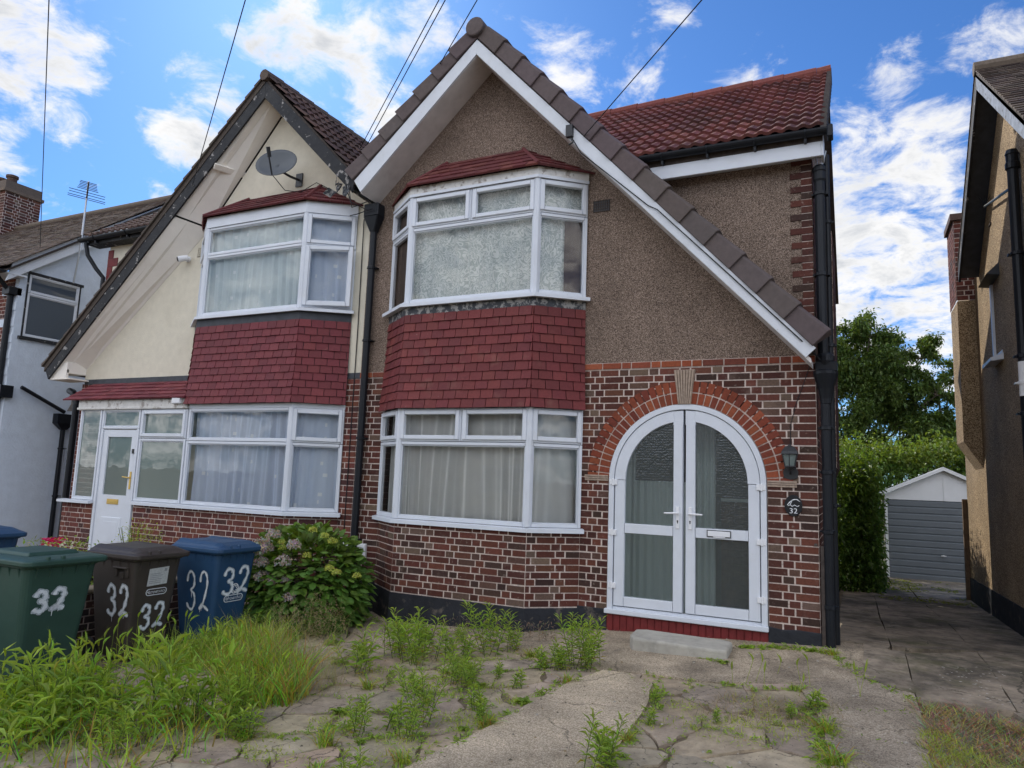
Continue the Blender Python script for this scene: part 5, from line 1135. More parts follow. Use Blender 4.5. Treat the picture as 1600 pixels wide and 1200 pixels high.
def ring_path(mb, F, pts, w, c, m=0):
    n = len(pts); V = []
    for i in range(n):
        p, q, r = Vector(pts[i-1]), Vector(pts[i]), Vector(pts[(i+1) % n]); d = (r-p).normalized(); nn = Vector((-d.y, d.x)); V += [F(q.x+nn.x*w/2, q.y+nn.y*w/2, c), F(q.x-nn.x*w/2, q.y-nn.y*w/2, c)]
    mb.add(V, [(2*i, 2*i+1, (2*i+3) % (2*n), (2*i+2) % (2*n)) for i in range(n)], m)
def council(parent, F, a, b, s=1., c=.004):
    mb = MB(); L, r = .085*s, .03*s
    pts = [(a+L+r*math.cos(R_(t)), b+r*math.sin(R_(t))) for t in range(-90, 91, 20)]+[(a-L+r*math.cos(R_(t)), b+r*math.sin(R_(t))) for t in range(90, 271, 20)]
    ring_path(mb, F, pts, .007*s, c)
    put_text(mb, F, a-.052*s, b, c, 'Harrow', .050*s, 0, .75, .25); put_text(mb, F, a+.052*s, b-.002*s, c, 'COUNCIL', .030*s, 0, .85, .1)
    return mb.build('council_emblem', MT['paint'], parent)
gB, gBb = make_bin((-6.37, -3.50, -.45), MT['bin_green'], 'dark green wheelie bin with a flat lid and chipped white 32, nearest the camera', hs=1.05); gB.scale = (1.15, 1.16, 1.04)
painted32(BIN_F, -.06, .52, .16, .004, gBb, .72, .026)
bB, bBb = make_bin((-6.26, -2.58, -.43), MT['bin_brown'], 'brown wheelie bin with domed lid and white 32 painted on two faces', dome=.012)
painted32(BIN_S, .12, .36, .27, .004, bBb, .56); painted32(BIN_F, .02, .22, .22, .004, bBb, .58, .020); council(bBb, BIN_F, .02, .56, 1.)
mb = MB(); V_ = [BIN_F(a, b, .0045) for a, b in ((-.10, .62), (.125, .63), (.125, .80), (-.095, .79))]; mb.quad(V_); lb_ = mb.build('paper_label', MT['label'], bBb)
mb = MB()
for i in range(6): mb.quad([BIN_F(a, .645+i*.018, .0055) for a in (-.08, .05+rc(-.05, .03))]+[BIN_F(a, .652+i*.018, .0055) for a in (.05, -.08)])
mb.box((.075, .755, .005), (.105, .785, .0058), F=BIN_F); mb.build('label_print', mat('faded_print', (.30, .31, .32), .8), lb_)
mb = MB(); mb.box((.06, .72, .0), (.10, .80, .02), F=BIN_S); mb.box((.22, .72, .0), (.26, .80, .02), F=BIN_S); mb.box((.06, .80, .0), (.26, .815, .035), F=BIN_S); mb.box((.13, .70, .0), (.19, .76, .012), F=BIN_S); mb.build('lift_bracket', MT['bin_brown'], bBb, bevel=.004)
blB, blBb = make_bin((-6.02, -1.80, -.41), MT['bin_blue'], 'blue wheelie bin with shiny domed lid beside the flowering shrub', dome=.018)
painted32(BIN_F, .03, .46, .26, .004, blBb, .66); council(blBb, BIN_F, .02, .40, 1.1, .007); painted32(BIN_S, .06, .30, .38, .004, blBb, .42, .016)
mb = MB(); ring_path(mb, BIN_F, [(.02+.05*math.cos(R_(t)), .50+.05*math.sin(R_(t))) for t in range(0, 360, 20)], .01, .007)
for t in range(0, 360, 60): stroke(mb, BIN_F, [(.02+.02*math.cos(R_(t)), .50+.02*math.sin(R_(t))), (.02+.035*math.cos(R_(t+30)), .50+.035*math.sin(R_(t+30))), (.02+.04*math.cos(R_(t+60)), .50+.04*math.sin(R_(t+60)))], .01, .007)
mb.build('recycling_emblem', MT['paint'], blBb)
b4, _ = make_bin((-8.42, -2.95, -.36), MT['bin_blue'], 'blue wheelie bin lid showing behind the green bin at the left edge', dome=.014)

# low garden wall between the plots, step, meter boxes
lw = thing('garden_wall', (-7.1, -2.6, -.45), 'low dark brick garden wall in the gap behind the green and brown bins', 'wall')
mb = MB(); F, w = seg((-7.0, -5.2), (-7.0, -1.0)); bricks(mb, Fr(F.o, F.u, F.v), w, -.7, .10, pal=[(.05, .03, .026), (.065, .03, .025), (.04, .03, .028)]); mb.box((-7.22, -5.2, -.7), (-7.02, -1.0, .10), 1); mb.build('brick_wall', [MT['brick'], MT['mortar']], lw)
mb = MB(); mb.box((-7.25, -5.2, .10), (-6.97, -1.0, .145)); mb.build('coping', MT['concrete_dark'], lw, bevel=.01)
mb = MB(); poly_ = [(-1.70, -.36), (-1.68, -.62), (-1.62, -.75), (-.83, -.80), (-.74, -.77), (-.75, -.38), (-.85, -.33), (-1.60, -.30)]
mb.poly(poly_, -.2, .015); so_ = mb.build('concrete_step', mat('step_concrete', (.40, .38, .33), .9, 9, .15, .006, 35, stain=[(5, .55, .75, (.20, .19, .16), .6), (2, .5, .7, (.5, .47, .40), .5)]), bevel=.025, seg_=3, origin=Vector((-1.2, -.55, -.1)))
tag(so_, 'worn pale concrete doorstep block below the arched white double doors', 'step')
for x, lab in ((-5.41, 'white meter box on the brick wall right of the shared black downpipe'), (-5.66, 'white meter box on the brick wall left of the shared black downpipe')):
    t = thing('meter_box', (x, 0, .40), lab, 'meter box', 'meter boxes by the downpipe'); mb = MB(); mb.box((x-.075, .375, 0), (x+.075, .57, .05), F=FRONT); mb.build('box_body', MT['white_plastic'], t, bevel=.008)
    mb = MB(); mb.box((x-.065, .385, .05), (x+.065, .56, .056), F=FRONT); mb.build('box_lid', MT['white_plastic'], t, bevel=.003)
mb = MB(); mb.box((.012, -.03, -.12), (.045, .05, .93)); mb.poly([(-.03, .93), (.05, .93), (.01, .97)], -.045, -.012, F=Fr((0, 0, 0), (0, 1, 0), (0, 0, 1))); tag(mb.build('wooden_board', MT['wood_dark'], bevel=.004, origin=Vector((.03, 0, -.1))), 'old dark timber board upright at the brick corner beside the black downpipe', 'board')

# lamp and number plate by the door
lp = thing('wall_lantern', (-.245, 0, 1.52), 'black wall lantern with clear panes on the brick pier right of the door', 'wall lamp')
def hexr(r, z, cy): return [(-.245+r*math.cos(R_(60*k+30)), cy+r*math.sin(R_(60*k+30)), z) for k in range(6)]
cy = -.105
mb = MB(); loft(mb, [hexr(.092, 1.745, cy), hexr(.098, 1.755, cy), hexr(.092, 1.79, cy), hexr(.055, 1.85, cy), hexr(.02, 1.868, cy), hexr(.012, 1.885, cy)]); mb.build('lantern_cap', MT['black_metal'], lp, bevel=.002)
mb = MB(); loft(mb, [hexr(.082, 1.745, cy), hexr(.055, 1.60, cy)], (False, False)); mb.build('lantern_pane', MT['glass_green'], lp)
mb = MB()
for a, b in zip(hexr(.084, 1.745, cy), hexr(.057, 1.60, cy)): mb.tube([a, b], .006, 5)
loft(mb, [hexr(.064, 1.60, cy), hexr(.064, 1.585, cy), hexr(.03, 1.55, cy), hexr(.012, 1.535, cy)]); mb.tube([(-.245, cy, 1.54), (-.245, -.08, 1.515), (-.245, -.03, 1.50), (-.245, 0, 1.50)], .012, 8); mb.poly([(-.315, 1.44), (-.245, 1.415), (-.175, 1.44), (-.165, 1.52), (-.20, 1.60), (-.29, 1.60), (-.325, 1.52)], 0, .02, F=FRONT); mb.build('lantern_frame', MT['black_metal'], lp, bevel=.002)
mb = MB(); mb.lathe((-.245, cy, 1.62), [(.014, 0), (.014, .05), (.028, .06), (.03, .09), (.012, .11)], 10); mb.build('bulb', MT['white_plastic'], lp)
lp.scale = (.9, .9, .74); lp.location.z = 1.633
mb = MB(); mb.tube([(-.245, -.012, 1.88), (-.24, -.008, 2.1), (-.19, -.008, 2.3), (-.10, -.008, 2.55), (-.05, -.02, 2.7)], .004, 5); tag(mb.build('lamp_cable', MT['cable'], origin=Vector((-.245, 0, 1.9))), 'thin black cable running up the brick pier from the wall lantern', 'cable')
pl = thing('house_number_plaque', (-.225, 0, 1.305), 'black oval plaque with white emblem and number 32 on the brick pier', 'house number')
mb = MB(); el = [(-.225+.083*math.cos(R_(t)), 1.305+.105*math.sin(R_(t))) for t in range(0, 360, 12)]; mb.poly(el, .006, .018, F=FRONT); mb.build('plaque', mat('gloss_black', (.012, .014, .018), .3, spec=.5), pl, bevel=.003)
mb = MB(); put_text(mb, FRONT, -.225, 1.252, .0195, '32', .072, 0, 1.1)
def squig(pts, w=.007): stroke(mb, FRONT, [(-.225+x, 1.305+y) for x, y in pts], w, .0195)
squig([(-.055, .005), (-.035, .03), (-.005, .055), (.03, .062), (.048, .05)], .008); squig([(-.012, .052), (-.02, .03), (-.028, .01)]); squig([(.048, .05), (.062, .042)], .004); squig([(-.052, -.006), (-.03, .006), (-.01, -.006), (.012, .006), (.034, -.006), (.055, .004)], .005)
mb.build('plaque_lettering', MT['paint'], pl)

# dish, camera, aerial
dh = thing('satellite_dish', (-6.98, 0, 5.78), 'dark grey satellite dish on the cream gable above the upper bay', 'satellite dish')
dc = Vector((-7.0, -.42, 5.77)); ax = Vector((.30, -.86, .40)).normalized(); fx = ax.cross(Vector((0, 0, 1))).normalized(); fz = fx.cross(ax)
mb = MB(); V = []; nr, na_ = 6, 28
for i in range(nr+1):
    for k in range(na_):
        t = 2*math.pi*k/na_; r = i/nr; V.append(dc+fx*(.30*r*math.cos(t))+fz*(.265*r*math.sin(t))+ax*(.07*r*r))
mb.add(V, [(i*na_+k, i*na_+(k+1) % na_, (i+1)*na_+(k+1) % na_, (i+1)*na_+k) for i in range(nr) for k in range(na_)])
do = mb.build('dish_reflector', MT['grey_plastic'], dh, smooth=True); so_m = do.modifiers.new('thick', 'SOLIDIFY'); so_m.thickness = .008
mb = MB(); mb.tube([dc-fz*.25+ax*.05, dc-fz*.10+ax*.28], .012, 6); mb.tube([dc-fz*.10+ax*.25, dc-fz*.02+ax*.36], .028, 10); mb.build('feed_arm', MT['black_metal'], dh)
mb = MB(); mb.tube([dc-ax*.01, dc-ax*.08, (-6.97, -.2, 5.70), (-6.97, -.02, 5.72)], .018, 8); mb.box((-7.03, 5.62, 0), (-6.91, 5.82, .02), F=FRONT); mb.build('wall_bracket', MT['black_metal'], dh)
mb = MB(); mb.tube([dc-fz*.24+ax*.06, (-6.9, -.35, 5.42), (-6.7, -.25, 5.40), (-6.62, -.03, 5.62), (-6.3, -.02, 5.45), (-5.95, -.02, 5.22), (-5.8, -.02, 5.18)], .006, 5); tag(mb.build('dish_cable', MT['cable'], origin=Vector((-6.9, -.1, 5.4))), 'black cable drooping from the satellite dish towards the gable valley', 'cable')
ca = thing('security_camera', (-9.17, 0, 4.71), 'small white security camera on the cream wall under the sloping soffit', 'camera')
mb = MB(); mb.lathe((-9.17, 0, 4.74), [(.05, 0), (.05, .02), (.025, .03), (.022, .10)], 12, ax=(0, -1, 0)); mb.build('mount', MT['white_plastic'], ca)
mb = MB(); mb.tube([(-9.10, -.07, 4.74), (-9.20, -.17, 4.70)], [.045, .05], 12); mb.build('camera_body', MT['white_plastic'], ca); mb = MB(); mb.lathe((-9.201, -.171, 4.70), [(.04, 0), (.036, .014), (.02, .02)], 12, ax=(-.7, -.7, -.25)); mb.build('lens', MT['black_metal'], ca)
ae = thing('tv_aerial', (-13.25, .9, 5.0), 'television aerial on a thin metal mast fixed to the left house wall', 'aerial')
mb = MB(); mb.tube([(-13.40, .82, 4.95), (-13.28, .8, 5.6), (-13.24, .78, 7.0)], .018, 8); mb.build('mast', MT['aluminium'], ae)
mb = MB(); bd = Vector((.85, -.52, .03)).normalized(); p0 = Vector((-13.24, .78, 6.66)); mb.tube([p0-bd*.12, p0+bd*.85], .012, 6)
ex = Vector((.5, .86, -.06)).normalized()
for i, (s, l) in enumerate(((-.10, .36), (0, .36), (.16, .34), (.30, .34), (.45, .20), (.53, .18), (.61, .17), (.69, .16), (.77, .16), (.84, .15))): mb.tube([p0+bd*s-ex*l*.9, p0+bd*s+ex*l*.9], .007, 5)
mb.build('aerial_elements', MT['black_metal'], ae)

# overhead cables fan out to a pole behind the viewer
POLE = Vector((16.4, -17.6, 8.3))
def cable(a, label, sag=.15, r=.006):
    a = Vector(a); pts = []
    for i in range(25):
        t = (i/24)**2; p = a.lerp(POLE, t); p.z -= sag*4*t*(1-t); pts.append(p)
    mb = MB(); mb.tube(pts, r, 5); return tag(mb.build('overhead_cable', MT['cable'], origin=a), label, 'cable', 'overhead cables')
def at(px, py, y):
    d = fw+rr*((px-800)/1110)-uu*((py-600)/1110); return CAM+d*((y-CAM.y)/d.y)
cable(at(62, 405, .65), 'overhead cable descending to the white bargeboard of the left house', 0)
cable(at(300, 292, -.36), 'overhead cable descending to the black left bargeboard of the cream house', 0)
cable(at(563, 231, .35), 'overhead cable of a close pair, left one, reaching the roof valley', 0)
cable(at(571, 231, .35), 'overhead cable of a close pair, right one, reaching the roof valley', 0)
cable(at(684, 106, -.40), 'overhead cable reaching the short left verge of the brown gable', 0)
cable(at(912, 213, -.44), 'overhead cable reaching the long right bargeboard of the brown gable', 0)
mb = MB(); mb.tube([(-2.50, -.44, 5.36), (-2.38, -.445, 5.15), (-1.6, -.44, 4.42), (-1.5, -.446, 4.36), (-.8, -.44, 3.62), (-.1, -.44, 2.87), (.05, -.2, 2.72)], .006, 5); tag(mb.build('fascia_cable', MT['cable'], origin=Vector((-1.5, -.44, 4.3))), 'thin black cable clipped along the long white bargeboard', 'cable')
kb = thing('cable_bracket', (-2.52, -.44, 5.42), 'small black cable bracket on the long white bargeboard', 'bracket'); mb = MB(); mb.box((-2.56, -.48, 5.36), (-2.48, -.43, 5.50)); mb.tube([(-2.50, -.46, 5.34), (-2.47, -.47, 5.28), (-2.52, -.47, 5.26)], .01, 6); mb.build('bracket', MT['black_metal'], kb)
mb = MB()
for a, b_, c_ in (((-5.75, -.42, 5.30), (-5.66, -.40, 5.05), (-5.50, -.2, 4.98)), ((-5.70, -.42, 5.28), (-5.60, -.44, 4.95), (-5.45, -.25, 5.10)), ((-5.9, -.1, 5.0), (-5.7, -.2, 4.96), (-5.45, -.2, 5.0)), ((-5.72, -.02, 4.95), (-5.71, -.012, 3.4), (-5.72, -.01, .5))): mb.tube([a, b_, c_], .007, 5)
tag(mb.build('valley_cable', MT['cable'], origin=Vector((-5.7, -.3, 5.0))), 'tangle of black cables in the valley between the two gables', 'cable')
lf_ = MB()
for i in range(16):
    p = Vector((-5.78+rc(-.13, .10), -.40+rc(-.04, .03), 5.34+rc(-.17, .16))); a = [Vector((rc(-1, 1), rc(-.4, .4), rc(-1, 1))).normalized()*rc(.05, .12) for _ in range(2)]
    lf_.add([p, p+a[0], p+a[0]+a[1], p+a[1]], [(0, 1, 2, 3)])
v_ = lf_.build('valley_flashing', MT['lead'], nb); v_.modifiers.new('thick', 'SOLIDIFY').thickness = .006

# ------------------------------------------------------------------ plants
def leaf(mb, base, d, L, wd, up=Vector((0, 0, 1)), c=(1, 1, 1), m=0, fold=.25, droop=.15, rnd_=False):
    d = d.normalized(); s = d.cross(up)
    if s.length < 1e-3: s = Vector((1, 0, 0))
    s.normalize(); n = s.cross(d)
    mid = base+d*L*.45; tip = base+d*L-Vector((0, 0, droop*L))
    if rnd_:
        a, b = base+d*L*.28-Vector((0, 0, droop*L*.05)), base+d*L*.68-Vector((0, 0, droop*L*.45))
        mb.add([base, a+s*wd*.46+n*wd*fold, b+s*wd*.42+n*wd*fold, tip, b-s*wd*.42+n*wd*fold, a-s*wd*.46+n*wd*fold, a, b], [(0, 1, 6), (1, 2, 7, 6), (2, 3, 7), (3, 4, 7), (4, 5, 6, 7), (5, 0, 6)], m, c); return
    mb.add([base, mid+s*wd*.5+n*wd*fold, tip, mid-s*wd*.5+n*wd*fold, mid-Vector((0, 0, droop*L*.2))], [(0, 1, 4), (1, 2, 4), (2, 3, 4), (3, 0, 4)], m, c)
def rdir(zlo=-1., zhi=1.):
    z = rc(zlo, zhi); t = rc(0, 2*math.pi); r = math.sqrt(max(0, 1-z*z)); return Vector((r*math.cos(t), r*math.sin(t), z))
def gcol(a=.35, warm=0.):
    k = rc(1-a, 1+a)*(1.25 if rc(0, 1) < .2 else 1.); return (k*rc(.85, 1.15)+warm, k, k*rc(.7, 1.2))
def weed_plant(ns, h, spread, L=.075, wd=.014, dens=60, lean=.35):
    lv, st = MB(), MB()
    for s in range(ns):
        b = Vector((rc(-spread, spread), rc(-spread, spread), -.02)); hh = h*rc(.55, 1.08); d = Vector((rc(-lean, lean), rc(-lean, lean), 1)).normalized(); bend = Vector((rc(-.1, .1), rc(-.1, .1), 0))
        pts = [b+d*(hh*t)+bend*(t*t*hh) for t in (0, .33, .66, 1)]; st.tube(pts, [.0035, .003, .0025, .0015], 5)
        n = int(dens*hh)
        for i in range(n):
            t = .12+.88*(i/n)**.8; p = b+d*(hh*t)+bend*(t*t*hh); az = i*2.4+rc(-.4, .4); el = .25+.75*t
            dd = Vector((math.cos(az), math.sin(az), el*1.1)); l = L*(.65+.7*math.sin(math.pi*min(1, t*.85)))*rc(.8, 1.2)
            leaf(lv, p, dd, l, wd*rc(.8, 1.25), c=(gcol(.3, .1 if t > .85 else 0) if (t > .35 or rc(0, 1) > .3) else (1.2, .7, .8)), droop=rc(.1, .5))
    return lv, st
def make_weed(name, label, cat, group, **k):
    t = thing(name, (0, 0, 0), label, cat, group); lv, st = weed_plant(**k); lv.build('foliage', MT['leaf'], t); st.build('stem', MT['stem'], t); return t
WG = 'willow leaved weeds growing in the paving joints'
protos = [make_weed('weed_plant', '', 'weed', WG, ns=9, h=.50, spread=.10, L=.095, wd=.015, dens=62), make_weed('weed_plant', '', 'weed', WG, ns=7, h=.34, spread=.09, dens=80), make_weed('weed_plant', '', 'weed', WG, ns=12, h=.42, spread=.15, L=.095, wd=.016, dens=58), make_weed('weed_plant', '', 'weed', WG, ns=5, h=.22, spread=.06, L=.06, dens=110), make_weed('weed_plant', '', 'weed', WG, ns=7, h=.50, spread=.13, L=.155, wd=.026, dens=34, lean=.5), make_weed('weed_plant', '', 'weed', WG, ns=9, h=.36, spread=.16, L=.14, wd=.026, dens=38, lean=.65)]
PLANTS = [  # x, y, prototype, scale
 (-3.72, -1.62, 2, 1.0), (-3.45, -1.72, 2, 1.05), (-3.2, -1.62, 1, 1.05), (-3.85, -1.95, 3, 1.1), (-3.28, -1.95, 1, .75), (-3.02, -1.5, 3, 1.1), (-2.86, -1.30, 0, .95), (-2.72, -1.15, 1, .8), (-3.6, -1.2, 3, .9), (-3.35, -1.05, 1, .6),
 (-1.90, -1.42, 0, .88), (-1.78, -1.45, 0, .78), (-2.08, -1.55, 1, .8), (-2.22, -1.6, 3, 1.), (-1.98, -1.62, 1, .7), (-2.74, -2.22, 1, .9), (-2.52, -2.36, 0, .55), (-2.62, -2.15, 3, 1.1), (-2.42, -3.16, 0, .72), (-2.55, -3.32, 3, 1.1), (-2.35, -3.4, 1, .7), (-2.70, -3.45, 1, .75),
 (-2.2, -2.72, 3, .9), (-2.05, -2.95, 3, .8), (-2.15, -2.2, 3, .8), (-2.4, -2.0, 3, .7), (-1.08, -3.42, 1, 1.0), (-1.0, -3.3, 3, 1.2), (-1.02, -2.2, 3, .7), (-.95, -2.6, 3, .6), (-2.85, -2.6, 3, .8), (-3.0, -2.4, 3, .6), (.02, -1.95, 3, .9), (-.1, -2.1, 3, .6), (-.55, -2.4, 3, .5),
 (-4.3, -4.25, 0, .9), (-4.5, -4.1, 0, 1.0), (-4.7, -4.3, 0, 1.1), (-4.9, -4.2, 2, 1.1), (-4.75, -3.95, 0, .95), (-5.05, -3.95, 2, 1.0), (-5.2, -4.2, 0, 1.15), (-5.0, -4.45, 2, 1.1), (-4.55, -4.45, 2, 1.0), (-4.3, -4.5, 1, 1.1), (-4.12, -4.15, 1, 1.0), (-3.98, -4.3, 1, .9), (-5.3, -3.75, 0, .95), (-4.45, -3.75, 1, 1.0), (-3.72, -3.62, 0, .75), (-3.6, -3.72, 1, .8), (-3.4, -3.85, 3, 1.2), (-5.45, -4.1, 2, 1.1), (-4.2, -3.45, 2, .95), (-3.95, -3.3, 2, .9), (-4.45, -3.2, 2, 1.05), (-4.75, -3.0, 0, 1.05), (-5.0, -2.75, 0, 1.15), (-5.25, -2.6, 2, 1.1), (-5.1, -2.35, 0, 1.1), (-5.35, -2.25, 2, 1.15), (-5.45, -1.95, 0, 1.0), (-4.9, -2.4, 2, 1.0)]
def tuft(n, h, w):
    mb = MB()
    for i in range(n):
        b = Vector((rc(-.05, .05), rc(-.05, .05), -.01)); d = Vector((rc(-.8, .8), rc(-.8, .8), 1)).normalized(); hh = h*rc(.5, 1.1); s_ = d.cross(Vector((0, 0, 1))).normalized()*w; out = Vector((d.x, d.y, 0))
        P = [b+d*hh*t+out*hh*.5*t*t-Vector((0, 0, .45*hh*t**3)) for t in (0, .35, .7, 1)]; c = tuple(v*random.choice((.6, .95, 1.2)) for v in gcol(.25, .05)) if rc(0, 1) > .12 else (1.0, .95, 1.3)
        mb.add([P[0]-s_, P[0]+s_, P[1]+s_, P[1]-s_, P[2]+s_*.6, P[2]-s_*.6, P[3]], [(0, 1, 2, 3), (3, 2, 4, 5), (5, 4, 6)], 0, c)
    return tag(mb.build('grass_tuft', MT['grass'], origin=Vector((0, 0, 0))), 'x', 'grass tuft', 'x')
def broadleaf(n, r):
    mb = MB()
    for i in range(n):
        az = i*2.4; el = rc(.15, 1.1); d = Vector((math.cos(az), math.sin(az), el)); leaf(mb, Vector((rc(-.02, .02), rc(-.02, .02), 0)), d, r*rc(.6, 1.1), r*rc(.28, .4), c=tuple(v*.8 for v in gcol(.35)), droop=rc(.3, .7), rnd_=True)
    return tag(mb.build('broadleaf_weed', MT['leaf'], origin=Vector((0, 0, 0))), 'x', 'weed', 'x')
protos += [tuft(70, .20, .0035), tuft(45, .12, .003), broadleaf(26, .11), broadleaf(16, .07)]
LAB = {6: 'tuft of arching grass blades', 7: 'small tuft of fine grass', 8: 'rosette weed with broad rounded leaves', 9: 'small rosette weed with rounded leaves', 4: 'loose tall weed with long pale lance shaped leaves', 5: 'low sprawling weed with long pale lance shaped leaves', 0: 'tall upright weed with narrow lance shaped leaves', 1: 'short bushy weed with narrow lance shaped leaves', 2: 'wide clump of leafy upright weeds', 3: 'low tuft of narrow leaved weed'}
def where(x, y):
    if x > -.3: return 'left of the driveway strip'
    if x > -1.2: return 'right of the concrete path'
    if x > -2.35 and y > -1.8: return 'at the path top left corner'
    if x > -3.0 and y > -1.9: return 'against the black bay plinth'
    if x > -3.0: return 'left of the concrete path'
    if y > -2.1 and x > -4.2: return 'before the bay left corner'
    if y > -3.3: return 'in grass before the bins'
    return 'in the bottom left corner'
used = set()
rg = random.Random(3)
PLANTS += [(-1.83, -1.9, 6, .8), (-1.95, -2.5, 8, .9), (-2.0, -3.0, 6, .9), (-1.08, -2.0, 9, 1.), (-1.03, -2.9, 6, .7), (.12, -2.3, 6, 1.), (.05, -1.8, 8, .9), (.2, -2.8, 6, 1.1), (-.1, -1.45, 7, 1.), (-.75, -.9, 8, .8), (-.66, -.3, 8, .7), (-.35, -.2, 9, 1.), (.1, -.28, 6, .8), (-.08, -.22, 8, .8), (-3.3, -2.6, 6, .9), (-3.1, -3.2, 8, .9), (-2.8, -3.7, 6, 1.), (-3.6, -2.3, 6, .8), (-4.2, -3.8, 6, 1.3), (-3.9, -3.9, 8, 1.1), (-4.0, -2.1, 8, 1.), (-4.6, -1.5, 8, 1.1), (-2.45, -1.25, 6, .8)]
PLANTS = [(x, y, k, s_*(.72 if (x < -4.1 and -3.5 < y < -1.9) else 1.)) for x, y, k, s_ in PLANTS if not ((x, y) in ((-4.2, -3.45), (-4.45, -3.2), (-4.75, -3.0), (-5.0, -2.75), (-3.95, -3.3), (-4.45, -3.75), (-4.12, -4.15), (-4.3, -4.5)))]
PLANTS = [((x, y, rg.choice((4, 4, 5)) if (x < -3.5 and y < -2.2 and rg.random() < .75) else k, s_) ) for x, y, k, s_ in PLANTS]
for _ in range(58):
    a_, b_ = rg.choice(JOINTS); q = a_.lerp(b_, rg.random())
    if q.x < -3.6 and q.y < -2.2: continue
    PLANTS.append((q.x, q.y, rg.choice((3, 1, 6, 7, 7, 8, 9, 9)), rg.uniform(.5, 1.)))
for i, (x, y, k, s) in enumerate(PLANTS):
    p = protos[k]; o = p if k not in used else copy_tree(p); used.add(k)
    o.location = (x, y, G(x, y)); o.rotation_euler = (0, 0, rc(0, 6.3)); o.scale = (s, s, s*rc(.92, 1.08)); o['label'] = LAB[k]+' '+where(x, y); o['group'] = LAB[k].split(' with')[0]+' '+where(x, y)
    if k in (6, 7): o['category'] = 'grass tuft'
# grass: countless blades
def blades(mb, n, place, h, w=.005, col=lambda: gcol(.3), lean=.35, m=0):
    for i in range(n):
        q = place()
        if q is None: continue
        x, y = q; b = Vector((x, y, G(x, y)-.01)); hh = h(x, y)*rc(.5, 1.1); d = Vector((rc(-lean, lean), rc(-lean, lean), 1)); az = rc(0, 6.3); s = Vector((math.cos(az), math.sin(az), 0))*w*rc(.7, 1.2); bend = Vector((rc(-.5, .5), rc(-.5, .5), -.15))
        P = [b+d*hh*t+bend*hh*t*t for t in (0, .45, .8, 1.)]
        mb.add([P[0]-s, P[0]+s, P[1]+s*.8, P[1]-s*.8, P[2]+s*.45, P[2]-s*.45, P[3]], [(0, 1, 2, 3), (3, 2, 4, 5), (5, 4, 6)], m, col())
LONG = [(-5.2, -2.2), (-4.7, -2.2), (-4.1, -2.55), (-3.6, -2.95), (-3.55, -3.2), (-3.9, -3.35), (-4.3, -3.2), (-4.9, -2.7)]
def in_poly(poly):
    xs = [p[0] for p in poly]; ys = [p[1] for p in poly]
    def f():
        for _ in range(20):
            q = (rc(min(xs), max(xs)), rc(min(ys), max(ys)))
            if inside(q, poly): return q
    return f
mb = MB()
blades(mb, 2300, in_poly(LONG), lambda x, y: .46*max(.15, .75+.8*noise.noise(Vector((x*2.2, y*2.2, 0)))), .0062, lambda: tuple(v*random.choice((.6, .9, 1.1, 1.35)) for v in gcol(.25, .05)), lean=.5)
blades(mb, 650, in_poly([(-6.0, -4.9), (-3.6, -4.6), (-3.4, -3.9), (-4.0, -3.5), (-5.6, -3.3)]), lambda x, y: .30, .006, lambda: tuple(v*random.choice((.6, 1., 1.3)) for v in gcol(.25, .05)), lean=.6)
blades(mb, 900, in_poly([(-5.9, -2.9), (-5.0, -2.9), (-5.0, -1.4), (-5.6, -1.4)]), lambda x, y: .35, .005)
tag(mb.build('long_grass', MT['grass']), 'long bright green grass growing in front of the wheelie bins', 'grass', kind='stuff')
mb = MB()
def seedhead(mb, x, y, h, c):
    b = Vector((x, y, G(x, y))); d = Vector((rc(-.35, .35), rc(-.35, .35), 1)).normalized(); top = b+d*h; s = Vector((.0016, 0, 0)); mb.add([b-s, b+s, top+s, top-s], [(0, 1, 2, 3)], 0, c)
    e = (d+Vector((rc(-.9, .9), rc(-.6, .6), -.1))).normalized(); L = rc(.06, .10); pp = [top+(d.lerp(e, t))*L*t for t in (0, .3, .65, 1)]; mb.tube(pp, [.003, .0085, .0075, .0015], 5, 0, c)
    for i in range(14): t = rc(.1, .9); p = top+d.lerp(e, t)*L*t; q = p+(e+rdir()*.55).normalized()*.04; w_ = rdir()*.0008; mb.add([p-w_, p+w_, q], [(0, 1, 2)], 0, c)
for i in range(190): q = in_poly([(-5.3, -4.6), (-3.6, -4.3), (-3.3, -3.6), (-4.2, -2.9), (-5.3, -2.9)])(); seedhead(mb, q[0], q[1], rc(.30, .58), (rc(.75, 1.1), rc(.85, 1.1), rc(.4, .7)))
for i in range(10): q = in_poly([(-.7, -1.7), (.35, -1.6), (.35, -.9), (-.7, -1.2)])(); seedhead(mb, q[0], q[1], rc(.10, .2), (.9, .9, .6))
tag(mb.build('barley_grass', MT['grass']), 'wall barley with pale bristly seed heads among the weeds', 'grass', kind='stuff')
mb = MB()
blades(mb, 520, in_poly([(-5.0, -2.3), (-4.1, -2.15), (-3.4, -2.75), (-3.5, -3.1), (-4.6, -2.9)]), lambda x, y: .60, .0014, lambda: (rc(.9, 1.25), rc(.95, 1.3), rc(.7, 1.)), .35)
for i in range(130):
    q = in_poly([(-4.7, -2.3), (-4.0, -2.2), (-3.4, -2.75), (-3.4, -3.1), (-4.1, -2.8)])(); b = Vector((*q, G(*q)+rc(.35, .6)))
    for k in range(9): p = b+Vector((rc(-.015, .015), rc(-.015, .015), k*.012)); leaf(mb, p, rdir(.1, 1), .025, .006, c=(.85, .75, .7))
DRYP = [(.70, -1.42), (.95, -1.34), (1.2, -1.45), (1.45, -1.7), (1.6, -2.4), (1.2, -3.2), (.72, -3.2), (.68, -2.2)]
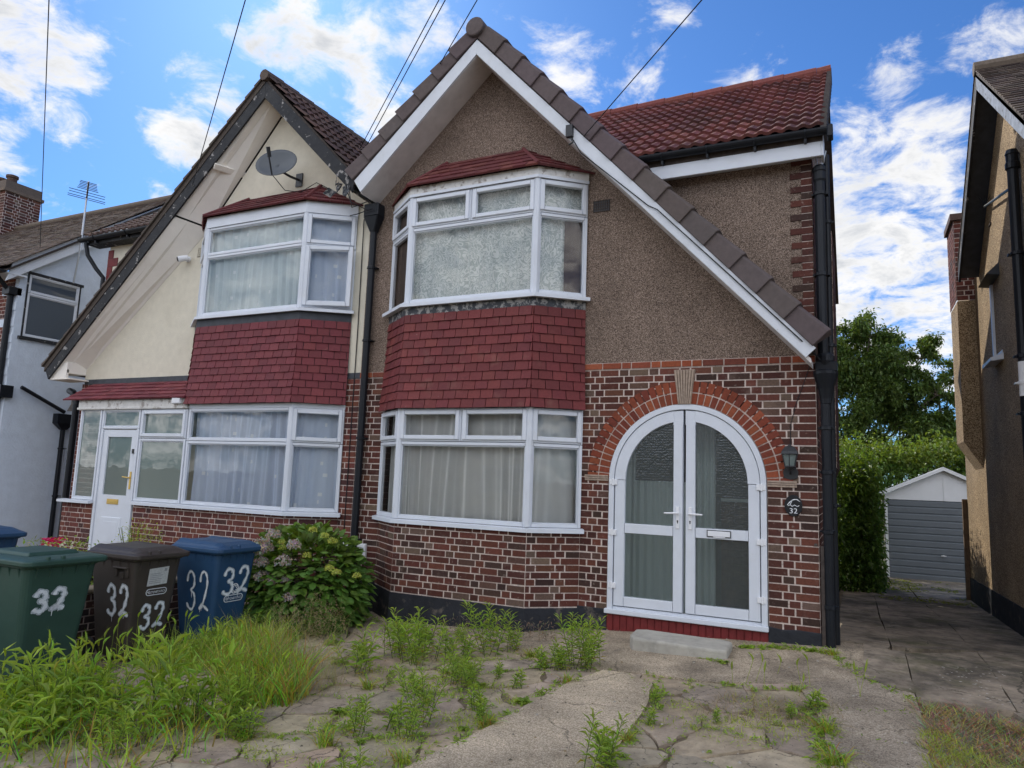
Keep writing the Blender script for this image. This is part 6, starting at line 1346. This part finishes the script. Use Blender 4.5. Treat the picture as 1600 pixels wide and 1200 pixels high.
blades(mb, 5200, in_poly(DRYP), lambda x, y: .035+.075*max(0, .4+noise.noise(Vector((x*5, y*5, 0)))), .0030, lambda: tuple(v*random.choice((.5, .85, 1.1, 1.35)) for v in (rc(.85, 1.1), rc(.8, 1.05), rc(.6, 1.))), 1.9)
blades(mb, 500, in_poly([(-.75, -2.3), (.25, -2.3), (.2, -1.7), (-.6, -1.75)]), lambda x, y: .10, .002, lambda: (rc(.7, 1.1), rc(.7, 1.), rc(.6, 1.)), 1.6)
blades(mb, 260, in_poly([(-.8, -.3), (-.2, -.3), (-.2, -.1), (-.8, -.1)]), lambda x, y: .05, .002, lambda: (1, 1, 1), 1.)
tag(mb.build('dry_grass', MT['grass_dry']), 'dry straw coloured grass beside the driveway and above the long grass', 'grass', kind='stuff')
# joint growth: low leaves along the cracks of the paving
mb = MB()
def rosette(x, y, r, n, h=.4):
    b = Vector((x, y, G(x, y)))
    for i in range(n): leaf(mb, b+Vector((rc(-r, r)*.5, rc(-r, r)*.5, 0)), rdir(.15, .9), r*rc(.5, 1.1), r*rc(.14, .24), c=gcol(.35), droop=.25)
rj = random.Random(5)
for a, b in JOINTS:
    L = (b-a).length; n = int(L/.035)
    dens = max(0., noise.noise(Vector(((a.x+b.x)*.7, (a.y+b.y)*.7, 9)))*1.4+.42)
    for i in range(n):
        if rj.random() > dens: continue
        p = a.lerp(b, (i+rj.random())/n); rosette(p.x+rc(-.02, .02), p.y+rc(-.02, .02), rc(.02, .06), 6)
def line_growth(pts, step, r, n, jit=.05, prob=.8):
    for i in range(len(pts)-1):
        a, b = Vector(pts[i]), Vector(pts[i+1]); k = max(1, int((b-a).length/step))
        for j in range(k):
            if rc(0, 1) > prob: continue
            p = a.lerp(b, (j+rc(0, 1))/k); rosette(p.x+rc(-jit, jit), p.y+rc(-jit, jit), r*rc(.5, 1.2), n)
line_growth([(-1.66, -1.53), (-1.83, -1.85), (-1.9, -2.4), (-1.97, -2.85), (-2.06, -3.4), (-2.15, -3.9)], .03, .065, 8, .07)
line_growth([(-1.40, -1.52), (-1.12, -1.75), (-1.04, -2.2), (-1.02, -2.7), (-1.0, -3.2), (-.98, -3.7)], .03, .06, 8, .06, .75)
line_growth([(-1.3, -1.50), (-.74, -1.58), (-.1, -1.40), (.05, -1.6), (.1, -2.1), (.17, -2.6), (.2, -3.2)], .03, .055, 8, .07, .6)
line_growth([(-.70, -.30), (-.3, -.16), (.08, -.22)], .012, .075, 8, .06, .9); line_growth([(.08, -.22), (.22, -.55), (.34, -.9), (.6, -1.22), (.72, -1.4)], .015, .055, 8, .05, .8)
line_growth([(-.95, -.85), (-.75, -.85)], .03, .07, 8, .05); line_growth([(.0, -2.0), (.15, -2.4)], .02, .09, 8, .08); line_growth([(.15, -2.5), (.2, -3.2)], .02, .08, 8, .09)
line_growth([(-2.4, -3.5), (-2.9, -3.4), (-3.1, -3.7)], .02, .07, 8, .08); line_growth([(-2.2, -2.6), (-2.8, -2.55), (-3.3, -2.4)], .02, .05, 8, .07, .7)
line_growth([(-3.9, -1.5), (-3.0, -1.2), (-2.3, -1.3), (-1.75, -1.5)], .03, .05, 7, .06, .5); line_growth([(-5.4, -.12), (-4.7, -.5), (-3.0, -.48), (-2.4, -.1)], .03, .07, 7, .05, .5)
for i in range(1500):
    x, y = rc(.62, 1.95), rc(5.4, 10.6)
    if noise.noise(Vector((x*1.5, y*.8, 3))) > -.05: leaf(mb, Vector((x, y, G(x, y)+.012)), rdir(.05, .5), rc(.04, .09), .02, c=(.75, .6, .4))
tag(mb.build('ground_cover', MT['leaf']), 'low green weeds filling the joints of the crazy paving', 'weeds', kind='stuff')
mb = MB(); q_ = MB()
for i in range(1500):
    p = in_poly([(-5.4, -.6), (-2.4, -.45), (-2.4, -.75), (-4.2, -1.0), (-4.9, -.9)])(); 
    if p and inside(p, [(-4.9, -1.0), (-2.5, -.44), (-2.4, -.75), (-4.2, -1.1)]): leaf(mb, Vector((*p, G(*p)+rc(0, .22)*rc(.2, 1))), rdir(.1, 1), rc(.03, .06), .008, c=(rc(.45, .8), rc(.45, .7), rc(.5, .8)))
tag(mb.build('withered_weeds', MT['grass_dry']), 'withered brownish weeds along the black plinth of the bay', 'weeds', kind='stuff')
mb = MB()
for i in range(2600):
    x, y = rc(-4.6, 1.9), rc(-4.6, .0)
    if x > .35 and y > -1.0: continue
    p = Vector((x, y, G(x, y)+.014)); r = rc(.002, .007) if rc(0, 1) < .9 else rc(.008, .014); c = random.choice([(.30, .26, .2), (.2, .17, .13), (.42, .38, .32), (.12, .10, .07), (.30, .22, .12)]); d = [p+Vector((math.cos(t)*r*rc(.7, 1.3), math.sin(t)*r*rc(.7, 1.3), 0)) for t in (0, 1.5, 3.1, 4.6)]; mb.add(d+[p+Vector((0, 0, r*.8))], [(0, 1, 4), (1, 2, 4), (2, 3, 4), (3, 0, 4)], 0, c)
for i in range(170):
    x, y = rc(.9, 2.0), rc(-1.15, -.1)
    if noise.noise(Vector((x*3, y*3, 8))) > -.1: p = Vector((x, y, G(x, y)+.017)); a_ = rc(0, 3); mb.add([p+Vector((math.cos(a_+t)*rc(.004, .016), math.sin(a_+t)*rc(.004, .012), 0)) for t in (0, 1.6, 3.1, 4.7)], [(0, 1, 2, 3)], 0, (.50, .47, .42))
tag(mb.build('grit', mat('grit', (1, 1, 1), .95, attr=True)), 'loose grit and tiny stones scattered over the paving', 'grit', kind='stuff')
mb = MB()
for k in range(46):                              # patches of fine low grass on the paving
    x, y = rc(-4.2, .3), rc(-4.3, -1.35)
    if inside((x, y), PATH) or (x > -.1 and y > -1.5): continue
    r = rc(.06, .22)
    for i in range(int(900*r)):
        t = rc(0, 6.3); q = r*rc(0, 1)**.6; b = Vector((x+q*math.cos(t)*1.5, y+q*math.sin(t), 0)); b.z = G(b.x, b.y)
        if inside(b, PATH): continue
        if rc(0, 1) < .25: leaf(mb, b, rdir(.1, .8), rc(.02, .05), rc(.006, .014), c=gcol(.35))
        else: e = b+rdir(.2, 1)*rc(.02, .07); w_ = Vector((rc(-1, 1), rc(-1, 1), 0))*.0028; mb.add([b-w_, b+w_, e], [(0, 1, 2)], 0, gcol(.35, .1))
blades(mb, 1500, in_poly([(.66, -1.95), (.85, -2.0), (1.15, -2.5), (1.2, -3.2), (.66, -3.2)]), lambda x, y: .075, .003, lambda: gcol(.3, .1), .9)
blades(mb, 260, in_poly([(.7, -1.42), (1.5, -1.5), (1.5, -2.4), (.8, -2.2)]), lambda x, y: .06, .003, lambda: gcol(.3, .1), .9)
tag(mb.build('grass_patches', MT['grass']), 'patches of fine low grass spreading over the crazy paving', 'grass', kind='stuff')
# flowering shrub by the brick wall
hy = thing('hydrangea_bush', (-5.5, -.95, -.36), 'large hydrangea bush with dried mauve and fresh lime flower heads beside blue bin', 'bush')
mb, st = MB(), MB(); HC, HR = Vector((-5.50, -.90, .13)), Vector((.80, .62, .69))
for i in range(3400):
    d = rdir(-.75, 1); k = rc(.68, 1.0)*(1+.13*noise.noise(d*3)); p = HC+Vector((d.x*HR.x*k, d.y*HR.y*k, d.z*HR.z*k))
    if p.y > -.08: p.y = -.08-rc(0, .1)
    if p.z < -.4: continue
    dd = (d+rdir()*.5+Vector((0, 0, -.15))).normalized(); leaf(mb, p, dd, rc(.08, .135), rc(.065, .10), up=(d+Vector((0, 0, .8))).normalized(), c=gcol(.38, .15 if d.z > .5 else 0), fold=-.08, droop=.25, rnd_=True)
for i in range(420):
    p = Vector((rc(-5.9, -4.62), rc(-1.5, -1.15), 0)); p.z = G(p.x, p.y)+rc(0, .32); leaf(mb, p, rdir(-.1, .9), rc(.08, .2), rc(.012, .03), c=gcol(.35), droop=.4)
mb.build('foliage', MT['leaf_dark'], hy)
for i in range(26): d = rdir(-.1, 1); st.tube([(HC.x+rc(-.15, .15), HC.y+rc(-.1, .1), -.38), HC+Vector((d.x*.4, d.y*.3, d.z*.2)), HC+Vector((d.x*HR.x*.9, d.y*HR.y*.9, d.z*HR.z*.9))], [.012, .009, .005], 5)
st.build('stems', MT['bark'], hy)
def flower_head(p, r, m, n, name, c):
    f = MB()
    for i in range(n): d = rdir(-.5, 1); leaf(f, p+Vector((d.x, d.y, d.z*.8))*r*rc(.7, 1), (d*.4+rdir()).normalized(), r*rc(.2, .3), r*rc(.2, .3), up=d, c=c(), fold=.05)
    f.build(name, MT[m], hy)
for x, z, r in ((-5.68, .61, .12), (-5.22, .66, .08), (-5.36, .47, .09), (-5.67, .43, .08), (-5.64, .28, .085), (-5.49, .25, .07), (-5.23, .1, .07), (-5.52, .75, .08), (-5.29, .28, .06), (-5.76, .54, .08)):
    flower_head(Vector((x, -1.47, z)), r, 'flower_dry', 260, 'dried_flower_head', lambda: (rc(.7, 1.25), rc(.65, 1.15), rc(.7, 1.25)))
for x, z in ((-5.03, .83), (-4.86, .78), (-4.75, .73), (-5.47, .67), (-5.09, .55), (-5.38, .45), (-4.77, .44), (-4.67, .41), (-5.44, .61), (-4.40, .40), (-5.89, .4), (-5.97, .3)):
    flower_head(Vector((x, -1.40, z)), rc(.038, .055), 'flower_lime', 170, 'lime_flower_head', lambda: (rc(.8, 1.15), rc(.85, 1.1), rc(.6, 1.2)))
# small plants by the porch
sb = thing('small_shrub', (-8.62, -.8, -.35), 'small loose green shrub growing by the white porch door', 'shrub'); mb, st = MB(), MB()
for i in range(620): d = rdir(-.6, 1); p = Vector((-8.62, -.80, .36))+Vector((d.x*.36, d.y*.28, d.z*.38))*rc(.3, 1.05); leaf(mb, p, rdir(-.2, 1), rc(.03, .06), rc(.010, .018), c=gcol(.4, .15))
for i in range(9): st.tube([(-8.62, -.8, -.4), (-8.62+rc(-.3, .3), -.8+rc(-.2, .2), .6)], [.008, .003], 5)
mb.build('foliage', MT['leaf'], sb); st.build('stems', MT['stem'], sb)
pk = thing('flowering_plant', (-9.1, -1.6, -.38), 'garden plant with magenta pink flowers behind the green bin', 'plant'); mb, fl = MB(), MB()
for i in range(420): p = Vector((-9.25+rc(-.5, .35), -1.55+rc(-.2, .2), rc(-.35, .42))); leaf(mb, p, rdir(-.1, 1), rc(.04, .09), rc(.012, .025), c=gcol(.4))
for i in range(110): p = Vector((-9.18+rc(-.13, .13), -1.62+rc(-.1, .1), .40+rc(-.05, .06))); leaf(fl, p, rdir(0, 1), .06, .05, c=(rc(.7, 1.2), 1, rc(.7, 1.2)))
mb.build('foliage', MT['leaf'], pk); fl.build('pink_flowers', MT['flower_pink'], pk)
wf = thing('flowering_plant', (-7.5, -2.6, -.4), 'white flowering plant in the gap between the green and brown bins', 'plant'); mb, fl = MB(), MB()
for i in range(420): p = Vector((-7.5+rc(-.3, .3), -2.55+rc(-.35, .35), rc(-.3, .62))); leaf(mb, p, rdir(-.2, 1), rc(.04, .08), rc(.02, .035), c=gcol(.4))
for i in range(150): p = Vector((-7.45+rc(-.3, .3), -2.6+rc(-.3, .3), rc(.12, .6))); leaf(fl, p, rdir(-.2, 1), .05, .035, c=(rc(.7, 1.1),)*3)
mb.build('foliage', MT['leaf'], wf); fl.build('white_flowers', MT['flower_white'], wf)

# hedge down the drive, ivy behind the garage
def hedge(name, lo, hi, n, label, cat, size=(.06, .12), fr=(.40, .58, .85), warm_top=.10):
    t = thing(name, ((lo[0]+hi[0])/2, (lo[1]+hi[1])/2, lo[2]), label, cat); mb, st = MB(), MB()
    for i in range(n):
        f = rc(0, 1); x, y, z = rc(lo[0], hi[0]), rc(lo[1], hi[1]), rc(lo[2], hi[2])
        if f < fr[0]: x = hi[0]-.18*max(0, (z-lo[2])/(hi[2]-lo[2])-.6)*2-abs(random.gauss(0, .08))+.22*noise.noise(Vector((y*1.1, z*1.3, 4)))+.08*noise.noise(Vector((y*4, z*4, 1)))
        elif f < fr[1]: y = lo[1]+abs(random.gauss(0, .09))+.25*noise.noise(Vector((x*2, z*2, 7)))
        elif f < fr[2]: z = hi[2]-abs(random.gauss(0, .10))+.42*noise.noise(Vector((x*1.3, y*.9, 2)))+(.16 if name == 'hedge' else .0)-(.25*max(0, y-9) if name == 'hedge' else 0)+.12*noise.noise(Vector((x*4, y*4, 2)))
        if i % 45 == 0 or not i: cl = Vector((x, y, z)); cs = rc(.10, .24); ck = rc(.75, 1.2)
        x, y, z = cl+Vector((random.gauss(0, cs), random.gauss(0, cs*1.2), random.gauss(0, cs)))
        if name == 'hedge' and x > .72+.08*math.sin(z*5+y*3): continue
        if name != 'hedge' and y < 11.6: continue
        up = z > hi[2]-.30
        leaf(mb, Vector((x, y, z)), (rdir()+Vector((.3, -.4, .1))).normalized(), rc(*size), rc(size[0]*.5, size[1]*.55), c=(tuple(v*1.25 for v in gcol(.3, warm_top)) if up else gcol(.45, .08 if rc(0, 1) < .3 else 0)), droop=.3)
    y = lo[1]+.2
    while y < hi[1]: st.tube([((lo[0]+hi[0])/2, y, lo[2]-.2), ((lo[0]+hi[0])/2+rc(-.1, .1), y+rc(-.1, .1), (lo[2]+hi[2])/2), ((lo[0]+hi[0])/2+rc(-.2, .2), y+rc(-.2, .2), hi[2]-.2)], [.03, .02, .008], 6); y += .6
    mb.build('foliage', MT['leaf_hedge'], t); st.build('stems', MT['bark'], t); return t
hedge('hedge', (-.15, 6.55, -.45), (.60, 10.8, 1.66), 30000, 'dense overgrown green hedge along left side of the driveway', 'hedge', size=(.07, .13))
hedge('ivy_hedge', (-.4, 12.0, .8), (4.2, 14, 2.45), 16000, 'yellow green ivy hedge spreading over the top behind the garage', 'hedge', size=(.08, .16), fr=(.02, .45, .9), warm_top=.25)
# tree beyond the gardens
def tree(name, base, blobs, label, nleaf, size, m='leaf_tree', trunk_r=.16):
    t = thing(name, base, label, 'tree'); tk, cr = MB(), MB(); b = Vector(base); top = Vector(blobs[0][0])
    tk.tube([b, b.lerp(top, .35)+Vector((rc(-.2, .2), 0, 0)), b.lerp(top, .7), top], [trunk_r, trunk_r*.8, trunk_r*.5, .03], 8)
    tot = sum(r**2 for c, r, d in blobs)
    for c, r, dn in blobs:
        c = Vector(c); s = b.lerp(top, min(.85, max(.25, (c.z-b.z)/(top.z-b.z)*.6)))
        tk.tube([s, s.lerp(c, .5)+Vector((0, 0, .15)), c], [trunk_r*.45, trunk_r*.28, .02], 6)
        for k in range(int(9*dn)):
            d = rdir(-.5, 1); e = c+d*r*rc(.75, 1.15); mid = c.lerp(e, .5)+Vector((rc(-.1, .1), rc(-.1, .1), rc(0, .2))); tk.tube([c, mid, e], [.03, .018, .006], 5)
            n = int(nleaf*r**2/tot*dn/(9*dn))
            for i in range(n):
                q = rc(.1, 1.0)**.7; p = (c.lerp(mid, q*2) if q < .5 else mid.lerp(e, q*2-1))+rdir()*abs(random.gauss(0, .30*r*.55)); leaf(cr, p, (rdir()+Vector((0, 0, -.3))).normalized(), rc(*size), rc(size[0]*.45, size[1]*.6), c=gcol(.35, .05), droop=.2)
    tk.build('trunk', MT['bark'], t); cr.build('crown', MT[m], t); return t
tree('tree', (.4, 22, -.8), [((.5, 22, 6.4), 1.9, 1), ((.9, 22, 7.3), 1.25, 1), ((1.7, 22, 6.0), 1.25, 1), ((.9, 21.5, 4.2), 1.9, 1.3), ((2.2, 22, 4.2), 1.25, 1), ((-.8, 22, 5.2), 1.9, 1), ((2.6, 22.3, 6.4), .9, .8), ((3.0, 22, 5.0), .9, .9), ((2.9, 22, 3.2), 1.3, 1.2), ((1.9, 21.8, 5.2), 1.3, 1.2), ((.2, 21.8, 5.4), 1.5, 1.1), ((1.6, 21.6, 2.6), 1.4, 1.1), ((.2, 21, 2.4), 1.5, 1.1)], 'tall leafy green tree rising behind the hedge and garage', 70000, (.10, .20))
tree('tree', (3.4, 23.5, -.8), [((3.2, 23.5, 5.4), 1.0, .6), ((3.5, 23, 3.6), 1.1, .8), ((2.9, 23, 2.6), 1.0, .8), ((3.7, 23.5, 6.2), .6, .5)], 'slim airy tree at right of the large tree beside the right house', 11000, (.09, .16), trunk_r=.10)

# ------------------------------------------------------------------ the street behind the viewer, mirrored in the panes
mb = MB(); mb.box((-200, -17.0, -.46), (200, -11.5, -.36)); tag(mb.build('road', mat('asphalt', (.06, .06, .06), .9, 8, .2)), kind='structure')
for i, x in enumerate((-26, -12.5, 1., 14.5)):
    oh = thing('terraced_house', (x, -26, -.4), 'house across the street, seen only as a dim reflection in the window panes', 'house', 'houses across the street')
    mb = MB(); mb.box((x-6, -33, -.5), (x+6, -26, 4.9)); mb.build('wall', MT['cream'] if i % 2 else MT['pebble'], oh)
    mb = MB(); mb.poly([(25.5, 4.8), (29.5, 8.0), (33.5, 4.8)], x-6.3, x+6.3, 0, (.10, .07, .055), F=Fr((0, 0, 0), (0, -1, 0), (0, 0, 1)) if False else Fr((0, 0, 0), (0, -1, 0), (0, 0, 1))); mb.build('roof', MT['roof_brown'], oh)
    for dx in (-3.4, 3.4):
        for z in (.7, 3.1):
            mb = MB(); mb.box((x+dx-1.3, -26.0, z), (x+dx+1.3, -25.9, z+1.4)); wn_ = mb.build('window', MT['upvc'], oh); mb = MB(); mb.box((x+dx-1.15, -25.9, z+.12), (x+dx-.05, -25.88, z+1.28)); mb.box((x+dx+.05, -25.9, z+.12), (x+dx+1.15, -25.88, z+1.28)); mb.build('pane', MT['lead_clean'], wn_)
        mb = MB(); mb.poly([(x+dx-2, 4.8), (x+dx, 7.0), (x+dx+2, 4.8)], 25.3, 25.9, F=Fr((0, 0, 0), (1, 0, 0), (0, 0, 1)) if False else Fr((0, -51.2, 0), (1, 0, 0), (0, 0, 1))); mb.build('gable', MT['bargeboard'], oh)
